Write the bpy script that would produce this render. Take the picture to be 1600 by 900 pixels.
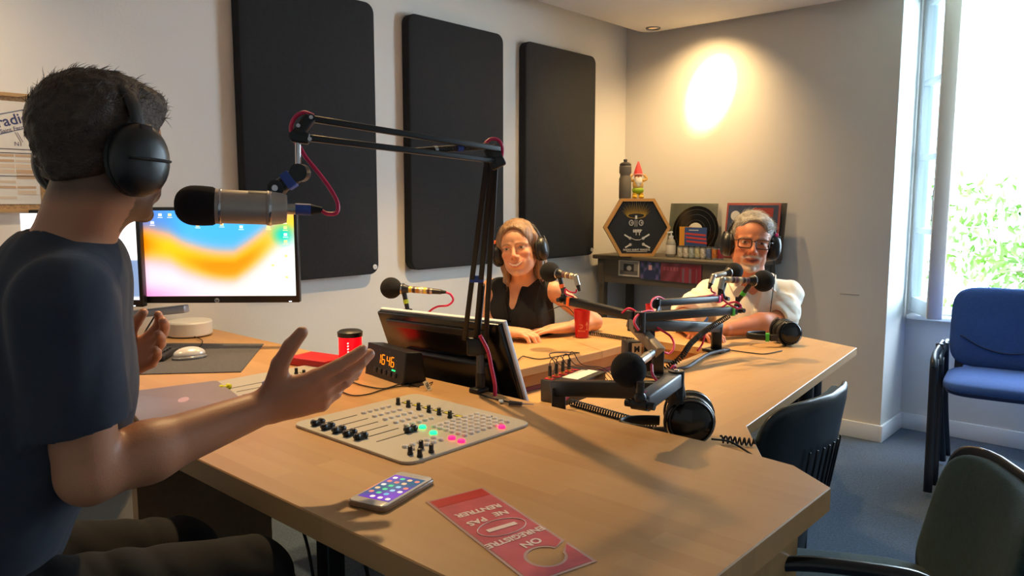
import bpy, bmesh, math, random
import numpy as np
from mathutils import Vector, Matrix, Euler, noise

for _o in list(bpy.data.objects):
    bpy.data.objects.remove(_o, do_unlink=True)
C = bpy.context.scene.collection
S = bpy.context.scene
pi = math.pi

# ---------------------------------------------------------------- camera
CAMH = 1.27
AZ = math.radians(41.8)
FPX = 1190.0
PITCH = math.atan(135 / FPX)
cam_d = bpy.data.cameras.new('camera')
cam_d.sensor_width = 36.0
cam_d.lens = FPX / 1600 * 36.0
cam_d.clip_start = 0.02
cam = bpy.data.objects.new('camera', cam_d)
C.objects.link(cam)
cam.location = (0, 0, CAMH)
cam.rotation_euler = (pi / 2 - PITCH, 0, AZ - pi / 2)
S.camera = cam

# ---------------------------------------------------------------- world, lights, exposure
S.view_settings.view_transform = 'Standard'
S.view_settings.look = 'None'
S.view_settings.gamma = 1.0
S.view_settings.use_curve_mapping = False
S.view_settings.exposure = 0.18

world = bpy.data.worlds.new('world')
S.world = world
world.use_nodes = True
_bg = world.node_tree.nodes['Background']
_bg.inputs['Color'].default_value = (0.66, 0.84, 1.0, 1)
_bg.inputs['Strength'].default_value = 17.0

def lamp(name, kind, loc, energy, color, target=None, size=0.1, spot=60, blend=0.6, shape=None, sy=None):
    d = bpy.data.lights.new(name, kind)
    d.energy = energy
    d.color = color
    if kind == 'SPOT':
        d.spot_size = math.radians(spot)
        d.spot_blend = blend
        d.shadow_soft_size = size
    elif kind == 'AREA':
        d.size = size
        if sy:
            d.shape = 'RECTANGLE'
            d.size_y = sy
    else:
        d.shadow_soft_size = size
    o = bpy.data.objects.new(name, d)
    C.objects.link(o)
    o.location = loc
    if target is not None:
        v = Vector(target) - Vector(loc)
        o.rotation_euler = v.to_track_quat('-Z', 'Y').to_euler()
    return o

WARM = (1.0, 0.66, 0.30)
WARM2 = (1.0, 0.72, 0.42)
portal = lamp('window_portal', 'AREA', (4.75, 0.45, 1.5), 1.0, (1, 1, 1), target=(0, 0.45, 1.5), size=1.5, sy=1.8)
portal.data.cycles.is_portal = True
# recessed ceiling downlights (warm)
lamp('spot_wall', 'SPOT', (3.93, 2.06, 2.29), 700, WARM, target=(4.235, 2.185, 1.97), size=0.02, spot=36, blend=1.0)
lamp('spot_wall_spill', 'SPOT', (3.90, 2.14, 2.29), 45, WARM, target=(4.235, 2.24, 1.5), size=0.02, spot=120, blend=1.0)
lamp('spot_guest_table', 'SPOT', (2.35, 1.75, 2.28), 125, WARM, target=(2.35, 1.85, 0.7), size=0.03, spot=95, blend=0.9)
lamp('spot_host_desk', 'SPOT', (1.45, 2.05, 2.28), 110, WARM, target=(1.25, 1.75, 0.7), size=0.03, spot=95, blend=0.9)
lamp('spot_far_table', 'SPOT', (3.0, 1.6, 2.28), 60, WARM, target=(3.0, 1.5, 0.7), size=0.03, spot=90, blend=0.9)
lamp('spot_left_wall', 'SPOT', (0.2, 2.2, 2.28), 42, WARM2, target=(0.3, 2.8, 1.2), size=0.04, spot=110, blend=1.0)
lamp('spot_corner', 'SPOT', (3.2, 2.2, 2.28), 40, WARM, target=(4.0, 2.6, 1.0), size=0.04, spot=100, blend=1.0)

# ---------------------------------------------------------------- helpers
_F = Vector((math.cos(AZ), math.sin(AZ), 0))
_R = Vector((math.sin(AZ), -math.cos(AZ), 0))
def _ray(u, v):
    x = (u - 800) / FPX
    y = -(v - 450) / FPX
    c, s = math.cos(PITCH), math.sin(PITCH)
    return _R * x + _F * (c + y * s) + Vector((0, 0, -s + y * c))
def at(u, v, d=None, z=None, x=None, y=None):
    """point in the room for a measured position of the photograph, at forward distance d or on a plane"""
    r = _ray(u, v)
    if z is not None: t = (z - CAMH) / r.z
    elif x is not None: t = x / r.x
    elif y is not None: t = y / r.y
    else: t = d / r.dot(_F)
    return Vector((0, 0, CAMH)) + r * t
V = Vector

def rgb(h):
    """sRGB 0-255 triple to linear"""
    o = []
    for c in h:
        c = c / 255.0
        o.append(c / 12.92 if c <= 0.04045 else ((c + 0.055) / 1.055) ** 2.4)
    return (*o, 1)

_M = {}
def mat(name, col=(128, 128, 128), rough=0.5, metal=0.0, var=0.0, vscale=20.0, bump=0.0, bscale=200.0, emit=None, estr=0.0,
        trans=0.0, sheen=0.0, coat=0.0, sss=0.0, alpha=1.0, stretch=None, spec=None, ior=None):
    if name in _M: return _M[name]
    m = bpy.data.materials.new(name)
    m.use_nodes = True
    nt = m.node_tree
    b = nt.nodes['Principled BSDF']
    c = rgb(col)
    b.inputs['Base Color'].default_value = c
    b.inputs['Roughness'].default_value = rough
    b.inputs['Metallic'].default_value = metal
    b.inputs['Transmission Weight'].default_value = trans
    b.inputs['Sheen Weight'].default_value = sheen
    b.inputs['Coat Weight'].default_value = coat
    b.inputs['Alpha'].default_value = alpha
    if spec is not None: b.inputs['Specular IOR Level'].default_value = spec
    if ior is not None: b.inputs['IOR'].default_value = ior
    if sss:
        b.inputs['Subsurface Weight'].default_value = sss
        b.inputs['Subsurface Radius'].default_value = (0.02, 0.008, 0.004)
        b.inputs['Subsurface Scale'].default_value = 0.5
    if emit:
        b.inputs['Emission Color'].default_value = rgb(emit)
        b.inputs['Emission Strength'].default_value = estr
    tc = nt.nodes.new('ShaderNodeTexCoord')
    mp = nt.nodes.new('ShaderNodeMapping')
    nt.links.new(tc.outputs['Object'], mp.inputs['Vector'])
    if stretch: mp.inputs['Scale'].default_value = stretch
    if var:
        n = nt.nodes.new('ShaderNodeTexNoise')
        n.inputs['Scale'].default_value = vscale
        n.inputs['Detail'].default_value = 4
        nt.links.new(mp.outputs[0], n.inputs['Vector'])
        r = nt.nodes.new('ShaderNodeValToRGB')
        r.color_ramp.elements[0].position = 0.3
        r.color_ramp.elements[1].position = 0.7
        r.color_ramp.elements[0].color = tuple(max(0, k * (1 - var)) for k in c[:3]) + (1,)
        r.color_ramp.elements[1].color = tuple(min(1, k * (1 + var)) for k in c[:3]) + (1,)
        nt.links.new(n.outputs['Fac'], r.inputs['Fac'])
        nt.links.new(r.outputs['Color'], b.inputs['Base Color'])
    if bump:
        n2 = nt.nodes.new('ShaderNodeTexNoise')
        n2.inputs['Scale'].default_value = bscale
        n2.inputs['Detail'].default_value = 3
        nt.links.new(mp.outputs[0], n2.inputs['Vector'])
        bm_ = nt.nodes.new('ShaderNodeBump')
        bm_.inputs['Strength'].default_value = bump
        bm_.inputs['Distance'].default_value = 0.01
        nt.links.new(n2.outputs['Fac'], bm_.inputs['Height'])
        nt.links.new(bm_.outputs[0], b.inputs['Normal'])
    _M[name] = m
    return m

def colmat(name, rough=0.55, bump=0.0, bscale=300.0, sss=0.0, sheen=0.0, emit=0.0, coat=0.0):
    """material that takes its base colour from the mesh's own colour attribute 'Col' (skin, printed covers, screens)"""
    if name in _M: return _M[name]
    m = mat(name, rough=rough, bump=bump, bscale=bscale, sss=sss, sheen=sheen, coat=coat)
    nt = m.node_tree
    b = nt.nodes['Principled BSDF']
    a = nt.nodes.new('ShaderNodeVertexColor')
    a.layer_name = 'Col'
    nt.links.new(a.outputs['Color'], b.inputs['Base Color'])
    if emit:
        b.inputs['Base Color'].default_value = (0, 0, 0, 1)
        nt.links.new(a.outputs['Color'], b.inputs['Emission Color'])
        b.inputs['Emission Strength'].default_value = emit
    return m

def wood(name, c1, c2, along='Y', blocks=True, rough=0.42):
    if name in _M: return _M[name]
    m = bpy.data.materials.new(name); m.use_nodes = True
    nt = m.node_tree; b = nt.nodes['Principled BSDF']
    b.inputs['Roughness'].default_value = rough
    tc = nt.nodes.new('ShaderNodeTexCoord')
    mp = nt.nodes.new('ShaderNodeMapping')
    nt.links.new(tc.outputs['Object'], mp.inputs['Vector'])
    if along == 'Y': mp.inputs['Rotation'].default_value = (0, 0, pi / 2)
    if along == 'Z': mp.inputs['Rotation'].default_value = (0, pi / 2, 0)
    n = nt.nodes.new('ShaderNodeTexNoise'); n.inputs['Scale'].default_value = 6; n.inputs['Detail'].default_value = 5
    mp2 = nt.nodes.new('ShaderNodeMapping'); mp2.inputs['Scale'].default_value = (1, 9, 9)
    nt.links.new(mp.outputs[0], mp2.inputs['Vector']); nt.links.new(mp2.outputs[0], n.inputs['Vector'])
    mix = nt.nodes.new('ShaderNodeMix'); mix.data_type = 'RGBA'
    mix.inputs[6].default_value = rgb(c1); mix.inputs[7].default_value = rgb(c2)
    if blocks:
        br = nt.nodes.new('ShaderNodeTexBrick')
        br.inputs['Color1'].default_value = (0.15, 0.15, 0.15, 1); br.inputs['Color2'].default_value = (0.85, 0.85, 0.85, 1)
        br.inputs['Mortar'].default_value = (0.5, 0.5, 0.5, 1)
        br.inputs['Scale'].default_value = 1.0
        br.inputs['Mortar Size'].default_value = 0.0004
        br.inputs['Brick Width'].default_value = 0.42; br.inputs['Row Height'].default_value = 0.045
        nt.links.new(mp.outputs[0], br.inputs['Vector'])
        ad = nt.nodes.new('ShaderNodeMix'); ad.data_type = 'RGBA'; ad.inputs[0].default_value = 0.45
        nt.links.new(br.outputs['Color'], ad.inputs[6]); nt.links.new(n.outputs['Color'], ad.inputs[7])
        bw = nt.nodes.new('ShaderNodeRGBToBW'); nt.links.new(ad.outputs[2], bw.inputs[0])
        nt.links.new(bw.outputs[0], mix.inputs[0])
    else:
        nt.links.new(n.outputs['Fac'], mix.inputs[0])
    nt.links.new(mix.outputs[2], b.inputs['Base Color'])
    _M[name] = m
    return m

def frame(axis, up=(0, 0, 1)):
    """rotation matrix whose Z is axis"""
    z = Vector(axis).normalized()
    u = Vector(up)
    if abs(z.dot(u.normalized())) > 0.999: u = Vector((1, 0, 0))
    x = u.cross(z).normalized()
    y = z.cross(x)
    return Matrix((x, y, z)).transposed()

class MB:
    """collects shapes, then links them as one mesh object"""
    def __init__(s): s.v = []; s.f = []; s.m = []; s.sm = []; s.col = {}
    def add(s, vs, fs, mi=0, smooth=False):
        o = len(s.v)
        s.v += [tuple(p) for p in vs]
        s.f += [tuple(i + o for i in f) for f in fs]
        s.m += [mi] * len(fs); s.sm += [smooth] * len(fs)
        return s
    def bm(s, bm, M=None, mi=0, smooth=False):
        if M is not None: bmesh.ops.transform(bm, matrix=M, verts=bm.verts)
        bm.verts.index_update()
        s.add([v.co[:] for v in bm.verts], [[v.index for v in f.verts] for f in bm.faces], mi, smooth)
        bm.free(); return s
    def box(s, c, size, R=None, bev=0.0, seg=2, mi=0, smooth=None):
        bm = bmesh.new()
        bmesh.ops.create_cube(bm, size=1)
        bmesh.ops.scale(bm, vec=size, verts=bm.verts)
        if bev > 0:
            bmesh.ops.bevel(bm, geom=bm.edges[:], offset=min(bev, min(size) * 0.49), segments=seg, profile=0.5, affect='EDGES')
        M = Matrix.Translation(c)
        if R is not None: M = M @ (R.to_4x4() if len(R) == 3 else R)
        return s.bm(bm, M, mi, (bev > 0) if smooth is None else smooth)
    def bar(s, a, b, w, t, bev=0.0, up=(0, 0, 1), mi=0):
        """box from a to b, w wide (sideways), t thick (along up)"""
        a = Vector(a); b = Vector(b); R = frame(b - a, up)
        return s.box((a + b) / 2, (w, t, (b - a).length), R, bev, mi=mi)
    def prism(s, pts, z0, z1, bev=0.0, R=None, loc=(0, 0, 0), mi=0, seg=2, smooth=None):
        bm = bmesh.new()
        n = len(pts)
        bot = [bm.verts.new((p[0], p[1], z0)) for p in pts]
        top = [bm.verts.new((p[0], p[1], z1)) for p in pts]
        f = bm.faces.new(top); f2 = bm.faces.new(list(reversed(bot)))
        for i in range(n): bm.faces.new((bot[i], bot[(i + 1) % n], top[(i + 1) % n], top[i]))
        bmesh.ops.recalc_face_normals(bm, faces=bm.faces)
        if bev > 0:
            ed = [e for e in bm.edges if all(abs(v.co.z - z1) < 1e-6 for v in e.verts) or all(abs(v.co.z - z0) < 1e-6 for v in e.verts)]
            bmesh.ops.bevel(bm, geom=ed, offset=bev, segments=seg, profile=0.5, affect='EDGES')
        M = Matrix.Translation(loc)
        if R is not None: M = M @ R.to_4x4()
        return s.bm(bm, M, mi, (bev > 0 and n > 8) if smooth is None else smooth)
    def cyl(s, a, b, r1, r2=None, n=20, mi=0, cap=True, smooth=True):
        a = Vector(a); b = Vector(b); r2 = r1 if r2 is None else r2
        return s.lathe([(0, 0)] * 0 + ([(0.0001, 0)] if cap else []) + [(r1, 0), (r2, (b - a).length)] + ([(0.0001, (b - a).length)] if cap else []),
                       a, b - a, n, mi, smooth)
    def lathe(s, prof, loc=(0, 0, 0), axis=(0, 0, 1), n=24, mi=0, smooth=True):
        R = frame(axis); loc = Vector(loc)
        vs = []; fs = []
        # doubled rings at sharp corners keep the shading crisp
        pr = []
        for i, p in enumerate(prof):
            pr.append(p)
            if 0 < i < len(prof) - 1:
                a = Vector((p[0] - prof[i - 1][0], p[1] - prof[i - 1][1])); b = Vector((prof[i + 1][0] - p[0], prof[i + 1][1] - p[1]))
                if a.length > 1e-6 and b.length > 1e-6 and a.angle(b) > 0.6: pr.append(None); pr.append(p)
        rows = []
        for p in pr:
            if p is None: rows.append(None); continue
            rows.append(len(vs))
            for k in range(n):
                t = 2 * pi * k / n
                vs.append(loc + R @ Vector((p[0] * math.cos(t), p[0] * math.sin(t), p[1])))
        for i in range(len(rows) - 1):
            if rows[i] is None or rows[i + 1] is None: continue
            a, b = rows[i], rows[i + 1]
            for k in range(n):
                k2 = (k + 1) % n
                fs.append((a + k, a + k2, b + k2, b + k))
        return s.add(vs, fs, mi, smooth)
    def ball(s, c, r, R=None, n=24, m=14, mi=0, cut=None):
        """ellipsoid; r scalar or 3-vector"""
        r = (r, r, r) if not hasattr(r, '__len__') else r
        R = R or Matrix.Identity(3); c = Vector(c)
        vs = [c + R @ Vector((0, 0, r[2]))]
        for j in range(1, m):
            t = pi * j / m
            for k in range(n):
                p = 2 * pi * k / n
                vs.append(c + R @ Vector((r[0] * math.sin(t) * math.cos(p), r[1] * math.sin(t) * math.sin(p), r[2] * math.cos(t))))
        vs.append(c + R @ Vector((0, 0, -r[2])))
        fs = [(0, 1 + k, 1 + (k + 1) % n) for k in range(n)]
        for j in range(m - 2):
            for k in range(n):
                a = 1 + j * n; b = a + n
                fs.append((a + k, b + k, b + (k + 1) % n, a + (k + 1) % n))
        l = 1 + (m - 2) * n
        fs += [(len(vs) - 1, l + (k + 1) % n, l + k) for k in range(n)]
        return s.add(vs, fs, mi, True)
    def tube(s, pts, r, n=10, smooth_n=0, mi=0, closed=False, flat=None):
        """r: scalar or list; flat: (w, t) for a ribbon section"""
        pts = [Vector(p) for p in pts]
        rs = list(r) if hasattr(r, '__len__') else [r] * len(pts)
        if smooth_n:
            q = []; rr = []
            N = len(pts)
            for i in range(N if closed else N - 1):
                p0 = pts[(i - 1) % N] if closed or i > 0 else pts[i] * 2 - pts[i + 1]
                p1 = pts[i]; p2 = pts[(i + 1) % N]
                p3 = pts[(i + 2) % N] if closed or i + 2 < N else p2 * 2 - p1
                for k in range(smooth_n):
                    t = k / smooth_n
                    q.append(0.5 * ((2 * p1) + (p2 - p0) * t + (2 * p0 - 5 * p1 + 4 * p2 - p3) * t * t + (3 * p1 - p0 - 3 * p2 + p3) * t ** 3))
                    rr.append(rs[i] * (1 - t) + rs[(i + 1) % N] * t)
            if not closed: q.append(pts[-1]); rr.append(rs[-1])
            pts, rs = q, rr
        N = len(pts); vs = []; fs = []
        up = None
        for i in range(N):
            if closed: d = pts[(i + 1) % N] - pts[i - 1]
            else: d = pts[min(i + 1, N - 1)] - pts[max(i - 1, 0)]
            if d.length < 1e-9: d = Vector((0, 0, 1))
            d.normalize()
            if up is None:
                up = Vector((0, 0, 1)) if abs(d.z) < 0.9 else Vector((1, 0, 0))
            x = up.cross(d)
            if x.length < 1e-6: x = Vector((1, 0, 0)).cross(d)
            x.normalize(); y = d.cross(x); up = y
            for k in range(n):
                t = 2 * pi * k / n
                a, b = (rs[i], rs[i]) if flat is None else (flat[0], flat[1])
                vs.append(pts[i] + x * a * math.cos(t) + y * b * math.sin(t))
        for i in range(N if closed else N - 1):
            a = i * n; b = ((i + 1) % N) * n
            for k in range(n): fs.append((a + k, a + (k + 1) % n, b + (k + 1) % n, b + k))
        if not closed:
            fs.append(tuple(range(n - 1, -1, -1))); fs.append(tuple((N - 1) * n + k for k in range(n)))
        return s.add(vs, fs, mi, True)
    def coil(s, pts, R_, pitch, r, n=6, per=10, mi=0, smooth_n=8):
        """coiled cable along a path"""
        t = MB().tube(pts, 0.001, n=3, smooth_n=smooth_n)
        path = [sum((Vector(t.v[i * 3 + k]) for k in range(3)), Vector()) / 3 for i in range(len(t.v) // 3)]
        out = []; ph = 0
        for i in range(len(path) - 1):
            a, b = path[i], path[i + 1]; L = (b - a).length
            if L < 1e-7: continue
            M = frame(b - a); st = max(1, int(L / pitch * per))
            for k in range(st):
                ph += 2 * pi * L / pitch / st
                out.append(a + (b - a) * k / st + M @ Vector((math.cos(ph) * R_, math.sin(ph) * R_, 0)))
        return s.tube(out, r, n=n, mi=mi)
    def text(s, txt, M, size=0.05, depth=0.0005, mi=0, align='CENTER', bold=0.0):
        cu = bpy.data.curves.new('t', 'FONT'); cu.body = txt; cu.size = size; cu.extrude = depth; cu.align_x = align; cu.align_y = 'CENTER'
        cu.offset = bold; cu.resolution_u = 3
        ob = bpy.data.objects.new('t', cu); C.objects.link(ob)
        dg = bpy.context.evaluated_depsgraph_get()
        me = bpy.data.meshes.new_from_object(ob.evaluated_get(dg))
        M = M.to_4x4() if len(M) == 3 else M
        s.add([(M @ v.co)[:] for v in me.vertices], [tuple(p.vertices) for p in me.polygons], mi, False)
        bpy.data.objects.remove(ob); bpy.data.curves.remove(cu); bpy.data.meshes.remove(me)
        return s
    def build(s, name, mats, parent=None, world=False, origin=None, cols=None):
        me = bpy.data.meshes.new(name)
        vs = s.v
        if parent is not None and world:
            W = parent.matrix_basis.copy(); p = parent.parent
            while p is not None: W = p.matrix_basis @ W; p = p.parent
            Wi = W.inverted()
            vs = [(Wi @ Vector(p))[:] for p in vs]
        o = bpy.data.objects.new(name, me)
        if parent is None:
            if origin is None:
                a = np.array(vs); lo = a.min(0); hi = a.max(0)
                origin = ((lo[0] + hi[0]) / 2, (lo[1] + hi[1]) / 2, lo[2])
            vs = [(p[0] - origin[0], p[1] - origin[1], p[2] - origin[2]) for p in vs]
            o.location = origin
        me.from_pydata(vs, [], s.f)
        if not isinstance(mats, (list, tuple)): mats = [mats]
        for m in mats: me.materials.append(m)
        me.polygons.foreach_set('material_index', s.m)
        me.polygons.foreach_set('use_smooth', s.sm)
        if cols is not None:
            ca = me.color_attributes.new('Col', 'FLOAT_COLOR', 'POINT')
            ca.data.foreach_set('color', np.asarray(cols, dtype=np.float32).ravel())
        me.update()
        C.objects.link(o)
        o.parent = parent
        return o

def tag(o, label=None, cat=None, group=None, kind=None):
    if label: o['label'] = label
    if cat: o['category'] = cat
    if group: o['group'] = group
    if kind: o['kind'] = kind
    return o
def thing(name, label, cat, loc=(0, 0, 0), rot=(0, 0, 0), group=None):
    o = bpy.data.objects.new(name, None)
    o.empty_display_size = 0.05
    C.objects.link(o)
    o.rotation_mode = 'XYZ'
    o.location = loc
    o.rotation_euler = rot if hasattr(rot, '__len__') else (0, 0, rot)
    bpy.context.view_layer.update()
    o.matrix_basis = Matrix.Translation(loc) @ Euler(o.rotation_euler).to_matrix().to_4x4()
    return tag(o, label, cat, group)
def struct(name, mb, m, label=None, **k):
    o = mb.build(name, m, **k); o['kind'] = 'structure'
    if label: o['label'] = label
    return o
def kids(o): return [c for c in bpy.data.objects if c.parent == o]
def dup(o, loc=None, rotz=None, label=None, group=None, parent=None):
    c = o.copy(); C.objects.link(c)
    if parent is not None: c.parent = parent
    if loc is not None: c.location = loc
    if rotz is not None: c.rotation_euler = (0, 0, rotz) if not hasattr(rotz, '__len__') else rotz
    if label: c['label'] = label
    if group: c['group'] = group
    for ch in kids(o):
        dup(ch, parent=c)
    return c

def rrect(w, h, r, n=6, cx=0, cy=0):
    pts = []
    for (sx, sy, a0) in ((1, 1, 0), (-1, 1, pi / 2), (-1, -1, pi), (1, -1, 1.5 * pi)):
        for k in range(n + 1):
            a = a0 + (pi / 2) * k / n
            pts.append((cx + sx * (w / 2 - r) + r * math.cos(a), cy + sy * (h / 2 - r) + r * math.sin(a)))
    return pts

# ---------------------------------------------------------------- smooth signed-distance modelling for bodies, clothes and hair
class SDF:
    def __init__(s, lo, hi, h):
        s.lo = np.array(lo, float); s.h = h
        s.n = np.ceil((np.array(hi) - s.lo) / h).astype(int) + 1
        s.D = np.full(tuple(s.n), 1.0, np.float32)
    def win(s, lo, hi):
        a = np.clip(np.floor((np.array(lo) - s.lo) / s.h).astype(int), 0, s.n)
        b = np.clip(np.ceil((np.array(hi) - s.lo) / s.h).astype(int) + 1, 0, s.n)
        if (b <= a).any(): return None
        sl = tuple(slice(int(i), int(j)) for i, j in zip(a, b))
        X = np.meshgrid(*[(np.arange(i, j) * s.h + l).astype(np.float32) for i, j, l in zip(a, b, s.lo)], indexing='ij', sparse=True)
        return sl, X
    def _mix(s, sl, d, k, op):
        A = s.D[sl]
        if op == 'add':
            if k <= 0: s.D[sl] = np.minimum(A, d)
            else:
                h = np.maximum(k - np.abs(A - d), 0) / k
                s.D[sl] = np.minimum(A, d) - h * h * k * 0.25
        else:
            d = -d
            if k <= 0: s.D[sl] = np.maximum(A, d)
            else:
                h = np.maximum(k - np.abs(A - d), 0) / k
                s.D[sl] = np.maximum(A, d) + h * h * k * 0.25
    def ell(s, c, r, R=None, k=0.01, op='add'):
        c = np.array(c, float); r = np.array(r if hasattr(r, '__len__') else (r, r, r), float)
        m = r.max() + k + 3 * s.h
        w = s.win(c - m, c + m)
        if w is None: return s
        sl, (X, Y, Z) = w
        X = X - c[0]; Y = Y - c[1]; Z = Z - c[2]
        if R is not None:
            R = np.array(R)
            X, Y, Z = (R[0, 0] * X + R[1, 0] * Y + R[2, 0] * Z, R[0, 1] * X + R[1, 1] * Y + R[2, 1] * Z, R[0, 2] * X + R[1, 2] * Y + R[2, 2] * Z)
        k0 = np.sqrt((X / r[0]) ** 2 + (Y / r[1]) ** 2 + (Z / r[2]) ** 2)
        k1 = np.sqrt((X / r[0] ** 2) ** 2 + (Y / r[1] ** 2) ** 2 + (Z / r[2] ** 2) ** 2) + 1e-9
        s._mix(sl, k0 * (k0 - 1) / k1, k, op)
        return s
    def cone(s, a, b, ra, rb, k=0.01, op='add', flat=None):
        """tapered capsule; flat=(axis, factor) squashes it along a world axis direction"""
        a = np.array(a, float); b = np.array(b, float)
        m = max(ra, rb) * (1 if flat is None else max(1, 1 / flat[1])) + k + 3 * s.h
        w = s.win(np.minimum(a, b) - m, np.maximum(a, b) + m)
        if w is None: return s
        sl, (X, Y, Z) = w
        d = b - a; L2 = d.dot(d) + 1e-12
        px, py, pz = X - a[0], Y - a[1], Z - a[2]
        t = np.clip((px * d[0] + py * d[1] + pz * d[2]) / L2, 0, 1)
        qx, qy, qz = px - t * d[0], py - t * d[1], pz - t * d[2]
        if flat is not None:
            ax = np.array(flat[0], float); ax /= np.linalg.norm(ax)
            c = qx * ax[0] + qy * ax[1] + qz * ax[2]
            g = flat[1] - 1
            qx, qy, qz = qx + c * g * ax[0], qy + c * g * ax[1], qz + c * g * ax[2]
        s._mix(sl, np.sqrt(qx * qx + qy * qy + qz * qz) - (ra + (rb - ra) * t), k, op)
        return s
    def chain(s, pts, rs, k=0.01, op='add', flat=None):
        for i in range(len(pts) - 1): s.cone(pts[i], pts[i + 1], rs[i], rs[i + 1], k, op, flat)
        return s
    def plane(s, p, n, k=0.0, lo=None, hi=None):
        """cut away the side the normal n points to"""
        w = s.win(lo if lo is not None else s.lo, hi if hi is not None else s.lo + s.n * s.h)
        if w is None: return s
        sl, (X, Y, Z) = w
        n = np.array(n, float); n /= np.linalg.norm(n)
        d = -((X - p[0]) * n[0] + (Y - p[1]) * n[1] + (Z - p[2]) * n[2])
        s._mix(sl, d, k, 'sub')
        return s
    def warp(s, fn):
        """fn(X, Y, Z) is added to the distance"""
        sl, (X, Y, Z) = s.win(s.lo, s.lo + s.n * s.h)
        s.D[sl] += fn(X, Y, Z).astype(np.float32)
        return s
    def mesh(s):
        D = s.D
        D[0] = D[-1] = 1; D[:, 0] = D[:, -1] = 1; D[:, :, 0] = D[:, :, -1] = 1
        I = D < 0
        cnt = np.zeros(tuple(k - 1 for k in D.shape), np.int8)
        for a in (0, 1):
            for b in (0, 1):
                for c in (0, 1):
                    cnt += I[a:D.shape[0] - 1 + a, b:D.shape[1] - 1 + b, c:D.shape[2] - 1 + c]
        act = (cnt > 0) & (cnt < 8)
        A = np.argwhere(act)
        idx = np.full(act.shape, -1, np.int64); idx[act] = np.arange(len(A))
        acc = np.zeros((len(A), 3)); num = np.zeros(len(A))
        cs = [(0, 0, 0), (1, 0, 0), (0, 1, 0), (0, 0, 1), (1, 1, 0), (1, 0, 1), (0, 1, 1), (1, 1, 1)]
        for i in range(8):
            for j in range(i + 1, 8):
                a = np.array(cs[i]); b = np.array(cs[j])
                if abs(a - b).sum() != 1: continue
                da = D[tuple((A + a).T)]; db = D[tuple((A + b).T)]
                x = (da < 0) != (db < 0)
                t = np.where(x, da / np.where(x, da - db, 1), 0)
                acc += x[:, None] * (a + t[:, None] * (b - a)); num += x
        P = s.lo + (A + acc / num[:, None]) * s.h
        Q = []
        for ax in range(3):
            o1, o2 = [(1, 2), (2, 0), (0, 1)][ax]
            sh = list(D.shape); 
            s0 = [slice(1, -1)] * 3; s1 = [slice(1, -1)] * 3
            s0[ax] = slice(0, -1); s1[ax] = slice(1, None)
            e0 = I[tuple(s0)]; e1 = I[tuple(s1)]
            E_ = np.argwhere(e0 != e1)
            if not len(E_): continue
            flip = e0[tuple(E_.T)]
            off = np.array([1, 1, 1]); off[ax] = 0
            E_ = E_ + off
            u1 = np.zeros(3, int); u1[o1] = 1; u2 = np.zeros(3, int); u2[o2] = 1
            q = np.stack([idx[tuple((E_ - u1 - u2).T)], idx[tuple((E_ - u2).T)], idx[tuple(E_.T)], idx[tuple((E_ - u1).T)]], 1)
            q = np.where(flip[:, None], q, q[:, ::-1])
            Q.append(q)
        Q = np.concatenate(Q)
        return P, Q
    def build(s, name, m, parent=None, cols=None, origin=None, relax=1):
        P, Q = s.mesh()
        if relax:   # one gentle smoothing pass
            for _ in range(relax):
                acc = np.zeros_like(P); n = np.zeros(len(P))
                for a, b in ((0, 1), (1, 2), (2, 3), (3, 0)):
                    np.add.at(acc, Q[:, a], P[Q[:, b]]); np.add.at(n, Q[:, a], 1)
                    np.add.at(acc, Q[:, b], P[Q[:, a]]); np.add.at(n, Q[:, b], 1)
                P = P * 0.5 + 0.5 * acc / n[:, None]
        me = bpy.data.meshes.new(name)
        col = cols(P) if callable(cols) else None
        off = np.array(origin if origin is not None else (0, 0, 0), float)
        if parent is not None: off = np.array(parent.location)
        me.vertices.add(len(P)); me.vertices.foreach_set('co', (P - off).astype(np.float32).ravel())
        me.loops.add(len(Q) * 4); me.loops.foreach_set('vertex_index', Q.astype(np.int32).ravel())
        me.polygons.add(len(Q))
        me.polygons.foreach_set('loop_start', np.arange(0, len(Q) * 4, 4, dtype=np.int32))
        me.update(calc_edges=True); me.validate()
        me.polygons.foreach_set('use_smooth', np.ones(len(me.polygons), bool))
        me.materials.append(m)
        if col is not None:
            ca = me.color_attributes.new('Col', 'FLOAT_COLOR', 'POINT')
            c4 = np.ones((len(P), 4), np.float32); c4[:, :3] = col
            ca.data.foreach_set('color', c4.ravel())
        o = bpy.data.objects.new(name, me); C.objects.link(o)
        o.parent = parent
        if parent is None: o.location = off
        return o

# ================================================================ THE ROOM
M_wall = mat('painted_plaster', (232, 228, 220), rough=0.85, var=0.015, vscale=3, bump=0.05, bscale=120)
M_wallb = mat('painted_plaster_shaded', (216, 213, 208), rough=0.85, var=0.015, vscale=3, bump=0.05, bscale=120)  # same white as the other walls, darkened to stand for shade
M_white = mat('white_gloss_paint', (232, 234, 236), rough=0.35)
M_ceil = mat('ceiling_paint', (225, 222, 218), rough=0.9)
def carpet():
    m = mat('blue_carpet', (62, 84, 108), rough=0.95, var=0.45, vscale=110, bump=0.8, bscale=300, sheen=0.2)
    return m
M_carpet = carpet()

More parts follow.
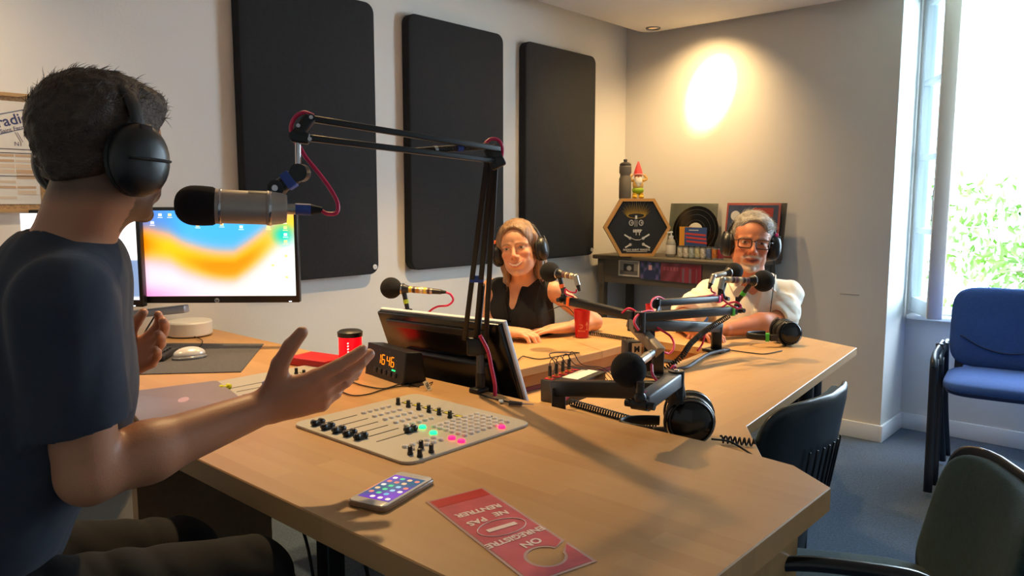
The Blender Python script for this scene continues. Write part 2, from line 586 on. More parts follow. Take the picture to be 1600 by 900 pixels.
YA, XB, XN, YP = 2.80, 4.235, 4.60, 1.165
XM, YM, ZC = -1.45, -1.85, 2.56
struct('floor', MB().box(((XM + 4.9) / 2, (YM + 2.9) / 2, -0.05), (4.9 - XM, 2.9 - YM, 0.1)), M_carpet)
struct('ceiling', MB().box(((XM + 4.9) / 2, (YM + 2.9) / 2, ZC + 0.05), (4.9 - XM, 2.9 - YM, 0.1)), M_ceil)
struct('wall_left', MB().box(((XM + 4.9) / 2, YA + 0.06, ZC / 2), (4.9 - XM, 0.12, ZC)), M_wall)
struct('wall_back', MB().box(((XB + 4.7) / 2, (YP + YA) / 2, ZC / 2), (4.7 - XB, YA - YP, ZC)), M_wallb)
# niche wall below, above and beside the window
W0, W1, Z0, Z1 = -0.22, 1.135, 0.655, 2.40
nb = MB()
nb.box(((XN + 4.7) / 2, (YM + YP) / 2, Z0 / 2), (4.7 - XN, YP - YM, Z0))
nb.box(((XN + 4.7) / 2, (YM + YP) / 2, (Z1 + ZC) / 2), (4.7 - XN, YP - YM, ZC - Z1))
nb.box(((XN + 4.7) / 2, (YM + W0) / 2, (Z0 + Z1) / 2), (4.7 - XN, W0 - YM, Z1 - Z0))
nb.box(((XN + 4.7) / 2, (W1 + YP) / 2, (Z0 + Z1) / 2), (4.7 - XN, YP - W1, Z1 - Z0))
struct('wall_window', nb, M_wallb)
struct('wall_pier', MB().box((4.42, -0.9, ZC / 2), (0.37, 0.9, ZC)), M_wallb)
struct('wall_near', MB().box((XM - 0.06, (YM + 2.9) / 2, ZC / 2), (0.12, 2.9 - YM, ZC)), M_wall)
# wall behind the photographer
rb = MB()
rb.box(((XM + 4.9) / 2, YM - 0.06, ZC / 2), (4.9 - XM, 0.12, ZC))
struct('wall_rear', rb, M_wall)
# lowered plasterboard ceiling with rounded corner, standing clear of the walls
struct('trim_1', MB().prism(rrect(4.166 - XM - 0.2, 2.62 - YM - 0.2, 0.09, 8, (4.166 + XM + 0.2) / 2, (2.62 + YM + 0.2) / 2), 2.30, 2.37, bev=0.004, seg=1, smooth=False),
       M_ceil, 'lowered ceiling panel with a rounded corner standing clear of the walls')
def board(name, a, b, nrm):
    a = V((*a, 0)); b = V((*b, 0)); n = V((*nrm, 0))
    m = MB(); c = (a + b) / 2 + n * 0.007
    L = (b - a).length; ang = math.atan2((b - a).y, (b - a).x)
    m.box((c.x, c.y, 0.045), (L, 0.014, 0.09), Euler((0, 0, ang)).to_matrix(), bev=0.003)
    struct(name, m, M_white)
board('baseboard_back', (XB, YP), (XB, YA), (-1, 0))
board('baseboard_pier', (XB - 0.014, YP), (XN, YP), (0, -1))
board('baseboard_window', (XN, -0.45), (XN, YP), (-1, 0))
board('baseboard_left', (XM, YA), (XB, YA), (0, -1))

# ---- window with an opened casement
win = MB()
for y in (W1 - 0.02, W0 + 0.02): win.box((4.655, y, (Z0 + Z1) / 2), (0.07, 0.04, Z1 - Z0), bev=0.004)
for z in (Z0 + 0.02, Z1 - 0.02): win.box((4.655, (W0 + W1) / 2, z), (0.07, W1 - W0, 0.04), bev=0.004)
wo = struct('window_1', win, M_white, 'white wooden window with its left casement swung open into the room')
sill = MB().box((4.585, (W0 + W1) / 2 + 0.01, Z0 - 0.012), (0.12, W1 - W0, 0.024), bev=0.006)
sill.build('window_sill', M_white, wo, world=True)
hinge = V((4.590, 1.128, 0)); free = V((4.295, 0.958, 0))
dl = (free - hinge).normalized(); nl = V((-dl.y, dl.x, 0))      # leaf direction and its normal
LW = (free - hinge).length
RL = Matrix((dl, nl, V((0, 0, 1)))).transposed()
def leafbox(m, s0, s1, z0, z1, t=0.052, off=0.0, bev=0.004):
    c = hinge + dl * ((s0 + s1) / 2) + nl * off
    m.box((c.x, c.y, (z0 + z1) / 2), (s1 - s0, t, z1 - z0), RL, bev)
lf = MB()
M_sash = mat('sash_paint', (206, 214, 220), rough=0.4)
leafbox(lf, 0.0, 0.048, 0.672, 2.375); leafbox(lf, LW - 0.042, LW, 0.672, 2.375)
rails = [(0.672, 0.755), (1.10, 1.13), (1.485, 1.515), (1.875, 1.905), (2.29, 2.375)]
for a, b in rails: leafbox(lf, 0.045, LW - 0.038, a, b, t=0.048)
sash = lf.build('casement', M_sash, wo, world=True)
# rounded meeting edge of the casement
me_ = MB(); c = hinge + dl * (LW + 0.008) + nl * 0.0
me_.box((c.x, c.y, 1.5235), (0.022, 0.075, 1.70), RL, 0.008)
me_.build('meeting_stile', mat('lightened_stile', (226, 216, 206), rough=0.5), sash, world=True)  # stile colour lightened to stand in for light shining through
c = hinge + dl * (LW - 0.02) - nl * 0.030
MB().box((c.x, c.y, 1.25), (0.014, 0.008, 0.16), RL, 0.003).build('espagnolette', mat('latch_grey', (150, 146, 146), rough=0.4, metal=0.3), sash, world=True)
M_glass = mat('window_glass', (235, 245, 250), rough=0.02, trans=1.0, ior=1.02)
for i in range(4):
    g = MB(); leafbox(g, 0.045, LW - 0.038, rails[i][1], rails[i + 1][0], t=0.004, bev=0)
    g.build('pane', M_glass, sash, world=True)
hg = MB()
for z in (0.85, 1.5, 2.2): hg.cyl((4.592, 1.118, z - 0.04), (4.592, 1.118, z + 0.04), 0.008)
hg.build('hinge', mat('grey_hinge', (120, 125, 132), rough=0.4, metal=0.5), sash, world=True)

# ---- garden tree beyond the window
random.seed(4)
tr = thing('tree', 'leafy green tree growing outside the open window', 'tree', (8.6, 0.6, -1.5))
tm = MB()
tm.tube([(8.6, 0.6, -1.5), (8.65, 0.7, 0.0), (8.5, 0.8, 1.0), (8.6, 1.1, 1.7)], [0.10, 0.08, 0.05, 0.02], smooth_n=4)
tips = []
for k in range(26):
    z0 = random.uniform(-0.4, 1.1); a = random.uniform(0, 2 * pi)
    p = V((8.6, 0.75, z0)); e = p + V((math.cos(a) * 1.1, math.sin(a) * 1.6, random.uniform(0.0, 0.55)))
    mdl = (p + e) / 2 + V((0, 0, 0.12)); tm.tube([p, mdl, e], [0.02, 0.012, 0.004], n=6, smooth_n=3)
    tips += [(mdl, 0.3), (e, 0.4), ((mdl + e) / 2, 0.3)]
tm.build('trunk', mat('bark', (120, 105, 90), rough=0.9, var=0.2), tr, world=True)
lm = MB()
for p, s_ in tips:
    for k in range(34):
        q = p + V((random.gauss(0, s_ * .6), random.gauss(0, s_ * .6), random.gauss(0, s_ * .4)))
        if q.z > 1.75: continue
        R = Euler((random.uniform(0, 6.3), random.uniform(0, 6.3), random.uniform(0, 6.3))).to_matrix()
        L_ = random.uniform(0.08, 0.14)
        lm.add([q, q + R @ V((L_ * .5, L_ * .22, 0.006)), q + R @ V((L_, 0, 0)), q + R @ V((L_ * .5, -L_ * .22, 0.006))], [(0, 1, 2, 3)])
lv = lm.build('foliage', mat('leaf_green', (74, 108, 24), rough=0.5, var=0.3, vscale=3), tr, world=True)
struct('ground', MB().box((9.5, 0.5, -1.55), (8, 12, 0.1)), mat('lawn', (84, 110, 50), rough=0.9, var=0.2))

# ---- lowered-ceiling downlights
def downlight(x, y, lab, k=0):
    t = thing('ceiling_downlight', lab, 'ceiling light', (x, y, 2.30), group='recessed ceiling downlights')
    MB().lathe([(0.028, 0.004), (0.030, -0.004), (0.042, -0.006), (0.044, 0.0)], (0, 0, 0)).build('trim_ring', mat('brushed_ring', (150, 150, 150), rough=0.35, metal=0.8), t)
    MB().lathe([(0.0002, 0.0), (0.027, 0.0)], (0, 0, 0)).build('lamp_face', mat('lamp_face', (255, 220, 170), emit=(255, 214, 150), estr=0.4), t)
for x, y, l in ((4.06, 2.50, 'recessed downlight in the rounded corner of the lowered ceiling'),
                ):
    downlight(x, y, l)

# ================================================================ ACOUSTIC PANELS
M_felt = mat('black_acoustic_fabric', (34, 37, 41), rough=0.95, var=0.12, vscale=60, bump=0.25, bscale=700)
pan_labs = ['large black fabric acoustic panel behind the left microphone, nearest the host',
            'black fabric acoustic panel hung in the middle of the three, behind the boom arm elbow',
            'black fabric acoustic panel on the right, above the smiling woman']
for i, x0 in enumerate((1.524, 2.364, 3.186)):
    t = thing('acoustic_panel', pan_labs[i], 'acoustic panel', (x0 + 0.322, YA, 0.945), group='acoustic panels on the left wall')
    pm = MB().prism(rrect(0.644, 1.185, 0.045, 6, 0, 0.5925), 0, 0.052, bev=0.006, R=Matrix(((1, 0, 0), (0, 0, -1), (0, 1, 0))))
    pm.build('fabric_face', M_felt, t)
    bd = MB().lathe([(0.0002, 0.003), (0.011, 0.003), (0.012, 0.0)], (0.297, -0.0535, 0.032), (0, -1, 0), 20)
    b_ = bd.build('maker_badge', mat('badge_white', (225, 225, 225), rough=0.4), t)
    bx = MB()
    for k in range(3):
        a = k * 2.094 + 0.5
        bx.box((0.297 + 0.0045 * math.cos(a), -0.0570, 0.032 + 0.0045 * math.sin(a)), (0.0045, 0.0008, 0.0018), Euler((0, -a, 0)).to_matrix())
    bx.build('badge_mark', mat('badge_grey', (90, 90, 95)), b_)

# ================================================================ PINBOARD
pb = thing('pinboard', 'cork pinboard with a wooden frame and pinned papers behind the host', 'pinboard', (0.60, YA, 1.235))
M_oak = wood('light_oak', (196, 158, 104), (168, 126, 76), 'X', blocks=False)
fr = MB()
for z in (0.006, 0.366): fr.box((0, -0.011, z), (0.54, 0.022, 0.012), bev=0.002)
for x in (-0.264, 0.264): fr.box((x, -0.011, 0.186), (0.012, 0.022, 0.36), bev=0.002)
fr.build('frame', M_oak, pb)
MB().box((0, -0.006, 0.186), (0.53, 0.01, 0.355)).build('cork', mat('cork', (176, 140, 98), rough=0.95, var=0.3, vscale=150), pb)
pp = thing('poster', 'printed programme sheet with a hand-drawn radio sign, pinned on the cork board', 'poster', (0.715, YA - 0.0125, 1.262))
ps = MB()
ps.box((0, 0, 0.16), (0.235, 0.001, 0.32))
ps.build('sheet', mat('white_paper', (222, 216, 204), rough=0.8), pp)
FR = Matrix(((1, 0, 0), (0, 0, -1), (0, 1, 0)))            # text plane facing -Y, upright
ink = MB()
T_ = Matrix.Translation((0.055, -0.0012, 0.262)) @ FR.to_4x4() @ Matrix.Rotation(0.28, 4, 'Z')
ink.text('radio', T_, 0.045, 0.0002, bold=0.0006)
ink.text('Saint Ferréol', Matrix.Translation((0.06, -0.0012, 0.236)) @ FR.to_4x4() @ Matrix.Rotation(0.28, 4, 'Z'), 0.017, 0.0002)
ink.text('N1', Matrix.Translation((0.065, -0.0012, 0.188)) @ FR.to_4x4(), 0.018, 0.0002)
sg = [(-0.012, 0.268), (0.088, 0.297), (0.112, 0.247), (0.010, 0.214)]
for i in range(4):
    a = sg[i]; b = sg[(i + 1) % 4]
    ink.bar((a[0], -0.0012, a[1]), (b[0], -0.0012, b[1]), 0.002, 0.0006, up=(0, 1, 0))
for o_ in (0, 0.006): ink.bar((0.058 + o_, -0.0012, 0.225), (0.072 + o_, -0.0012, 0.195), 0.0015, 0.0006, up=(0, 1, 0))
ink.build('drawing', mat('blue_ink', (60, 66, 110), rough=0.7), pp)
tb = MB(); random.seed(2)
for r in range(9):
    for c_ in range(4):
        if random.random() < 0.75: tb.box((-0.088 + c_ * 0.056, -0.0010, 0.020 + r * 0.0165), (0.052, 0.0006, random.choice((0.008, 0.013))), mi=random.choice((0, 1)))
tb.build('timetable', [mat('print_tan', (196, 164, 130), rough=0.8), mat('print_sand', (212, 192, 166), rough=0.8)], pp)
rl = MB()
for z in (0.172, 0.160, 0.088): rl.box((0, -0.0014, z), (0.225, 0.0006, 0.0022))
rl.build('rule_line', mat('print_dark', (84, 66, 66), rough=0.8), pp)

# ================================================================ DESKS
M_beechY = wood('beech_top', (202, 160, 110), (176, 132, 84), 'Y')
M_beechX = wood('beech_top_guest', (208, 166, 112), (184, 140, 90), 'X')
M_edge = wood('beech_edge', (176, 140, 98), (150, 116, 78), 'Y', blocks=False)
M_steel = mat('black_steel', (24, 25, 28), rough=0.45, metal=0.3)
HZ = 0.785
hd = thing('host_desk', 'large beech desk the host leans over, holding the mixing panels', 'desk', (1.0, 1.6, 0))
poly = [(0.645, 0.43), (1.298, 0.43), (1.365, 0.52), (1.385, 0.70), (1.39, 2.79), (0.645, 2.79)]
dt = MB().prism(poly, HZ - 0.043, HZ, bev=0.002, seg=1, smooth=False).build('desktop', M_beechY, hd, world=True)
MB().box((0.985, 0.485, 0.371), (0.56, 0.03, 0.742)).build('side_panel', wood('panel_beech', (188, 152, 104), (168, 130, 84), 'Z', blocks=False), hd, world=True)
MB().box((0.86, 1.80, 0.371), (0.34, 0.03, 0.742)).build('side_panel', M_edge, hd, world=True)
MB().box((1.33, 1.62, 0.40), (0.02, 2.2, 0.30)).build('modesty_panel', mat('dark_laminate', (70, 60, 52), rough=0.6), hd, world=True)
for x, y in ((0.72, 1.06), (0.86, 0.92), (0.72, 2.7), (1.3, 2.7)):
    MB().box((x, y, 0.371), (0.035, 0.035, 0.742), bev=0.003).build('leg', M_steel, hd, world=True)

GZ = 0.735
gt = thing('guest_table', 'ring of joined beech tables around an open middle, where the guests sit', 'table', (2.2, 1.4, 0))
near = [(1.41, 0.60), (1.49, 0.63), (1.70, 0.765), (2.908, 0.895), (3.013, 1.146), (2.97, 1.545), (2.54, 1.567), (2.53, 1.285), (1.41, 1.19)]
side = [(1.41, 1.83), (1.66, 1.83), (1.66, 1.585), (2.232, 1.56), (2.47, 2.10), (1.41, 2.22)]
wedge = [(2.234, 1.56), (2.538, 1.568), (2.968, 1.547), (2.90, 2.02), (2.473, 2.10)]
def top(name, pts, m):
    MB().prism(pts, GZ - 0.028, GZ, bev=0.0015, seg=1, smooth=False).build(name, m, gt, world=True)
top('tabletop', near, M_beechX); top('tabletop', side, M_beechX); top('tabletop', wedge, M_beechX)
def fascia(pts, z0, z1, m, name='fascia'):
    f = MB()
    for a, b in zip(pts[:-1], pts[1:]):
        a = V((*a, (z0 + z1) / 2)); b = V((*b, (z0 + z1) / 2)); f.bar(a, b, 0.018, z1 - z0)
    f.build(name, m, gt, world=True)
M_fas = wood('fascia_wood', (176, 122, 66), (150, 100, 52), 'X', blocks=False)
fascia([(1.66, 1.605), (2.235, 1.575), (2.545, 1.583), (2.555, 1.275), (1.42, 1.178)], 0.668, 0.7068, M_fas)
fascia([(1.66, 1.603), (2.235, 1.573), (2.543, 1.581)], 0.652, 0.667, mat('red_lit_maroon', (112, 30, 44), rough=0.5), 'red_lit_strip')  # red-lit band under the fascia, painted as a maroon strip
MB().prism([(1.41, 1.165), (2.57, 1.27), (2.57, 1.60), (1.66, 1.62), (1.66, 1.84), (1.41, 1.84)], 0.635, 0.651).build('inner_shelf', M_beechX, gt, world=True)
for x, y in ((1.62, 0.86), (2.60, 0.96), (2.80, 1.36), (2.78, 1.90), (1.60, 2.12), (2.35, 2.04)):
    m = MB().cyl((x, y, 0.0), (x, y, GZ - 0.028), 0.025)
    m.build('leg', M_steel, gt, world=True)

# ================================================================ CHAIRS
M_green = mat('dark_green_fabric', (32, 62, 66), rough=0.95, var=0.2, vscale=90, bump=0.4, bscale=500, sheen=0.15)
M_shell = mat('dark_plastic_shell', (30, 40, 48), rough=0.35)
M_blue = mat('blue_fabric', (52, 92, 166), rough=0.9, var=0.08, vscale=80, bump=0.3, bscale=500, sheen=0.15)
M_blue2 = mat('navy_shell', (30, 50, 96), rough=0.5)
M_tub = mat('dark_steel_tube', (40, 46, 58), rough=0.35, metal=0.5)
def pad(w, h, t, crown=0.02, wrap=0.0, r=0.09, n=18, taper=0.0):
    """rounded cushion, w along X, h along Z, thick along Y; wrap bends the sides forward (+Y)"""
    m = MB(); vs = []; fs = []
    N = 44
    pts = []
    for k in range(N):
        a = 2 * pi * k / N
        cx, cy = math.cos(a), math.sin(a); e = 0.42
        pts.append((math.copysign(abs(cx) ** e, cx) * w / 2, math.copysign(abs(cy) ** e, cy) * h / 2))
    rings = [(1.0, -0.5), (1.0, 0.0), (0.985, 0.35), (0.94, 0.62), (0.8, 0.85), (0.5, 1.0), (0.2, 1.03), (0.0001, 1.04)]
    back = [(0.97, -0.72), (0.8, -0.8), (0.4, -0.8), (0.0001, -0.8)]
    for s_, d in list(reversed(back)) + rings:
        for (px, pz) in pts:
            x = px * s_ * (1 - taper * (pz * s_ / h)); z = pz * s_
            y = d * t / 2 + (crown if d > 0.8 else 0) * 0.5 + wrap * (2 * x / w) ** 2
            vs.append((x, y, z))
    R_ = len(back) + len(rings)
    for j in range(R_ - 1):
        for k in range(N):
            a = j * N; b = a + N
            fs.append((a + k, a + (k + 1) % N, b + (k + 1) % N, b + k))
    m.add([v for v in vs], [tuple(reversed(f)) for f in fs], 0, True)
    return m
def xf(mb, M):
    mb.v = [(M @ V(p))[:] for p in mb.v]; return mb
TR = Matrix.Translation
def RX(a): return Matrix.Rotation(a, 4, 'X')
def RY(a): return Matrix.Rotation(a, 4, 'Y')
def RZ(a): return Matrix.Rotation(a, 4, 'Z')

def green_chair(label, loc, rz, arms=(-1, 1)):
    """meeting chair facing +Y in its own frame"""
    t = thing('office_chair', label, 'chair', loc, rz, 'dark green meeting chairs around the tables')
    s_ = xf(pad(0.46, 0.46, 0.06, 0.012), TR((0, 0.03, 0.492)) @ RX(pi / 2) ); s_.build('seat', M_green, t)
    xf(pad(0.44, 0.42, 0.035, 0.0), TR((0, 0.02, 0.455)) @ RX(-pi / 2)).build('seat_shell', M_shell, t)
    B = TR((0, -0.235, 0.615)) @ RX(0.16)
    bk = xf(pad(0.45, 0.34, 0.045, 0.01, wrap=0.055, taper=0.12), B); bk.build('backrest', M_green, t)
    sh = xf(pad(0.47, 0.36, 0.026, 0.0, wrap=-0.055, taper=-0.12), TR((0, -0.258, 0.615)) @ RX(0.16) @ RZ(pi)); sh = sh.build('back_shell', M_shell, t)
    rb_ = MB()
    for k in range(-3, 4):
        x = k * 0.032
        rb_.tube([TR((0, -0.258, 0.615)) @ RX(0.16) @ V((x * (1 + 0.2 * zz), -0.0205 + 0.055 * (2 * x / 0.47) ** 2 * 1, zz)) for zz in (-0.13, -0.04, 0.05)], 0.003, n=6, smooth_n=3)
    rb_.build('rib', mat('shell_rib', (20, 26, 32), rough=0.4), sh)
    MB().box((0, -0.225, 0.46), (0.07, 0.02, 0.22), Euler((0.12, 0, 0)).to_matrix(), bev=0.006).build('back_bracket', M_shell, t)
    MB().cyl((0, 0.0, 0.08), (0, 0, 0.44), 0.026).build('column', M_tub, t)
    for k in range(5):
        a = 2 * pi * k / 5 + 0.3
        e = V((math.cos(a) * 0.27, math.sin(a) * 0.27, 0.065))
        lg = MB().bar((0, 0, 0.085), e, 0.045, 0.028, bev=0.006).build('leg', M_shell, t)
        MB().cyl(e + V((0.012, 0, -0.037)), e + V((-0.012, 0, -0.037)), 0.026).build('caster', M_shell, lg)
    if arms:
        for sx in arms:
            MB().tube([(sx * 0.19, -0.02, 0.40), (sx * 0.265, -0.04, 0.47), (sx * 0.27, -0.075, 0.62), (sx * 0.27, -0.05, 0.685), (sx * 0.27, 0.04, 0.70), (sx * 0.27, 0.18, 0.695), (sx * 0.27, 0.235, 0.65), (sx * 0.265, 0.20, 0.47), (sx * 0.19, 0.10, 0.40)], 0.013, smooth_n=6).build('armrest', mat('gloss_arm', (22, 24, 28), rough=0.2), t)
    return t
green_chair('dark green chair, ribbed plastic back turned to us, pushed up to the guest tables', (1.93, 0.93, 0), math.radians(-2), (-1,))
green_chair('dark green fabric chair in the near right corner beside the host desk', (1.545, 0.445, -0.035), math.radians(28), (-1,))
# chair the man sits on: only the blue edge of its back shows
def stack_chair(name, label, loc, rz, group, double=False, arms=True):
    t = thing(name, label, 'chair', loc, rz, group)
    def F_(z): return z
    xf(pad(0.46, 0.44, 0.055, 0.012), TR((0, 0.02, 0.465)) @ RX(pi / 2)).build('seat', M_blue, t)
    xf(pad(0.44, 0.42, 0.03, 0.0), TR((0, 0.02, 0.436)) @ RX(-pi / 2)).build('seat_shell', M_blue2, t)
    B = TR((0, -0.25, 0.665)) @ RX(0.20)
    b_ = xf(pad(0.47, 0.38, 0.045, 0.008, wrap=0.03), B).build('backrest', M_blue, t)
    MB().tube([B @ V((x, 0.033 - 0.004 * abs(x) + 0.03 * (2 * x / 0.47) ** 2, -0.115 + 0.10 * (x / 0.23) ** 2)) for x in (-0.19, -0.1, 0, 0.1, 0.19)], 0.0035, smooth_n=4).build('seam', M_blue2, b_)
    for sx in (-1, 1):
        MB().bar((sx * 0.19, -0.19, 0.44), (sx * 0.19, -0.235, 0.60), 0.035, 0.008).build('back_bracket', M_tub, t)
        # flat-oval frame legs
        MB().tube([(sx * 0.235, -0.24, 0.0), (sx * 0.255, -0.14, 0.30), (sx * 0.262, -0.06, 0.60)], 0.015, smooth_n=4, flat=(0.011, 0.018)).build('leg', M_tub, t)
        MB().tube([(sx * 0.25, 0.26, 0.0), (sx * 0.258, 0.20, 0.35), (sx * 0.262, 0.17, 0.57)], 0.015, smooth_n=4, flat=(0.011, 0.018)).build('leg', M_tub, t)
        MB().tube([(sx * 0.262, 0.20, 0.535), (sx * 0.264, 0.185, 0.560), (sx * 0.264, 0.10, 0.578), (sx * 0.264, -0.10, 0.575), (sx * 0.262, -0.22, 0.575)], 0.02, smooth_n=5, flat=(0.022, 0.014)).build('armrest', M_shell, t)
    return t
bc = stack_chair('stacking_chair', 'bright blue upholstered chair in front of the window, upper one of its stack', (3.86, 0.565, 0.02), math.radians(98), 'blue chairs by the window')
b2 = dup(bc, (4.03, 0.58, 0.0), math.radians(98), 'blue upholstered chair under the other one, lower of the stack by the window')
dup(bc, (3.18, 1.44, 0.0), math.radians(122), 'blue backed chair the man in the white shirt sits on', 'chairs the guests sit on')

# ================================================================ PEOPLE
M_skin = colmat('skin', rough=0.48, bump=0.06, bscale=350, sss=0.12)
def azv(deg): a = math.radians(deg); return V((math.cos(a), math.sin(a), 0))
def orient(az, pitch=0, roll=0):
    """columns forward, left, up; pitch lifts the face, roll tilts the crown towards the left ear"""
    return (Matrix.Rotation(math.radians(az), 3, 'Z') @ Matrix.Rotation(-math.radians(pitch), 3, 'Y') @ Matrix.Rotation(-math.radians(roll), 3, 'X'))
class Local:
    def __init__(s, sdf, c, R, k=1.0): s.s = sdf; s.c = V(c); s.R = R; s.k = k
    def p(s, q): return s.c + s.R @ (V(q) * s.k)
    def ell(s, c, r, k=0.01, op='add', rot=None):
        R = s.R if rot is None else s.R @ Euler(rot).to_matrix()
        s.s.ell(s.p(c), [x * s.k for x in r], np.array(R), k * s.k, op); return s
    def cone(s, a, b, ra, rb, k=0.01, op='add'):
        s.s.cone(s.p(a), s.p(b), ra * s.k, rb * s.k, k * s.k, op); return s

def sculpt_head(L, chin=1.0, cheek=1.0, jaw=1.0, nose=1.0, smile=1.0, male=0.0, fat=0.0, wide=1.0):
    L.ell((-0.014, 0, 0.038), (0.097, 0.076, 0.083), 0)
    L.ell((0.030, 0, 0.032), (0.066, 0.063, 0.060), 0.02)            # forehead
    L.ell((0.034, 0, -0.034), (0.055, 0.058 + .006 * fat, 0.072), 0.02)   # face
    L.ell((0.020, 0, -0.072), (0.055, 0.050 * jaw + .010 * fat, 0.038), 0.02)
    for y in (-1, 1):
        L.cone((-0.004, y * 0.058 * jaw, -0.045), (0.058, y * 0.020, -0.098), 0.017, 0.014, 0.018)   # jaw line
        L.ell((0.067, y * 0.037, -0.026 + .002 * smile), (0.019, 0.020 * cheek, 0.018), 0.014)       # cheek
        L.ell((0.064, y * 0.035, -0.052), (0.018, 0.017, 0.018), 0.014)
        L.cone((0.070, y * 0.050, 0.013), (0.0905, y * 0.014, 0.0165), 0.006, 0.0075 + .002 * male, 0.010)  # brow
        L.ell((0.0955, y * 0.0315, -0.001), (0.013, 0.017, 0.0105), 0.010, 'sub')                   # eye socket
        L.ell((0.0735, y * 0.0315, -0.001), (0.0135, 0.0145, 0.0118), 0.003)                        # eye under its lid
        L.ell((-0.004, y * 0.075, -0.008), (0.015, 0.006, 0.028), 0.004)                             # ear
    L.ell((0.077, 0, -0.103 * chin), (0.015, 0.018, 0.014), 0.016)                                   # chin
    L.cone((0.089, 0, 0.012), (0.1075 * (1 + .03 * (nose - 1)), 0, -0.030), 0.0065, 0.0098 * nose, 0.009)  # nose
    L.ell((0.103, 0, -0.033), (0.013, 0.012 * nose, 0.010), 0.006)
    for y in (-1, 1): L.ell((0.0955, y * 0.0125 * nose, -0.0365), (0.010, 0.0075, 0.0075), 0.006)
    L.ell((0.082, 0, -0.062), (0.018, 0.030 * wide, 0.022), 0.014)
    for i in range(-3, 4):                                                                            # lips follow a smile
        y = i * 0.0080 * wide; z = -0.0690 + 0.0080 * smile * (y / 0.0235) ** 2; x = 0.0945 - 14 * y * y
        L.ell((x, y, z + 0.0065 - 3 * abs(y) * 0.02), (0.0055, 0.006, 0.0042), 0.004)
        L.ell((x - 0.001, y, z - 0.0080 + abs(y) * 0.10), (0.0060, 0.006, 0.0050), 0.004)
def neck(L, base, r0=0.052, r1=0.060, k=0.02):
    L.s.cone(L.p((-0.018, 0, -0.06)), base, r0, r1, k)

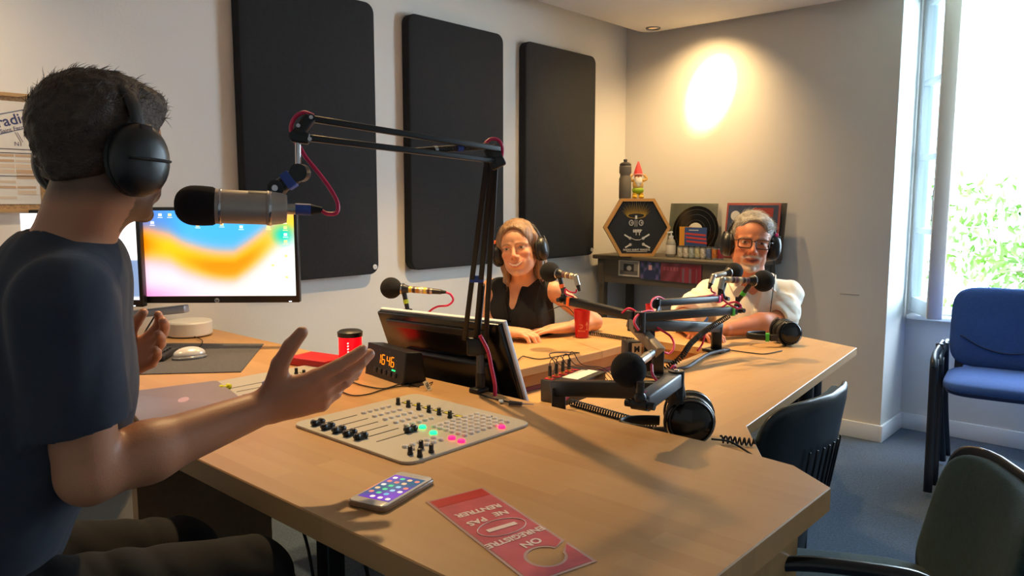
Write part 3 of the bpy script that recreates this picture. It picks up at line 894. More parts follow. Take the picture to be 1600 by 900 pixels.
def face_cols(P, c, R, k, skin, lips, brow, teeth=True, beard=None, stubble=0.0, smile=1.0, lash=(40, 28, 22), squint=1.0, wide=1.0):
    Q = (P - np.array(c)) @ np.array(R) / k
    x, y, z = Q[:, 0], Q[:, 1], Q[:, 2]
    ay = np.abs(y)
    S_ = np.array(rgb(skin)[:3]); col = np.repeat(S_[None], len(P), 0)
    def blend(m, c_, h=1.0):
        nonlocal col
        m = (np.clip(m, 0, 1) * h)[:, None]
        col = col * (1 - m) + np.array(rgb(c_)[:3])[None] * m
    def soft(d, w): return np.clip(0.5 - d / w, 0, 1)
    front = (x > 0.045) & (np.abs(z) < 0.13) & (ay < 0.08)
    red = tuple(min(255, int(a)) for a in (skin[0] * 1.0, skin[1] * 0.80, skin[2] * 0.74))
    blend(np.exp(-((ay - 0.040) ** 2 + (z + 0.030) ** 2) / 0.00045) * front, red, 0.6)
    blend(np.exp(-(y ** 2 + (z + 0.034) ** 2) / 0.00025) * front, red, 0.6)
    zm = -0.0690 + 0.0080 * smile * (y / 0.0235) ** 2
    w = 0.0300 * wide
    dz = z - zm
    inm = soft((ay - w) * 1.0, 0.003) * front
    blend(inm * soft(np.abs(dz + 0.0005) - 0.0100 * np.sqrt(np.clip(1 - (y / w) ** 2, 0.05, 1)), 0.003), lips, 0.85)
    gap = (0.0042 if teeth else 0.0026) * np.sqrt(np.clip(1 - (y / (0.0265 * wide)) ** 2, 0, 1))
    blend(soft(ay - 0.0265 * wide, 0.002) * soft(np.abs(dz) - gap, 0.0016) * front, (236, 222, 204) if teeth else (80, 36, 32), 0.95)
    blend(soft(ay - 0.027, 0.002) * soft(np.abs(dz + 0.0046) - 0.0006, 0.0018) * front, (110, 48, 42), 0.6)
    # nostrils, smile folds
    blend(np.exp(-((ay - 0.008) ** 2 + (z + 0.0425) ** 2) / 0.00001) * (x > 0.088), (90, 45, 38), 0.8)
    fold = np.abs((ay - 0.022) - (-(z + 0.040)) * 0.55)
    blend(soft(fold - 0.0012, 0.003) * (z < -0.036) * (z > -0.066) * front, red, 0.8)
    # eyes
    ey = ay - 0.0315; ez = z + 0.001 - 0.0016
    eh = 0.0046 * squint
    lid = (ey / 0.0135) ** 2 + (ez / eh) ** 2
    fr_ = x > 0.06
    blend(soft(lid - 1, 0.5) * fr_, (214, 202, 194), 0.9)
    blend(soft((np.sqrt(ey ** 2 + ez ** 2) - 0.0052), 0.002) * soft(lid - 1, 0.3) * fr_, (46, 34, 28), 1)
    arc = np.abs(ez - eh * np.sqrt(np.clip(1 - (ey / 0.0145) ** 2, 0, 1)))
    blend(soft(arc - 0.0011, 0.0016) * (np.abs(ey) < 0.0145) * fr_, lash, 0.9)
    arc2 = np.abs(ez + eh * np.sqrt(np.clip(1 - (ey / 0.0140) ** 2, 0, 1)))
    blend(soft(arc2 - 0.0006, 0.0016) * (np.abs(ey) < 0.0135) * fr_, lash, 0.5)
    # brows
    bz = 0.0195 - 0.0040 * ((ay - 0.030) / 0.018) ** 2
    blend(soft(np.abs(z - bz) - 0.0024, 0.003) * soft(np.abs(ay - 0.031) - 0.0185, 0.004) * (x > 0.05), brow, 0.8)
    if beard is not None:
        must = soft(np.abs(z + 0.0525 - (-0.006) * (ay / 0.03) ** 2) - 0.0050, 0.004) * soft(ay - 0.033, 0.006) * front
        blend(must, beard, 0.85)
        gt_ = soft(z + 0.080, 0.008) * soft(ay - 0.034, 0.012) * (x > 0.04) * (z > -0.125)
        blend(gt_, beard, 0.8)
        ln = soft(np.abs(ay - 0.034 + (z + 0.075) * -0.1) - 0.004, 0.008) * (z < -0.055) * (z > -0.10) * front
        blend(ln, beard, 0.5)
    if stubble:
        st = soft(z + 0.045 + 0.25 * np.clip(x, 0, .1), 0.02) * soft(-(z + 0.125), 0.02) * (x > -0.01)
        blend(st, (70, 50, 40), stubble)
    return col

def hand(s, W, x, n, left=False, k=1.0, fat=1.0, curl=(0.25, 0.3, 0.25), spread=0.06, thumb=(0.7, 0.6, 0.25), curls=None, bl=0.006):
    """hand grown from wrist W: x fingers' direction, n where the palm faces"""
    x = V(x).normalized(); n = V(n); n = (n - x * n.dot(x)).normalized()
    t = n.cross(x) if left else x.cross(n)
    W = V(W)
    kn = []
    for o, lx in ((0.029, 0.082), (0.010, 0.087), (-0.009, 0.084), (-0.027, 0.076)):
        kn.append(W + (x * lx + t * o) * k)
    for i, q in enumerate(kn):
        s.cone(W + (t * (0.016 - 0.010 * i) + x * 0.012) * k, q - n * 0.001, 0.0155 * k, 0.0105 * k, 0.014)
    s.ell(W + (x * 0.045 + t * 0.002) * k, (0.040 * k, 0.034 * k, 0.014 * k), np.array(Matrix((x, t, n)).transposed()), 0.012)
    lens = [0.074, 0.082, 0.076, 0.060]; rr = [0.0090, 0.0093, 0.0088, 0.0078]
    for i in range(4):
        c = curl if curls is None else curls[i]
        p = kn[i]; a = 0; sp = (1.5 - i) * spread
        base = (x + t * sp).normalized()
        r = rr[i] * k * fat
        for j, fr_ in enumerate((0.46, 0.30, 0.24)):
            a += c[j]
            d = base * math.cos(a) + n * math.sin(a)
            q = p + d * lens[i] * fr_ * k
            s.cone(p, q, r, r * 0.92, bl if j == 0 else 0.003)
            p = q; r *= 0.92
    p = W + (x * 0.022 + t * 0.022 + n * 0.006) * k
    d = (t * thumb[0] + x * thumb[1] + n * thumb[2]).normalized()
    q = p + d * 0.042 * k; s.cone(p, q, 0.0165 * k, 0.0125 * k, 0.012)
    d = (d + x * 0.35).normalized(); p, q = q, q + d * 0.032 * k; s.cone(p, q, 0.0120 * k, 0.0105 * k, 0.004)
    d = (d + x * 0.15 - t * .1).normalized(); p, q = q, q + d * 0.026 * k; s.cone(p, q, 0.0108 * k, 0.0088 * k, 0.004)

def strands(mb, P, N, n, flow, length, r, rnd, lift=0.3, wob=0.25, seg=3):
    idx = rnd.choices(range(len(P)), k=n)
    for i in idx:
        p = V(P[i]); nn = V(N[i])
        f = flow(p, nn); f = (f - nn * f.dot(nn))
        if f.length < 1e-5: continue
        f.normalize(); L = length * rnd.uniform(0.6, 1.3)
        d = (f + nn * lift * rnd.uniform(0.3, 1.6) + V((rnd.gauss(0, wob), rnd.gauss(0, wob), rnd.gauss(0, wob)))).normalized()
        pts = [p - nn * 0.002]
        for j in range(seg):
            pts.append(pts[-1] + d * L / seg); d = (d - nn * 0.18 + V((rnd.gauss(0, .12), rnd.gauss(0, .12), rnd.gauss(0, .12)))).normalized()
        mb.tube(pts, [r, r * .9, r * .6, r * .15][:seg + 1], n=3)
def vnormals(o):
    me = o.data
    n = np.zeros(len(me.vertices) * 3, np.float32); me.vertex_normals.foreach_get('vector', n)
    p = np.zeros(len(me.vertices) * 3, np.float32); me.vertices.foreach_get('co', p)
    return p.reshape(-1, 3) + np.array(o.location if o.parent is None else o.parent.location), n.reshape(-1, 3)

# ---- headphones fitted to a head (things of their own)
M_blk = mat('black_plastic', (22, 23, 26), rough=0.38)
M_blkr = mat('black_rubber', (18, 18, 20), rough=0.75)
M_foam = mat('black_foam', (20, 20, 23), rough=1.0, bump=0.5, bscale=900)
M_leather = mat('black_leatherette', (20, 20, 22), rough=0.5, bump=0.15, bscale=400)
M_chrome = mat('chrome', (200, 200, 205), rough=0.18, metal=1.0)
def headphones(name, label, c, R, k=1.0, width=0.083, band_h=0.128, tape=None, loc=None, cup_r=0.046, back=-0.006, ring=False, spread=0.0, group=None, stripe=False, band_pad=False):
    t = thing(name, label, 'headphones', loc if loc is not None else V(c), 0, group)
    R4 = TR(V(c)) @ R.to_4x4()
    Q = lambda p: R4 @ (V(p) * k)
    hb = MB(); hb2 = MB()
    pts = []
    for i in range(17):
        a = pi * i / 16
        pts.append(Q((back, (width + 0.008) * math.cos(a), -0.012 + band_h * math.sin(a) ** 0.8)))
    # flat band section laid across the head
    secs = 10; vs = []; fs = []
    for i, p in enumerate(pts):
        a = pi * i / 16
        out = (R @ V((0, math.cos(a), math.sin(a)))).normalized(); fw = R @ V((1, 0, 0))
        w = (0.009 + 0.007 * math.sin(a)) * k; th = (0.003 + 0.003 * math.sin(a)) * k
        for j in range(secs):
            b = 2 * pi * j / secs
            vs.append(p + fw * w * math.cos(b) + out * th * math.sin(b))
    for i in range(16):
        for j in range(secs): fs.append((i * secs + j, i * secs + (j + 1) % secs, (i + 1) * secs + (j + 1) % secs, (i + 1) * secs + j))
    fs.append(tuple(range(secs))[::-1]); fs.append(tuple(16 * secs + j for j in range(secs)))
    hb.add(vs, fs, 0, True)
    h_ = hb.build('headband', M_leather, t, world=True)
    if band_pad:
        vs2 = [v for v in vs]
        pm = MB(); pts2 = pts[4:13]
        for sx in (-1,):
            vv = []; ff = []
            for i, p in enumerate(pts[4:13]):
                a = pi * (i + 4) / 16; out = (R @ V((0, math.cos(a), math.sin(a)))).normalized(); fw = R @ V((1, 0, 0))
                for j in range(secs):
                    b = 2 * pi * j / secs
                    vv.append(p - out * 0.004 + fw * 0.018 * k * math.cos(b) + out * 0.0075 * k * math.sin(b))
            for i in range(8):
                for j in range(secs): ff.append((i * secs + j, i * secs + (j + 1) % secs, (i + 1) * secs + (j + 1) % secs, (i + 1) * secs + j))
            ff.append(tuple(range(secs))[::-1]); ff.append(tuple(8 * secs + j for j in range(secs)))
            pm.add(vv, ff, 0, True)
        pm.build('band_cushion', M_leather, h_, world=True)
    for sy in (1, -1):
        cc = V((back, sy * width, -0.014)); ax = R @ V((0, sy, 0))
        cr = cup_r * k
        cm = MB(); cm.lathe([(0.0002, 0.030 * k), (cr * .45, 0.029 * k), (cr * .78, 0.024 * k), (cr * .95, 0.015 * k), (cr, 0.004 * k), (cr * .98, -0.002 * k), (0.0002, -0.002 * k)], Q(cc), ax, 30)
        # taller than wide
        up = R @ V((0, 0, 1)); ctr = Q(cc)
        def tall(m):
            m.v = [(V(p) + up * (V(p) - ctr).dot(up) * 0.16)[:] for p in m.v]; return m
        cup = tall(cm).build('ear_cup', M_blk, t, world=True)
        if stripe:
            sm = MB(); fw = R @ V((1, 0, 0))
            st = [ctr + fw * cr * q + ax * (0.031 - 0.014 * abs(q) ** 2.5) * k for q in (-0.72, -0.4, 0, 0.4, 0.72)]
            sm.tube(st, 0.004, n=8, smooth_n=3, flat=(0.0055 * k, 0.0025 * k)); sm.build('cup_stripe', M_blkr, cup, world=True)
        if ring:
            tall(MB().lathe([(cr * .80, 0.0245 * k), (cr * .84, 0.0262 * k), (cr * .90, 0.0225 * k)], Q(cc), ax, 30)).build('trim_ring', M_chrome, cup, world=True)
        cu = MB(); cu.lathe([(cr * .45, -0.012 * k), (cr * .60, -0.019 * k), (cr * .85, -0.018 * k), (cr * 1.0, -0.010 * k), (cr * .99, -0.003 * k), (cr * .4, -0.003 * k)], Q(cc), ax, 30)
        tall(cu).build('ear_cushion', M_leather, t, world=True)
        yk = MB(); yk.bar(Q(cc + V((0, sy * 0.018, 0.045))), Q((back, sy * (width + 0.010), 0.022)), 0.016 * k, 0.006 * k, bev=0.002, up=ax)
        yk.bar(Q(cc + V((0, sy * 0.026, 0.02))), Q(cc + V((0, sy * 0.018, 0.050))), 0.02 * k, 0.005 * k, bev=0.002, up=ax)
        yk.build('yoke', M_blk, t, world=True)
        if tape and (tape[1] == sy or tape[1] == 0):
            tm_ = MB(); tm_.bar(Q((back, sy * (width + 0.009), 0.022)), Q((back, sy * (width + 0.006), 0.045)), 0.026 * k, 0.012 * k, bev=0.002, up=ax)
            tm_.build('coloured_tape', mat('tape_' + tape[0], {'pink': (232, 50, 120), 'orange': (240, 110, 40), 'green': (70, 190, 60)}[tape[0]], rough=0.5), t, world=True)
    return t

# ---------------------------------------------------------------- host (seen from behind, near left)
M_navy = mat('navy_jersey', (44, 50, 64), rough=0.95, var=0.08, vscale=40, bump=0.12, bscale=900, sheen=0.08)
M_jean = mat('black_denim', (17, 18, 21), rough=0.9, var=0.15, vscale=120, bump=0.2, bscale=800)
def fold_noise(sc, amp, seed=0.0, dirs=None):
    rs = np.random.RandomState(int(seed * 10) + 3)
    ks = [(rs.normal(size=3) * sc, rs.uniform(0, 6.3)) for _ in range(7)]
    if dirs is not None:
        dv = np.array(dirs, float); dv /= np.linalg.norm(dv)
        ks = [(k_ - dv * k_.dot(dv) * 0.85, p_) for k_, p_ in ks]
    def f(X, Y, Z):
        a = 0
        for k_, p_ in ks: a = a + np.sin(X * k_[0] + Y * k_[1] + Z * k_[2] + p_)
        return -np.abs(a) / 7 * amp
    return f
SK = (190, 132, 100)
def host():
    HC = at(162, 238, d=1.16); HR = orient(15, -3, 0); hk = 0.885
    N = V((0.415, 1.290, 1.215))                 # base of the neck
    f = azv(-15); r = azv(-105)
    RS = N + r * 0.165 + V((0, 0, -0.085)) - f * 0.015
    LS = N - r * 0.165 + V((0, 0, -0.085)) + f * 0.01
    EL = at(138, 742, d=1.03); WR = at(412, 636, d=1.24)
    LE = V((0.50, 1.66, 0.93)); LW_ = at(184, 574, d=1.62)
    HIP = N - f * 0.20 - V((0, 0, 0.53)); HIP.z = 0.66
    s = SDF((-0.12, 0.85, 0.60), (0.95, 1.95, 1.50), 0.004)
    L = Local(s, HC, HR, hk)
    sculpt_head(L, male=1, jaw=1.05)
    neck(L, N + f * 0.0 + V((0, 0, -0.03)), 0.056, 0.056, 0.025)
    for a in (RS, LS): s.cone(N + V((0, 0, -0.05)), a, 0.050, 0.050, 0.04)
    Rt = Matrix((f, -r, V((0, 0, 1)))).transposed()
    for q, rad in ((N + f * 0.0 - V((0, 0, 0.20)), (0.082, 0.155, 0.17)), ((N + HIP) / 2 - V((0, 0, 0.05)), (0.08, 0.145, 0.18))):
        s.ell(q, rad, np.array(Rt), 0.05)
    for S0, E0, W0_, in ((RS, EL, WR), (LS, LE, LW_)):
        s.cone(S0, E0, 0.054, 0.041, 0.02)
        m_ = E0 + (W0_ - E0) * 0.3
        s.cone(E0, m_, 0.039, 0.043, 0.015); s.cone(m_, W0_, 0.043, 0.029, 0.02)
    Rr, Ff, U = _R, _F, V((0, 0, 1))
    x1 = (Rr * 0.94 + Ff * 0.22 + U * 0.24)
    hand(s, WR, x1, Ff * 0.80 + U * 0.5 - Rr * 0.1, False, 1.18, 1.15, curls=[(0.10, 0.15, 0.15), (0.22, 0.25, 0.2), (0.40, 0.3, 0.25), (0.62, 0.35, 0.3)], spread=0.09, thumb=(0.85, 0.42, 0.1))
    hand(s, LW_, Rr * 0.8 + U * 0.42 - Ff * 0.1, -Ff * 0.75 + U * 0.5, True, 1.12, 1.15, curls=[(0.35, 0.35, 0.3)] * 2 + [(0.45, 0.35, 0.3)] * 2, spread=0.05, thumb=(0.4, 0.8, 0.4))
    def cols(P):
        c = face_cols(P, HC, HR, hk, SK, (170, 96, 84), (40, 28, 20), teeth=False, stubble=0.0)
        Q = (P - np.array(HC)) @ np.array(HR) / hk
        x, y, z = Q.T
        m = np.clip((-(z + 0.055 - 0.35 * (x - .04))) / 0.02, 0, 1) * (x > 0.012) * (x < 0.105) * (z > -0.135) * (np.abs(y) < 0.075)
        c = c * (1 - 0.75 * m[:, None]) + np.array(rgb((48, 34, 26))[:3]) * 0.75 * m[:, None]
        # cropped nape
        m = np.clip((0.03 - x) / 0.03, 0, 1) * np.clip((z + 0.095) / 0.03, 0, 1) * (z < 0.1)
        c = c * (1 - 0.8 * m[:, None]) + np.array(rgb((60, 44, 34))[:3]) * 0.8 * m[:, None]
        return c
    body = s.build('person', M_skin, cols=cols, origin=(HIP.x, HIP.y, 0.0))
    tag(body, 'person seen from behind at the left in a navy t-shirt, one hand held out', 'person')
    # t-shirt
    s = SDF((-0.16, 0.85, 0.58), (0.75, 1.75, 1.34), 0.004)
    s.cone(N + V((0, 0, -0.065)) - f * 0.005, N + V((0, 0, -0.05)) + f * 0.01, 0.075, 0.07, 0.02)
    for a in (RS, LS): s.cone(N + V((0, 0, -0.060)), a, 0.062, 0.058, 0.05)
    s.ell(N - V((0, 0, 0.20)) - f * 0.02, (0.105, 0.178, 0.19), np.array(Rt), 0.05)
    s.ell((N + HIP) / 2 - V((0, 0, 0.03)) + f * 0.0, (0.105, 0.165, 0.22), np.array(Rt), 0.06)
    s.ell(HIP + V((0, 0, 0.12)) + f * 0.02, (0.115, 0.165, 0.16), np.array(Rt), 0.05)
    SE = RS + (EL - RS) * 0.70; SL = LS + (LE - LS) * 0.75
    ax_ = (EL - RS).normalized()
    s.warp(fold_noise(26, 0.010, 1, dirs=(0.3, 0.1, 1)))
    s2 = SDF((-0.16, 0.85, 0.58), (0.75, 1.75, 1.34), 0.004)
    s2.cone(RS, SE + ax_ * 0.05, 0.060, 0.066, 0.035); s2.cone(LS, SL, 0.066, 0.068, 0.035)
    s2.warp(fold_noise(34, 0.010, 8, dirs=(0.3, 0.1, 1)))
    s2.plane(SE, ax_ + f * 0.12, lo=SE - V((0.14, 0.14, 0.16)), hi=SE + V((0.14, 0.14, 0.16)))
    s2.cone(SE - ax_ * 0.03, SE + ax_ * 0.1, 0.052, 0.056, 0, 'sub')
    h_ = np.maximum(0.03 - np.abs(s.D - s2.D), 0) / 0.03
    s.D = np.minimum(s.D, s2.D) - h_ * h_ * 0.0075
    s.warp(fold_noise(60, 0.003, 2, dirs=(0.5, 0.2, 1)))
    # neck opening
    s.cone(N + V((0, 0, -0.012)) + f * 0.004, N + V((0, 0, 0.09)) + f * 0.02, 0.061, 0.075, 0.004, 'sub')
    s.plane((0, 0, 0.60), (0, 0, -1))
    shirt = s.build('t_shirt', M_navy, body)
    sm = MB(); ring = []
    for i in range(24):      # ribbed collar
        a = 2 * pi * i / 24
        ring.append(N + f * (0.064 * math.cos(a) + 0.002) - r * 0.064 * math.sin(a) + V((0, 0, -0.014 - 0.012 * math.cos(a))))
    sm.tube(ring, 0.006, n=8, smooth_n=2, closed=True)
    sm.build('collar', mat('navy_rib', (34, 39, 54), rough=0.95), shirt, world=True)
    # seams on the right shoulder and sleeve
    # trousers
    s = SDF((-0.16, 0.85, 0.0), (0.95, 1.75, 0.86), 0.006)
    s.ell(HIP + V((0, 0, 0.0)), (0.14, 0.18, 0.13), np.array(Rt), 0)
    for sgn, kn_ in ((1, V((0.585, 1.10, 0.655))), (-1, V((0.60, 1.38, 0.60)))):
        h0 = HIP + r * 0.09 * sgn + f * 0.04
        s.cone(h0, kn_, 0.098, 0.072, 0.04)
        an = kn_ + V((-0.12, 0, -0.52))
        s.cone(kn_, an, 0.070, 0.05, 0.02)
    s.warp(fold_noise(40, 0.010, 5, dirs=(0, 1, 0.2)))
    s.build('trousers', M_jean, body)
    for y in (1.10, 1.38):
        sh = MB(); sh.ball((0.55, y, 0.045), (0.14, 0.05, 0.045)); sh.ball((0.49, y, 0.075), (0.06, 0.045, 0.065))
        sh.build('shoe', M_blkr, body, world=True)
    # hair
    s = SDF(HC - V((0.16, 0.16, 0.16)), HC + V((0.16, 0.16, 0.18)), 0.0035)
    Lh = Local(s, HC, HR, hk)
    Lh.ell((-0.016, 0, 0.040), (0.1015, 0.0805, 0.090), 0)
    Lh.ell((0.022, 0, 0.075), (0.080, 0.064, 0.050), 0.02)
    Lh.ell((0.058, -0.004, 0.086), (0.036, 0.045, 0.026), 0.02)     # quiff
    Lh.ell((-0.036, 0, -0.020), (0.058, 0.058, 0.062), 0.02)
    s.warp(fold_noise(110, 0.008, 7)); s.warp(lambda X, Y, Z: np.float32(-0.003) + 0 * X)
    # uncover face and neck
    Lh.ell((0.098, 0, -0.020), (0.068, 0.085, 0.082), 0.008, 'sub')
    s.plane(Lh.p((-0.06, 0, -0.050)), HR @ V((0.25, 0, -1)), 0.01)
    s.plane(Lh.p((0.040, 0, 0.0)), HR @ V((1.0, 0, -0.75)), 0.01)
    hair = s.build('hair', mat('dark_brown_hair', (60, 42, 29), rough=0.5, var=0.35, vscale=90, bump=0.4, bscale=400), body)
    P, Nn = vnormals(hair)
    Q = (P - np.array(HC)) @ np.array(HR)
    rnd = random.Random(5)
    top_ = [i for i in range(len(P)) if Q[i, 2] > 0.055]; sid = [i for i in range(len(P)) if -0.06 < Q[i, 2] <= 0.06]
    fm = MB(); fw = HR @ V((1, 0, 0.25))
    strands(fm, P[top_], Nn[top_], 1500, lambda p, n: fw + V((0, 0, 0.2)), 0.017, 0.0006, rnd, 0.20, 0.35)
    strands(fm, P[sid], Nn[sid], 1300, lambda p, n: V((0, 0, -1)) + fw * 0.2, 0.011, 0.0006, rnd, 0.15, 0.2)
    fm.v = [(V(p) - V(body.location))[:] for p in fm.v]
    ho = fm.build('hair_strands', mat('dark_hair_strand', (66, 46, 32), rough=0.5), hair)
    headphones('headphones', 'large black headphones worn by the person in the navy t-shirt', HC, HR, 1.0, width=0.083, band_h=0.122, cup_r=0.046, back=-0.006, stripe=True, band_pad=True)
    st = thing('swivel_stool', 'black swivel stool under the person in the navy t-shirt', 'stool', (HIP.x + 0.04, HIP.y, 0))
    MB().lathe([(0.0002, 0.48), (0.19, 0.48), (0.21, 0.50), (0.205, 0.54), (0.17, 0.56), (0.0002, 0.565)]).build('seat', M_leather, st)
    MB().cyl((0, 0, 0.05), (0, 0, 0.48), 0.025).build('column', M_tub, st)
    for k in range(5):
        a = 2 * pi * k / 5
        MB().bar((0, 0, 0.08), (math.cos(a) * 0.26, math.sin(a) * 0.26, 0.03), 0.04, 0.025, bev=0.005).build('leg', M_shell, st)
host()

# ---------------------------------------------------------------- the woman
def merge(s, s2, k=0.03):
    h_ = np.maximum(k - np.abs(s.D - s2.D), 0) / k
    s.D = np.minimum(s.D, s2.D) - h_ * h_ * k / 4
def limb(s, pts, rs, k=0.015):
    s.chain(pts, rs, k)
def woman():
    HC = at(811, 388, d=3.02); HR = orient(207, 3, -9); hk = 0.945
    f = azv(196); l = azv(286)          # torso facing, its own left
    N = at(815, 432, d=3.12)
    LSh = N + l * 0.142 - V((0, 0, 0.052)); RSh = N - l * 0.142 - V((0, 0, 0.055))
    LE = at(928, 503, d=3.12); LWr = at(888, 506, d=3.02)
    RE = at(762, 522, d=3.05); RWr = at(788, 523, d=2.92)
    LE.z = max(LE.z, 0.775); LWr.z = 0.768; RWr.z = 0.768; RE.z = 0.77
    HIP = N - f * 0.10 - V((0, 0, 0.46)); HIP.z = 0.50
    Rt = Matrix((f, l, V((0, 0, 1)))).transposed()
    lo = V((1.75, 1.55, 0.40)); hi = V((2.85, 2.60, 1.26))
    s = SDF(lo, hi, 0.0035)
    L = Local(s, HC, HR, hk)
    sculpt_head(L, male=0, jaw=0.98, nose=0.95, smile=1.1, cheek=1.15, fat=0.6, wide=1.22)
    s.cone(L.p((-0.018, 0, -0.06)), N - V((0, 0, 0.03)), 0.044, 0.048, 0.02)
    s.cone(N - V((0, 0, 0.030)), LSh, 0.034, 0.034, 0.05); s.cone(N - V((0, 0, 0.030)), RSh, 0.034, 0.034, 0.05)
    s.ell(N - V((0, 0, 0.17)), (0.095, 0.135, 0.15), np.array(Rt), 0.04)
    s.ell(N - V((0, 0, 0.32)), (0.09, 0.125, 0.16), np.array(Rt), 0.05)
    limb(s, [LSh, LE], [0.038, 0.034]); limb(s, [LE, LE * .6 + LWr * .4, LWr], [0.033, 0.033, 0.022])
    limb(s, [RSh, RE], [0.038, 0.032]); limb(s, [RE, RE * .6 + RWr * .4, RWr], [0.033, 0.032, 0.022])
    hand(s, LWr, -_R * 0.92 - _F * 0.30 - V((0, 0, 0.05)), V((0, 0, -1)), True, 1.08, curls=[(0.02, 0.15, 0.1)] * 4, spread=0.09, thumb=(0.5, 0.8, 0.1))
    hand(s, RWr, _R * 0.86 - _F * 0.40 + V((0, 0, 0.0)), V((0, 0, -1)), False, 1.08, curls=[(0.35, 0.7, 0.5)] * 4, spread=0.03, thumb=(0.3, 0.9, 0.3))
    skin = (224, 164, 126)
    body = s.build('person', M_skin, cols=lambda P: face_cols(P, HC, HR, hk, skin, (196, 96, 88), (150, 108, 74), smile=1.1, wide=1.22, squint=0.9, lash=(84, 56, 42)), origin=(HIP.x, HIP.y, 0.45))
    tag(body, 'person smiling, in a black sleeveless top, hands resting on the table', 'person')
    # sleeveless top
    s = SDF(lo, hi, 0.0035)
    s.cone(N - V((0, 0, 0.060)), N + l * 0.105 - V((0, 0, 0.052)), 0.055, 0.046, 0.03)
    s.cone(N - V((0, 0, 0.060)), N - l * 0.105 - V((0, 0, 0.055)), 0.055, 0.046, 0.03)
    s.ell(N - V((0, 0, 0.17)) + f * 0.012, (0.104, 0.143, 0.150), np.array(Rt), 0.03)
    for q in (-1, 1): s.ell(N - V((0, 0, 0.165)) + f * 0.062 + l * q * 0.058, (0.052, 0.058, 0.060), np.array(Rt), 0.04)
    s.ell(N - V((0, 0, 0.33)) + f * 0.005, (0.108, 0.145, 0.18), np.array(Rt), 0.05)
    s.warp(fold_noise(38, 0.010, 3, dirs=(0.1, 0.1, 1)))
    for q, sh_ in ((1, LSh), (-1, RSh)):      # armholes
        s.ell(sh_ + l * q * 0.034 - V((0, 0, 0.045)), (0.07, 0.040, 0.085), np.array(Rt), 0.006, 'sub')
    s.cone(N + V((0, 0, -0.02)) + f * 0.012, N + V((0, 0, 0.06)), 0.050, 0.07, 0.004, 'sub')
    s.chain([N - V((0, 0, 0.03)) + f * 0.085, N - V((0, 0, 0.10)) + f * 0.105, N - V((0, 0, 0.175)) + f * 0.125], [0.036, 0.025, 0.008], 0.004, 'sub')
    s.plane((0, 0, 0.43), (0, 0, -1))
    top_ = s.build('sleeveless_top', mat('black_blouse', (24, 25, 28), rough=0.85, bump=0.1, bscale=600), body)
    col_ = MB()
    for q in (-1, 1):
        col_.tube([N - f * 0.055 + l * q * 0.012 - V((0, 0, 0.0)), N + l * q * 0.060 - V((0, 0, 0.008)), N + f * 0.062 + l * q * 0.042 - V((0, 0, 0.045)), N + f * 0.098 + l * q * 0.030 - V((0, 0, 0.095)), N + f * 0.118 + l * q * 0.004 - V((0, 0, 0.168))], 0.0055, n=8, smooth_n=5)
    col_.build('neckline', mat('black_blouse', (24, 25, 28)), top_, world=True)
    s = SDF(V((1.6, 1.6, 0.0)), V((2.8, 2.7, 0.66)), 0.008)
    s.ell(HIP, (0.13, 0.17, 0.11), np.array(Rt), 0)
    for q in (-1, 1):
        kn_ = HIP + f * 0.40 + l * q * 0.10 + V((0, 0, 0.0)); s.cone(HIP + l * q * 0.085, kn_, 0.08, 0.058, 0.03); s.cone(kn_, kn_ + V((-0.02, 0, -0.44)), 0.056, 0.04, 0.02)
    s.build('trousers', M_jean, body)
    # hair: light brown, parted, down to the shoulders
    s = SDF(HC - V((0.2, 0.2, 0.26)), HC + V((0.2, 0.2, 0.17)), 0.003)
    Lh = Local(s, HC, HR, hk)
    Lh.ell((-0.016, 0, 0.036), (0.103, 0.0835, 0.089), 0)
    Lh.ell((0.018, 0, 0.058), (0.080, 0.070, 0.060), 0.02)
    Lh.ell((0.105, 0, -0.018), (0.068, 0.070, 0.106), 0.010, 'sub')
    Lh.ell((0.06, 0, -0.075), (0.085, 0.060, 0.07), 0.010, 'sub')
    s.plane(Lh.p((0.0, 0, -0.04)), HR @ V((0.6, 0, -1)), 0.01)
    s2 = SDF(HC - V((0.2, 0.2, 0.26)), HC + V((0.2, 0.2, 0.17)), 0.003)
    L2 = Local(s2, HC, HR, hk)
    for q in (-1, 1):
        for i in range(4):
            x0 = 0.012 - i * 0.022
            L2.s.chain([L2.p((x0 + 0.012, q * 0.074, 0.045)), L2.p((x0 - 0.010, q * 0.083, -0.02)), L2.p((x0 - 0.022, q * 0.076, -0.08)), L2.p((x0 - 0.012, q * (0.072 + 0.004 * i), -0.135 - 0.012 * (i % 2)))], [0.012, 0.015, 0.014, 0.006], 0.008)
    for i in range(5):
        y = -0.05 + i * 0.025
        L2.s.chain([L2.p((-0.095, y, 0.02)), L2.p((-0.098, y, -0.06)), L2.p((-0.085, y * 1.2, -0.145))], [0.02, 0.02, 0.009], 0.01)
    merge(s, s2, 0.014)
    s.warp(fold_noise(210, 0.0045, 4, dirs=(0, 0, 1)))
    hm = mat('light_brown_hair', (146, 114, 84), rough=0.42, var=0.35, vscale=60, bump=0.5, bscale=160, stretch=(1, 1, 0.12))
    hair = s.build('hair', hm, body)
    P, Nn = vnormals(hair); Q = (P - np.array(HC)) @ np.array(HR); rnd = random.Random(8)
    sel = [i for i in range(len(P)) if Q[i, 0] < 0.06]
    fm = MB(); strands(fm, P[sel], Nn[sel], 600, lambda p, n: V((0, 0, -1)) - HR @ V((0.3, 0, 0)), 0.040, 0.0005, rnd, 0.05, 0.08)
    fm.v = [(V(p) - V(body.location))[:] for p in fm.v]
    fm.build('hair_strands', mat('light_hair_strand', (168, 134, 102), rough=0.45), hair)
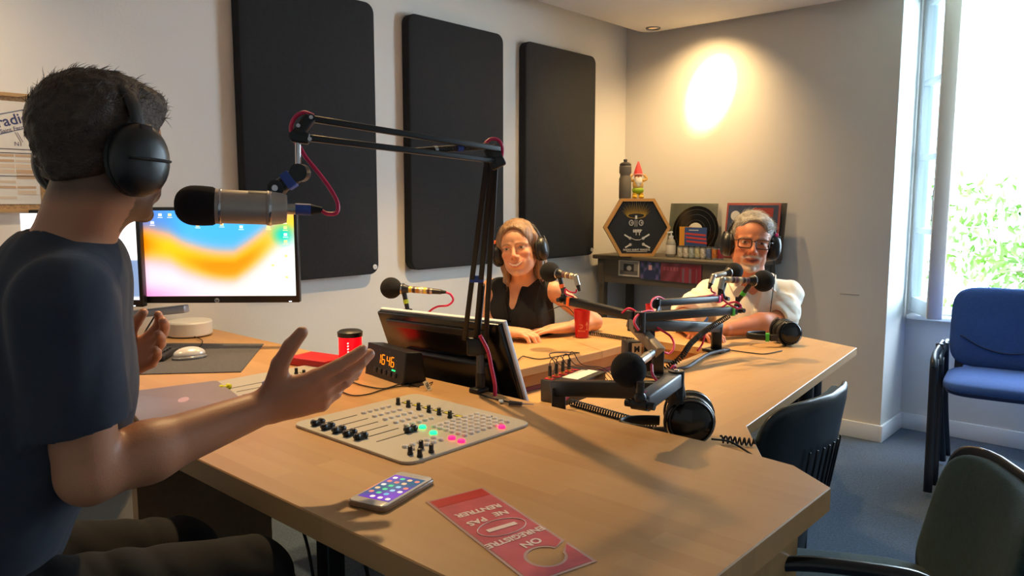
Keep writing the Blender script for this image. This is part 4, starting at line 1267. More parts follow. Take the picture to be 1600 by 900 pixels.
    hp = headphones('headphones', 'black headphones worn by the smiling woman in the black top', HC, HR, 1.0, width=0.086, band_h=0.122, cup_r=0.042, back=-0.004, tape=('orange', -1))
    a = HC + HR @ V((-0.004, 0.095, -0.065))
    MB().tube([a, a + V((0, 0, -0.06)) + f * 0.02, N + l * 0.10 + f * 0.09 - V((0, 0, 0.14)), at(880, 478, d=3.02), at(903, 500, d=3.02), at(900, 518, d=3.05)], 0.0016, n=6, smooth_n=6).build('cable', M_blkr, hp, world=True)
    for nm, c_, lab in (('finger_ring', LWr + (-_R * 0.92 - _F * 0.30) * 0.088 + V((0, 0, -0.002)), 'silver ring on the left hand of the woman in the black top'),):
        rg = MB(); x = (-_R * 0.92 - _F * 0.30).normalized()
        pts = [c_ + (V((0, 0, 1)) * math.cos(a_) + x.cross(V((0, 0, 1))) * math.sin(a_)) * 0.0112 - x.cross(V((0, 0, 1))) * 0.009 for a_ in [2 * pi * k / 16 for k in range(16)]]
        rg.tube(pts, 0.0016, n=6, closed=True)
        tag(rg.build(nm, M_chrome), lab, 'ring')
woman()
for _o in list(bpy.data.objects):
    if _o.name == 'swivel_stool': dup(_o, (2.43, 2.08, 0), 0.4, 'black stool under the woman in the black top')

# ---------------------------------------------------------------- the man
def man():
    HC = at(1173, 379, d=3.12); HR = orient(211, 2, 5); hk = 1.03
    f = azv(214); l = azv(304)
    N = at(1172, 432, d=3.24)
    LSh = N + l * 0.158 - V((0, 0, 0.078)); RSh = N - l * 0.158 - V((0, 0, 0.078))
    LE = at(1222, 505, d=3.08); LWr = at(1135, 512, d=2.96)
    RE = at(1066, 490, d=3.16); RWr = at(1078, 503, d=2.98)
    LE.z = 0.785; LWr.z = 0.772; RE.z = 0.790; RWr.z = 0.772
    HIP = N - f * 0.10 - V((0, 0, 0.46)); HIP.z = 0.50
    Rt = Matrix((f, l, V((0, 0, 1)))).transposed()
    lo = V((2.45, 0.75, 0.40)); hi = V((3.60, 2.15, 1.30))
    s = SDF(lo, hi, 0.0035)
    L = Local(s, HC, HR, hk)
    sculpt_head(L, male=1, jaw=0.98, nose=1.1, smile=1.05, cheek=1.15, fat=0.6, wide=1.15)
    s.cone(L.p((-0.018, 0, -0.06)), N - V((0, 0, 0.03)), 0.060, 0.064, 0.02)
    s.cone(N - V((0, 0, 0.04)), LSh, 0.048, 0.05, 0.05); s.cone(N - V((0, 0, 0.04)), RSh, 0.048, 0.05, 0.05)
    s.ell(N - V((0, 0, 0.20)), (0.115, 0.165, 0.17), np.array(Rt), 0.04)
    limb(s, [LSh, LE], [0.054, 0.044]); limb(s, [LE, LE * .6 + LWr * .4, LWr], [0.043, 0.044, 0.029])
    limb(s, [RSh, RE], [0.054, 0.044]); limb(s, [RE, RE * .6 + RWr * .4, RWr], [0.043, 0.042, 0.029])
    hand(s, LWr, -_R * 0.95 - _F * 0.18 - V((0, 0, 0.05)), V((0, 0, -1)), True, 1.05, curls=[(0.15, 0.5, 0.4)] * 4, spread=0.04, thumb=(0.4, 0.9, 0.2))
    hand(s, RWr, _R * 0.55 - _F * 0.80 - V((0, 0, 0.03)), V((0, 0, -1)), False, 1.05, curls=[(0.15, 0.5, 0.4)] * 4, spread=0.04, thumb=(0.4, 0.9, 0.2))
    skin = (206, 134, 98)
    body = s.build('person', M_skin, cols=lambda P: face_cols(P, HC, HR, hk, skin, (170, 92, 78), (120, 104, 92), teeth=False, beard=(214, 202, 188), smile=1.05, squint=0.8, lash=(110, 74, 58), wide=1.18), origin=(HIP.x, HIP.y, 0.45))
    tag(body, 'person with grey hair and goatee, laughing, in a white shirt with rolled sleeves', 'person')
    # shirt
    s = SDF(lo, hi, 0.0035)
    s.cone(N - V((0, 0, 0.050)), LSh, 0.060, 0.060, 0.05); s.cone(N - V((0, 0, 0.050)), RSh, 0.060, 0.060, 0.05)
    s.ell(N - V((0, 0, 0.20)) + f * 0.01, (0.130, 0.170, 0.19), np.array(Rt), 0.04)
    s.ell(N - V((0, 0, 0.35)) + f * 0.02, (0.145, 0.165, 0.20), np.array(Rt), 0.05)
    s.warp(fold_noise(36, 0.012, 6, dirs=(0.2, 0.1, 1)))
    for S0, E0, W_ in ((LSh, LE, LWr), (RSh, RE, RWr)):
        s2 = SDF(lo, hi, 0.0035)
        ax_ = (E0 - S0).normalized(); a2 = (W_ - E0).normalized()
        en = E0 + a2 * 0.015
        s2.cone(S0, E0 - ax_ * 0.02, 0.055, 0.057, 0.03); s2.cone(E0 - ax_ * 0.02, E0 + a2 * 0.05, 0.057, 0.055, 0.02)
        for k_ in range(3):
            q = S0 + (E0 - S0) * (0.45 + 0.18 * k_)
            s2.ell(q, (0.060, 0.060, 0.018), np.array(frame(ax_ + V((0.25, -0.2, 0.1)) * (k_ - 1))), 0.02)
        s2.warp(fold_noise(46, 0.013, 9, dirs=(0.8, 0.5, 0.2)))
        cut = E0 + a2 * 0.028
        s2.plane(cut, a2, 0.002, lo=cut - V((0.11, 0.11, 0.09)), hi=cut + V((0.11, 0.11, 0.11)))
        s2.cone(cut - a2 * 0.025, cut + a2 * 0.06, 0.047, 0.047, 0, 'sub')
        s2.plane((0, 0, 0.738), (0, 0, -1), lo=(lo.x, lo.y, 0.6), hi=(hi.x, hi.y, 0.78))
        merge(s, s2, 0.02)
    s.cone(N + V((0, 0, -0.035)) + f * 0.012, N + V((0, 0, 0.08)) + f * 0.03, 0.064, 0.080, 0.004, 'sub')
    s.chain([N - V((0, 0, 0.03)) + f * 0.10, N - V((0, 0, 0.12)) + f * 0.13], [0.040, 0.008], 0.004, 'sub')
    s.plane((0, 0, 0.43), (0, 0, -1))
    M_shirt = mat('white_linen', (236, 228, 214), rough=0.9, bump=0.15, bscale=500)
    shirt = s.build('shirt', M_shirt, body)
    for q in (-1, 1):                          # turned-down collar wings
        c = MB()
        a0 = N - f * 0.055 + l * q * 0.03 + V((0, 0, 0.035)); a1 = N + l * q * 0.068 + V((0, 0, 0.018)); a2_ = N + f * 0.085 + l * q * 0.040 - V((0, 0, 0.012))
        b0 = N - f * 0.085 + l * q * 0.03 + V((0, 0, 0.010)); b1 = N + l * q * 0.108 + V((0, 0, 0.004)); b2_ = N + f * 0.120 + l * q * 0.085 - V((0, 0, 0.055))
        up_ = V((0, 0, 0.004))
        vs = [a0, a1, a2_, b0, b1, b2_]; vs = [v + up_ for v in vs] + [v - up_ for v in vs]
        c.add(vs, [(0, 1, 4, 3), (1, 2, 5, 4), (9, 10, 7, 6), (10, 11, 8, 7), (2, 8, 11, 5), (0, 3, 9, 6), (3, 4, 10, 9), (4, 5, 11, 10), (0, 6, 7, 1), (1, 7, 8, 2)], 0, False)
        c.build('collar', M_shirt, shirt, world=True)
    bt = MB()
    bt.ball(N + f * 0.155 - V((0, 0, 0.19)), 0.005); bt.build('button', mat('button', (220, 214, 200), rough=0.4), shirt, world=True)
    s = SDF(V((2.3, 0.7, 0.0)), V((3.7, 2.1, 0.66)), 0.008)
    s.ell(HIP, (0.15, 0.18, 0.12), np.array(Rt), 0)
    for q in (-1, 1):
        kn_ = HIP + f * 0.42 + l * q * 0.12; s.cone(HIP + l * q * 0.09, kn_, 0.085, 0.065, 0.03); s.cone(kn_, kn_ + V((-0.02, 0, -0.43)), 0.062, 0.045, 0.02)
    s.build('trousers', M_jean, body)
    # grey hair
    s = SDF(HC - V((0.16, 0.16, 0.15)), HC + V((0.16, 0.16, 0.17)), 0.003)
    Lh = Local(s, HC, HR, hk)
    Lh.ell((-0.016, 0, 0.040), (0.101, 0.0800, 0.087), 0)
    Lh.ell((0.018, 0.010, 0.068), (0.078, 0.064, 0.048), 0.02)
    s.warp(fold_noise(90, 0.004, 11, dirs=(1, 0.5, 0)))
    Lh.ell((0.104, -0.008, -0.008), (0.062, 0.072, 0.100), 0.010, 'sub')
    Lh.ell((0.05, 0, -0.075), (0.085, 0.10, 0.060), 0.010, 'sub')
    s.plane(Lh.p((0.0, 0, -0.035)), HR @ V((0.5, 0, -1)), 0.01)
    hair = s.build('hair', mat('grey_hair', (150, 144, 136), rough=0.45, var=0.5, vscale=50, bump=0.5, bscale=200), body)
    P, Nn = vnormals(hair); rnd = random.Random(9)
    fm = MB(); strands(fm, P, Nn, 1100, lambda p, n: HR @ V((0.4, 0.9, 0.1)), 0.030, 0.0007, rnd, 0.25, 0.25)
    fm.v = [(V(p) - V(body.location))[:] for p in fm.v]
    fm.build('hair_strands', mat('grey_hair_strand', (186, 180, 172), rough=0.45), hair)
    hp = headphones('headphones', 'black headphones with a pink tape, worn by the man in the white shirt', HC, HR, 1.02, width=0.088, band_h=0.124, cup_r=0.043, back=-0.004, tape=('pink', 1))
    a = HC + HR @ V((-0.004, 0.10, -0.065))
    MB().tube([a, a + V((0, 0, -0.05)) + f * 0.03, N + l * 0.06 + f * 0.15 - V((0, 0, 0.12)), N + l * 0.05 + f * 0.175 - V((0, 0, 0.22))], 0.0018, n=6, smooth_n=6).build('cable', M_blkr, hp, world=True)
    # glasses
    gl = thing('eyeglasses', 'dark rectangular-framed glasses worn by the man in the white shirt', 'glasses', HC)
    fr_ = MB()
    for q in (-1, 1):
        loop = [L.p((0.106 - 0.30 * (abs(y_ + q * 0.033) ** 2) * 12 * .5, q * 0.033 + y_, z_ - 0.004)) for (y_, z_) in rrect(0.050, 0.034, 0.009, 4)]
        fr_.tube(loop, 0.0021, n=6, closed=True)
        fr_.tube([L.p((0.099, q * 0.058, 0.006)), L.p((0.075, q * 0.074, 0.006)), L.p((0.0, q * 0.083, 0.0))], 0.0020, n=6)
    fr_.tube([L.p((0.106, 0.009, 0.004)), L.p((0.110, 0, 0.006)), L.p((0.106, -0.009, 0.004))], 0.0020, n=6)
    fr_.build('frame', mat('dark_frame', (44, 28, 34), rough=0.3), gl, world=True)
    for q in (-1, 1):
        ln = MB(); pts = [L.p((0.105 - 1.8 * (abs(y_ + q * 0.033) ** 2), q * 0.033 + y_, z_ - 0.004)) for (y_, z_) in rrect(0.048, 0.032, 0.009, 4)]
        ln.add(pts, [tuple(range(len(pts)))]); ln.build('lens', M_glass, gl, world=True)
man()

# ================================================================ SCREENS AND DESK GEAR
M_darkpl = mat('dark_grey_plastic', (34, 34, 36), rough=0.42)
M_silver = mat('silver_plastic', (186, 188, 194), rough=0.35, metal=0.4)
M_pink = mat('magenta_cable', (206, 30, 84), rough=0.45)
M_wcap = mat('white_cap', (226, 226, 224), rough=0.4)
M_em = colmat('screen_glow', rough=0.3, emit=1.0)

def wallpaper(s, t):
    """s left-right, t top-bottom, returns sRGB"""
    c = np.array((66., 176., 255.)) * (1 - 0.25 * max(0, .35 - s) / .35)
    if s < 0.3: c = c * (s / 0.3) + np.array((96., 120., 226.)) * (1 - s / 0.3)
    g = lambda d, w: math.exp(-(d / w) ** 2)
    cur = 0.50 + 0.18 * math.sin(min(max((s - 0.22) / 0.72, 0), 1) * pi) - 0.10 * max(0, 0.3 - s) / .3 - 0.26 * max(0, s - 0.62) / .3
    d = t - cur
    low = 1 / (1 + math.exp(-(d + 0.20) / 0.035))
    bot = np.array((255., 214., 236.)) * (1 - s) + np.array((246., 250., 226.)) * s
    pk = np.array((255., 150., 190.))
    c = c * (1 - low) + pk * low
    y = g(d + 0.03, 0.15); c = c * (1 - y) + np.array((255., 214., 24.)) * y
    y = g((s - 0.58) / 0.30, 1) * g(d + 0.0, 0.12) + g((s - 0.02) / .12, 1) * g(t - 0.40, 0.16); y = min(1, y * 1.25); c = c * (1 - y) + np.array((255., 138., 0.)) * y
    l2 = 1 / (1 + math.exp(-(d - 0.16) / 0.05)); c = c * (1 - l2) + bot * l2
    r = g(s - 1.0, 0.16) * (1 / (1 + math.exp(-(t - 0.40) / 0.10))); c = c * (1 - r) + np.array((236., 255., 252.)) * r
    r = g(s - 0.93, 0.07) * g(t - 0.28, 0.12); c = c * (1 - r) + np.array((20., 206., 190.)) * r
    r = g(s, .3) * g(t - 1.0, .12); c = c * (1 - r * .7) + np.array((255., 120., 200.)) * r * .7
    return np.clip(c, 0, 255)
def spreadsheet(s, t):
    if t < 0.03: return np.array((232., 236., 242.))
    if t < 0.20: return np.array((250., 252., 255.)) if t > 0.185 or t < .15 else np.array((226., 232., 238.))
    if t < 0.53: return np.array((246., 250., 255.))
    if t > 0.965: return np.array((226., 234., 246.))
    return np.array((122., 148., 190.))
def screen_mesh(w, h, fn, y, nx=72, ny=42):
    m = MB(); vs = []; cs = []
    for j in range(ny + 1):
        for i in range(nx + 1):
            s_, t_ = i / nx, j / ny
            vs.append((-w / 2 + w * s_, y, h / 2 - h * t_)); cs.append(rgb(fn(s_, t_)))
    fs = [(j * (nx + 1) + i, (j + 1) * (nx + 1) + i, (j + 1) * (nx + 1) + i + 1, j * (nx + 1) + i + 1) for j in range(ny) for i in range(nx)]
    m.add(vs, fs); return m, cs
def logo_hp(root, par, x, y, z, facing=-1):
    dsc = MB().lathe([(0.0002, 0.0006), (0.0078, 0.0006), (0.008, 0.0)], (x, y, z), (0, facing, 0), 24)
    d_ = dsc.build('maker_badge', mat('badge_silver', (196, 200, 206), rough=0.3, metal=0.5), par)
    tx = MB().text('hp', Matrix.Translation((x, y - 0.0012, z - 0.0003)) @ FR.to_4x4(), 0.0105, 0.0002, bold=0.0002)
    tx.build('badge_letters', mat('ink_dark', (40, 42, 48)), d_)
def desk_monitor(label, c, rz, fn, icons=False):
    """screen faces -Y in its own frame"""
    t = thing('computer_monitor', label, 'monitor', c, rz, 'computer monitors facing the host')
    W_, H_ = 0.535, 0.312
    MB().box((0, 0.014, 0), (W_, 0.028, H_), bev=0.004).build('housing', M_blk, t)
    sc, cs = screen_mesh(W_ - 0.022, H_ - 0.034, fn, -0.0008)
    sc.v = [(p[0], p[1], p[2] + 0.006) for p in sc.v]
    so = sc.build('screen', M_em, t, cols=cs)
    logo_hp(t, t, 0.0, -0.0002, -H_ / 2 + 0.0085)
    MB().box((W_ / 2 - 0.03, -0.0008, -H_ / 2 + 0.004), (0.009, 0.001, 0.003)).build('power_light', mat('led_white', (235, 240, 255), emit=(235, 240, 255), estr=1.5), t)
    if icons:
        spots = [(.02, .14), (.12, .14), (.02, .33), (.17, .05), (.23, .05), (.04, .95), (.55, .16), (.67, .19), (.84, .19), (.94, .12), (.945, .20), (.945, .28), (.945, .36), (.945, .45), (.945, .53), (.86, .56), (.86, .64), (.945, .70), (.945, .78), (.86, .80), (.40, .17)]
        for i, (s_, t_) in enumerate(spots):
            x = -0.256 + 0.513 * s_; z = 0.006 + 0.139 - 0.278 * t_
            ic = MB().box((x, -0.0016, z), (0.0105, 0.0006, 0.008)); ic.box((x, -0.0016, z - 0.0085), (0.016, 0.0006, 0.0016))
            ic.build('folder_icon', mat('icon_%d' % (i % 2), [(255, 226, 120), (250, 250, 250)][i % 2 if i > 4 else (i in (3, 4, 2)) ^ 1], emit=[(255, 226, 120), (250, 250, 250)][i % 2], estr=1.0), so)
    MB().box((0, 0.045, 0.0), (0.12, 0.035, 0.12), bev=0.01).build('mount_plate', M_darkpl, t)
    return t
mc = at(336, 399, d=2.47)
desk_monitor('computer monitor showing a blue, orange and yellow desktop picture with icons', mc, math.radians(-46), wallpaper, True)
mc2 = at(92, 404, d=2.44)
desk_monitor('computer monitor with a white and grey-blue window, partly behind the seated host', mc2, math.radians(-50), spreadsheet)
# monitor stand: round white base, grey arm
ms = thing('monitor_stand', 'grey monitor stand whose arm shows below the screens', 'monitor stand', (0.93, 2.66, HZ))
MB().lathe([(0.0002, 0.0), (0.09, 0.0), (0.09, 0.012), (0.03, 0.02), (0.0002, 0.02)], n=40).build('base', M_silver, ms)
stm = MB(); stm.cyl((0, 0, 0.04), (0, 0, 0.30), 0.019); stm.build('pole', M_silver, ms)
am = MB(); a_ = at(178, 494, d=2.52); b_ = at(292, 482, d=2.50)
am.bar(a_, b_, 0.035, 0.026, bev=0.004); am.build('arm', M_silver, ms, world=True)
kb = MB(); kb.bar(a_ + V((0, 0, .01)), V((0.93, 2.66, b_.z + 0.01)), 0.03, 0.022, bev=0.004); kb.build('arm', M_silver, ms, world=True)
MB().tube([at(248, 484, d=2.5), at(238, 500, d=2.5), at(226, 520, d=2.46), at(220, 535, d=2.4)], 0.0025, n=6, smooth_n=5).build('cable', M_blkr, ms, world=True)

rd_ = thing('round_box', 'flat round white box on the desk near the wall, under the monitor', 'box', (1.262, 2.705, HZ))
MB().lathe([(0.0002, 0.0), (0.066, 0.0), (0.068, 0.004), (0.0002, 0.004)], n=48).build('foot', M_darkpl, rd_)
MB().lathe([(0.0002, 0.004), (0.074, 0.004), (0.078, 0.008), (0.078, 0.050), (0.074, 0.055), (0.0002, 0.056)], n=48).build('shell', M_wcap, rd_)
# desk mat, keyboard, mouse
mt = MB().prism([(0.76, 2.28), (1.075, 2.00), (1.345, 2.34), (1.145, 2.585), (1.02, 2.66)], HZ, HZ + 0.003)
tag(mt.build('desk_mat', mat('grey_felt', (92, 90, 92), rough=1.0, var=0.15, vscale=200, bump=0.4, bscale=700)), 'dark grey felt desk mat under the keyboard and mouse', 'desk mat')
kc = at(215, 556, z=HZ + 0.01)
kt = thing('keyboard', 'black computer keyboard at the edge of the felt mat', 'keyboard', (kc.x, kc.y, HZ + 0.0031), math.radians(-42))
MB().box((-0.10, 0, 0.010), (0.40, 0.135, 0.018), bev=0.004).build('keyboard_case', M_darkpl, kt)
for r_ in range(5):
    for c_ in range(18):
        if c_ * .021 - 0.285 > 0.09: continue
        k_ = MB().box((-0.285 + c_ * 0.021 + 0.004, -0.05 + r_ * 0.024, 0.0215), (0.017, 0.019, 0.006), bev=0.0015, seg=1); k_.build('key', M_blk, kt)
mo = at(296, 556, z=HZ + 0.01)
mt_ = thing('computer_mouse', 'silver and white computer mouse on the grey mat', 'mouse', (mo.x, mo.y, HZ + 0.0031), math.radians(-10))
MB().ball((0, 0, 0.004), (0.052, 0.034, 0.012), n=32).build('mouse_base', mat('grey_translucent', (128, 128, 132), rough=0.2), mt_)
def half(mb, z0):
    mb.v = [(p[0], p[1], max(p[2], z0)) for p in mb.v]; return mb
half(MB().ball((0, 0, 0.012), (0.048, 0.029, 0.024), n=32), 0.010).build('mouse_shell', mat('pearl_white', (214, 210, 206), rough=0.25, metal=0.2), mt_)
mc_ = MB().tube([at(311, 543, z=HZ + .006), at(316, 532, z=HZ + .006), at(298, 524, z=HZ + .006), at(285, 519, z=HZ + .006)], 0.0016, n=6, smooth_n=6)
mc_.build('cable', M_blkr, mt_, world=True)

# closed laptop
lp = thing('laptop', 'closed grey laptop lying on the desk in front of the host', 'laptop', (0.80, 1.765, HZ), math.radians(-13))
MB().prism(rrect(0.235, 0.325, 0.012, 4), 0.002, 0.010, bev=0.0015).build('laptop_base', mat('laptop_dark', (70, 66, 68), rough=0.4, metal=0.4), lp)
MB().prism(rrect(0.235, 0.325, 0.012, 4), 0.0108, 0.016, bev=0.0015).build('lid', mat('laptop_lid', (150, 136, 140), rough=0.4, metal=0.55), lp)
MB().prism([(0.026 * math.cos(a * .3), 0.012 * math.sin(a * .3)) for a in range(21)], 0.0155, 0.01625, R=Matrix.Rotation(1.2, 3, 'Z')).build('lid_badge', mat('lid_badge', (190, 160, 166), rough=0.3, metal=0.3), lp)

# ---- on-air mixing panels
M_plate = mat('mixer_plate', (186, 180, 168), rough=0.45, metal=0.25)
M_clear = mat('clear_button', (236, 228, 222), rough=0.12, coat=0.6)
M_led = {'green': mat('led_green', (20, 230, 110), emit=(20, 255, 110), estr=3.0), 'pink': mat('led_pink', (255, 30, 90), emit=(255, 20, 80), estr=3.0)}
def knob_mesh(r, h, m=None):
    return MB().lathe([(0.0002, 0), (r, 0), (r, h * .25), (r * .82, h * .3), (r * .78, h), (r * .6, h + .0006), (0.0002, h + .0006)], n=16)
def copy_at(o, parent, loc):
    c = o.copy(); C.objects.link(c); c.parent = parent; c.location = loc; return c
def mixer(label, loc, w, l, faders, knobs, extra=True):
    t = thing('mixing_panel', label, 'mixing console', loc, 0, 'mixing panels set on the host desk')
    MB().prism(rrect(w, l, 0.026, 6), 0.0, 0.006, bev=0.001, seg=1, smooth=False).build('plate', M_plate, t)
    sl = MB().box((0, 0, 0.0062), (0.092, 0.0028, 0.0008)); s0 = None
    for (x, y, kx, cm) in faders:
        if s0 is None: s0 = sl.build('fader_slot', mat('slot_black', (22, 22, 22)), t); s0.location = (x, y, 0)
        else: copy_at(s0, t, (x, y, 0))
        fk = MB(); fk.box((0, 0, 0.008), (0.026, 0.012, 0.004), bev=0.001)
        for q in (-1, 1): fk.tube([(q * 0.009, -0.006, 0.013), (q * 0.009, 0.006, 0.013)], 0.0062, n=12)
        fk.box((0, 0, 0.0125), (0.012, 0.0115, 0.006))
        f_ = fk.build('fader_knob', cm, t); f_.location = (kx, y, 0)
    k0 = knob_mesh(0.0058, 0.016).build('rotary_knob', M_blk, t); k0.location = knobs[0]
    for q in knobs[1:]: copy_at(k0, t, q)
    return t
fk_ = [(0.05 - 0.14 + 0.02, 0.165 - 0.0335 * i, -0.158 + 0.002 * i, M_blk) for i in range(5)]
mx = thing
def loc_in(o, u, v, z): 
    p = at(u, v, z=z); return (p.x - o[0], p.y - o[1], z - o[2])
MO = (1.06, 1.24, HZ)
faders = []
for (u0, v0, u1, v1, ku, kv) in ((497, 663, 564, 648, 502, 660), (515, 669, 580, 653, 517, 666), (530, 675, 596, 658, 534, 671), (545, 681, 612, 663, 550, 676), (562, 686, 628, 668, 567, 681), (583, 693, 648, 672, 642, 669)):
    a = loc_in(MO, u0, v0, HZ + .006); b = loc_in(MO, u1, v1, HZ + .006); k_ = loc_in(MO, ku, kv + 3, HZ + .010)
    faders.append(((a[0] + b[0]) / 2, (a[1] + b[1]) / 2, k_[0], M_blk))
knobs = [loc_in(MO, u, v + 5, HZ + .006) for u, v in ((622, 627), (638, 631), (654, 635), (670, 639), (686, 643), (703, 648), (641, 705), (658, 696), (656, 709), (674, 702))]
m1 = mixer('silver mixing panel with black faders and lit buttons, nearest the telephone', MO, 0.355, 0.388, faders, knobs)
b0 = MB().lathe([(0.0002, 0), (0.0062, 0), (0.006, 0.004), (0.0045, 0.0055), (0.0002, 0.0058)], n=12).build('push_button', M_clear, m1)
bpos = []
random.seed(7)
for i in range(6):
    y = faders[i][1]
    for j, x in enumerate((-0.045, -0.027, -0.009, 0.009, 0.027)): 
        if i < 5: bpos.append((x + 0.02, y, 0.006))
for j in range(8):
    for i in range(6): bpos.append((0.010 + j * 0.0185, -0.060 - i * 0.0185, 0.006))
for j in range(5):
    for i in range(2): bpos.append((-0.120 + j * 0.019, -0.118 - i * 0.02, 0.006))
used = [loc_in(MO, u, v, HZ + .008) for u, v in ((660, 667), (677, 676), (706, 684), (721, 689), (784, 667))] + knobs
bpos = [q for q in bpos if all((q[0] - k_[0]) ** 2 + (q[1] - k_[1]) ** 2 > 0.0125 ** 2 for k_ in used)]
b0.location = bpos[0]
for q in bpos[1:]: copy_at(b0, m1, q)
for (q, c_) in zip(used[:5], ('green', 'green', 'pink', 'pink', 'pink')):
    b_ = MB().lathe([(0.0002, 0), (0.0080, 0), (0.0078, 0.004), (0.006, 0.0055), (0.0002, 0.0058)], n=16)
    o_ = b_.build('lit_button', M_led[c_], m1); o_.location = (q[0], q[1], 0.006); o_['label'] = 'lit %s button' % c_
for i in range(6):
    q = knobs[i]
    tg_ = MB(); tg_.box((0, 0, 0.0004), (0.014, 0.026, 0.0006)); tg_.box((0, 0, 0.0009), (0.009, 0.018, 0.0004), mi=1)
    o_ = tg_.build('channel_label', [mat('label_black', (26, 24, 16)), mat('label_yellow', (206, 196, 40), rough=0.5)], m1); o_.location = (q[0] + 0.022, q[1] - 0.006, 0.006)
nm_ = MB()
for k_ in range(4): nm_.box((0.150, -0.088 - k_ * 0.007, 0.0064), (0.007, 0.0045, 0.0006))
nm_.build('maker_mark', mat('ink_dark', (40, 42, 48)), m1)
MO2 = (1.085, 1.80, HZ)
fad2 = []
for (u0, v0, u1, v1, ku, kv, cm) in ((357, 610, 415, 594, 358, 608, mat('cap_yellow', (226, 226, 20), rough=0.4)), (365, 616, 425, 599, 405, 596, mat('cap_blue', (90, 110, 190), rough=0.4)), (375, 620, 435, 604, 445, 598, M_blk)):
    a = loc_in(MO2, u0, v0, HZ + .006); b = loc_in(MO2, u1, v1, HZ + .006); k_ = loc_in(MO2, ku, kv, HZ + .010)
    fad2.append(((a[0] + b[0]) / 2, (a[1] + b[1]) / 2, k_[0], cm))
kn2 = [loc_in(MO2, u, v + 4, HZ + .006) for u, v in ((463, 580), (475, 583), (487, 588), (500, 591))]
m2 = mixer('silver mixing panel with a yellow and a blue fader, behind the outstretched hand', MO2, 0.345, 0.25, fad2, kn2)
for q in kn2:
    tg_ = MB(); tg_.box((0, 0, 0.0004), (0.014, 0.026, 0.0006)); tg_.box((0, 0, 0.0009), (0.009, 0.018, 0.0004), mi=1)
    o_ = tg_.build('channel_label', [mat('label_black'), mat('label_yellow')], m2); o_.location = (q[0] + 0.02, q[1] - 0.006, 0.006)

# ---- smartphone
ph = thing('smartphone', 'white-fronted smartphone with its home screen lit, at the desk edge', 'phone', (0.780, 0.965, HZ), math.radians(15))
MB().prism(rrect(0.149, 0.077, 0.012, 6), 0.0, 0.0095, bev=0.003).build('phone_case', mat('case_tan', (136, 104, 76), rough=0.25, coat=0.5), ph)
MB().prism(rrect(0.143, 0.071, 0.010, 6), 0.0085, 0.0105, bev=0.0006).build('front_glass', mat('phone_white', (226, 220, 212), rough=0.12), ph)
scr = MB(); cs = []; vs = []
nx, ny = 40, 20
for j in range(ny + 1):
    for i in range(nx + 1):
        s_, t_ = i / nx, j / ny; vs.append((-0.053 + 0.106 * s_, -0.031 + 0.062 * t_, 0.0108))
        v_ = 0.5 + 0.5 * math.sin(s_ * 5 + t_ * 3); cs.append(rgb((70 + 60 * v_, 70 + 40 * (1 - v_), 140 + 70 * v_)))
scr.add(vs, [(j * (nx + 1) + i, j * (nx + 1) + i + 1, (j + 1) * (nx + 1) + i + 1, (j + 1) * (nx + 1) + i) for j in range(ny) for i in range(nx)])
ps_ = scr.build('phone_screen', colmat('phone_glow', rough=0.1, emit=0.45), ph, cols=cs)
random.seed(3)
icols = [(240, 245, 250), (60, 210, 150), (90, 190, 230), (230, 130, 120), (240, 240, 245), (150, 210, 250), (250, 200, 160)]
for i in range(6):
    for j in range(4):
        if random.random() < .12: continue
        c_ = random.randrange(7)
        MB().prism(rrect(0.0085, 0.0085, 0.003, 3, -0.044 + i * 0.0168, -0.0225 + j * 0.015), 0.01085, 0.0110).build('app_icon', mat('app_%d' % c_, icols[c_], emit=icols[c_], estr=0.45), ps_)
MB().prism(rrect(0.004, 0.014, 0.0019, 4, 0.0635, 0), 0.0104, 0.0108).build('home_button', M_silver, ph)

# ---- door hanger sign
A_, B_, C_ = at(665, 785, z=HZ), at(755, 762, z=HZ), at(933, 878, z=HZ)
ux = (A_ - B_).normalized(); uy = (B_ - C_); Lh_ = uy.length; uy.normalize()
sg = thing('door_hanger_sign', 'red and pink laminated door hanger with white French handwriting, lying flat', 'sign', (C_.x, C_.y, HZ), 0)
# sign frame: x along its width to the left, y from the hole end to the far end
wd = (A_ - B_).length
def sgM(x, y, z, rot=0.0):
    """hole end is the top of the sign: text reads from that side"""
    p = C_ + ux * x + uy * y; p.z = HZ + z
    ex = -(-ux); ex = V((ux.x, ux.y, 0)).normalized(); ey = V((-uy.x, -uy.y, 0)).normalized()
    return Matrix.Translation(p) @ Matrix((ex, ey, ex.cross(ey))).transposed().to_4x4() @ Matrix.Rotation(rot, 4, 'Z')
hx, hy, hr = wd * 0.46, 0.052, 0.027
outer = [(0, 0), (wd, 0), (wd, Lh_), (0, Lh_)]
bm = bmesh.new()
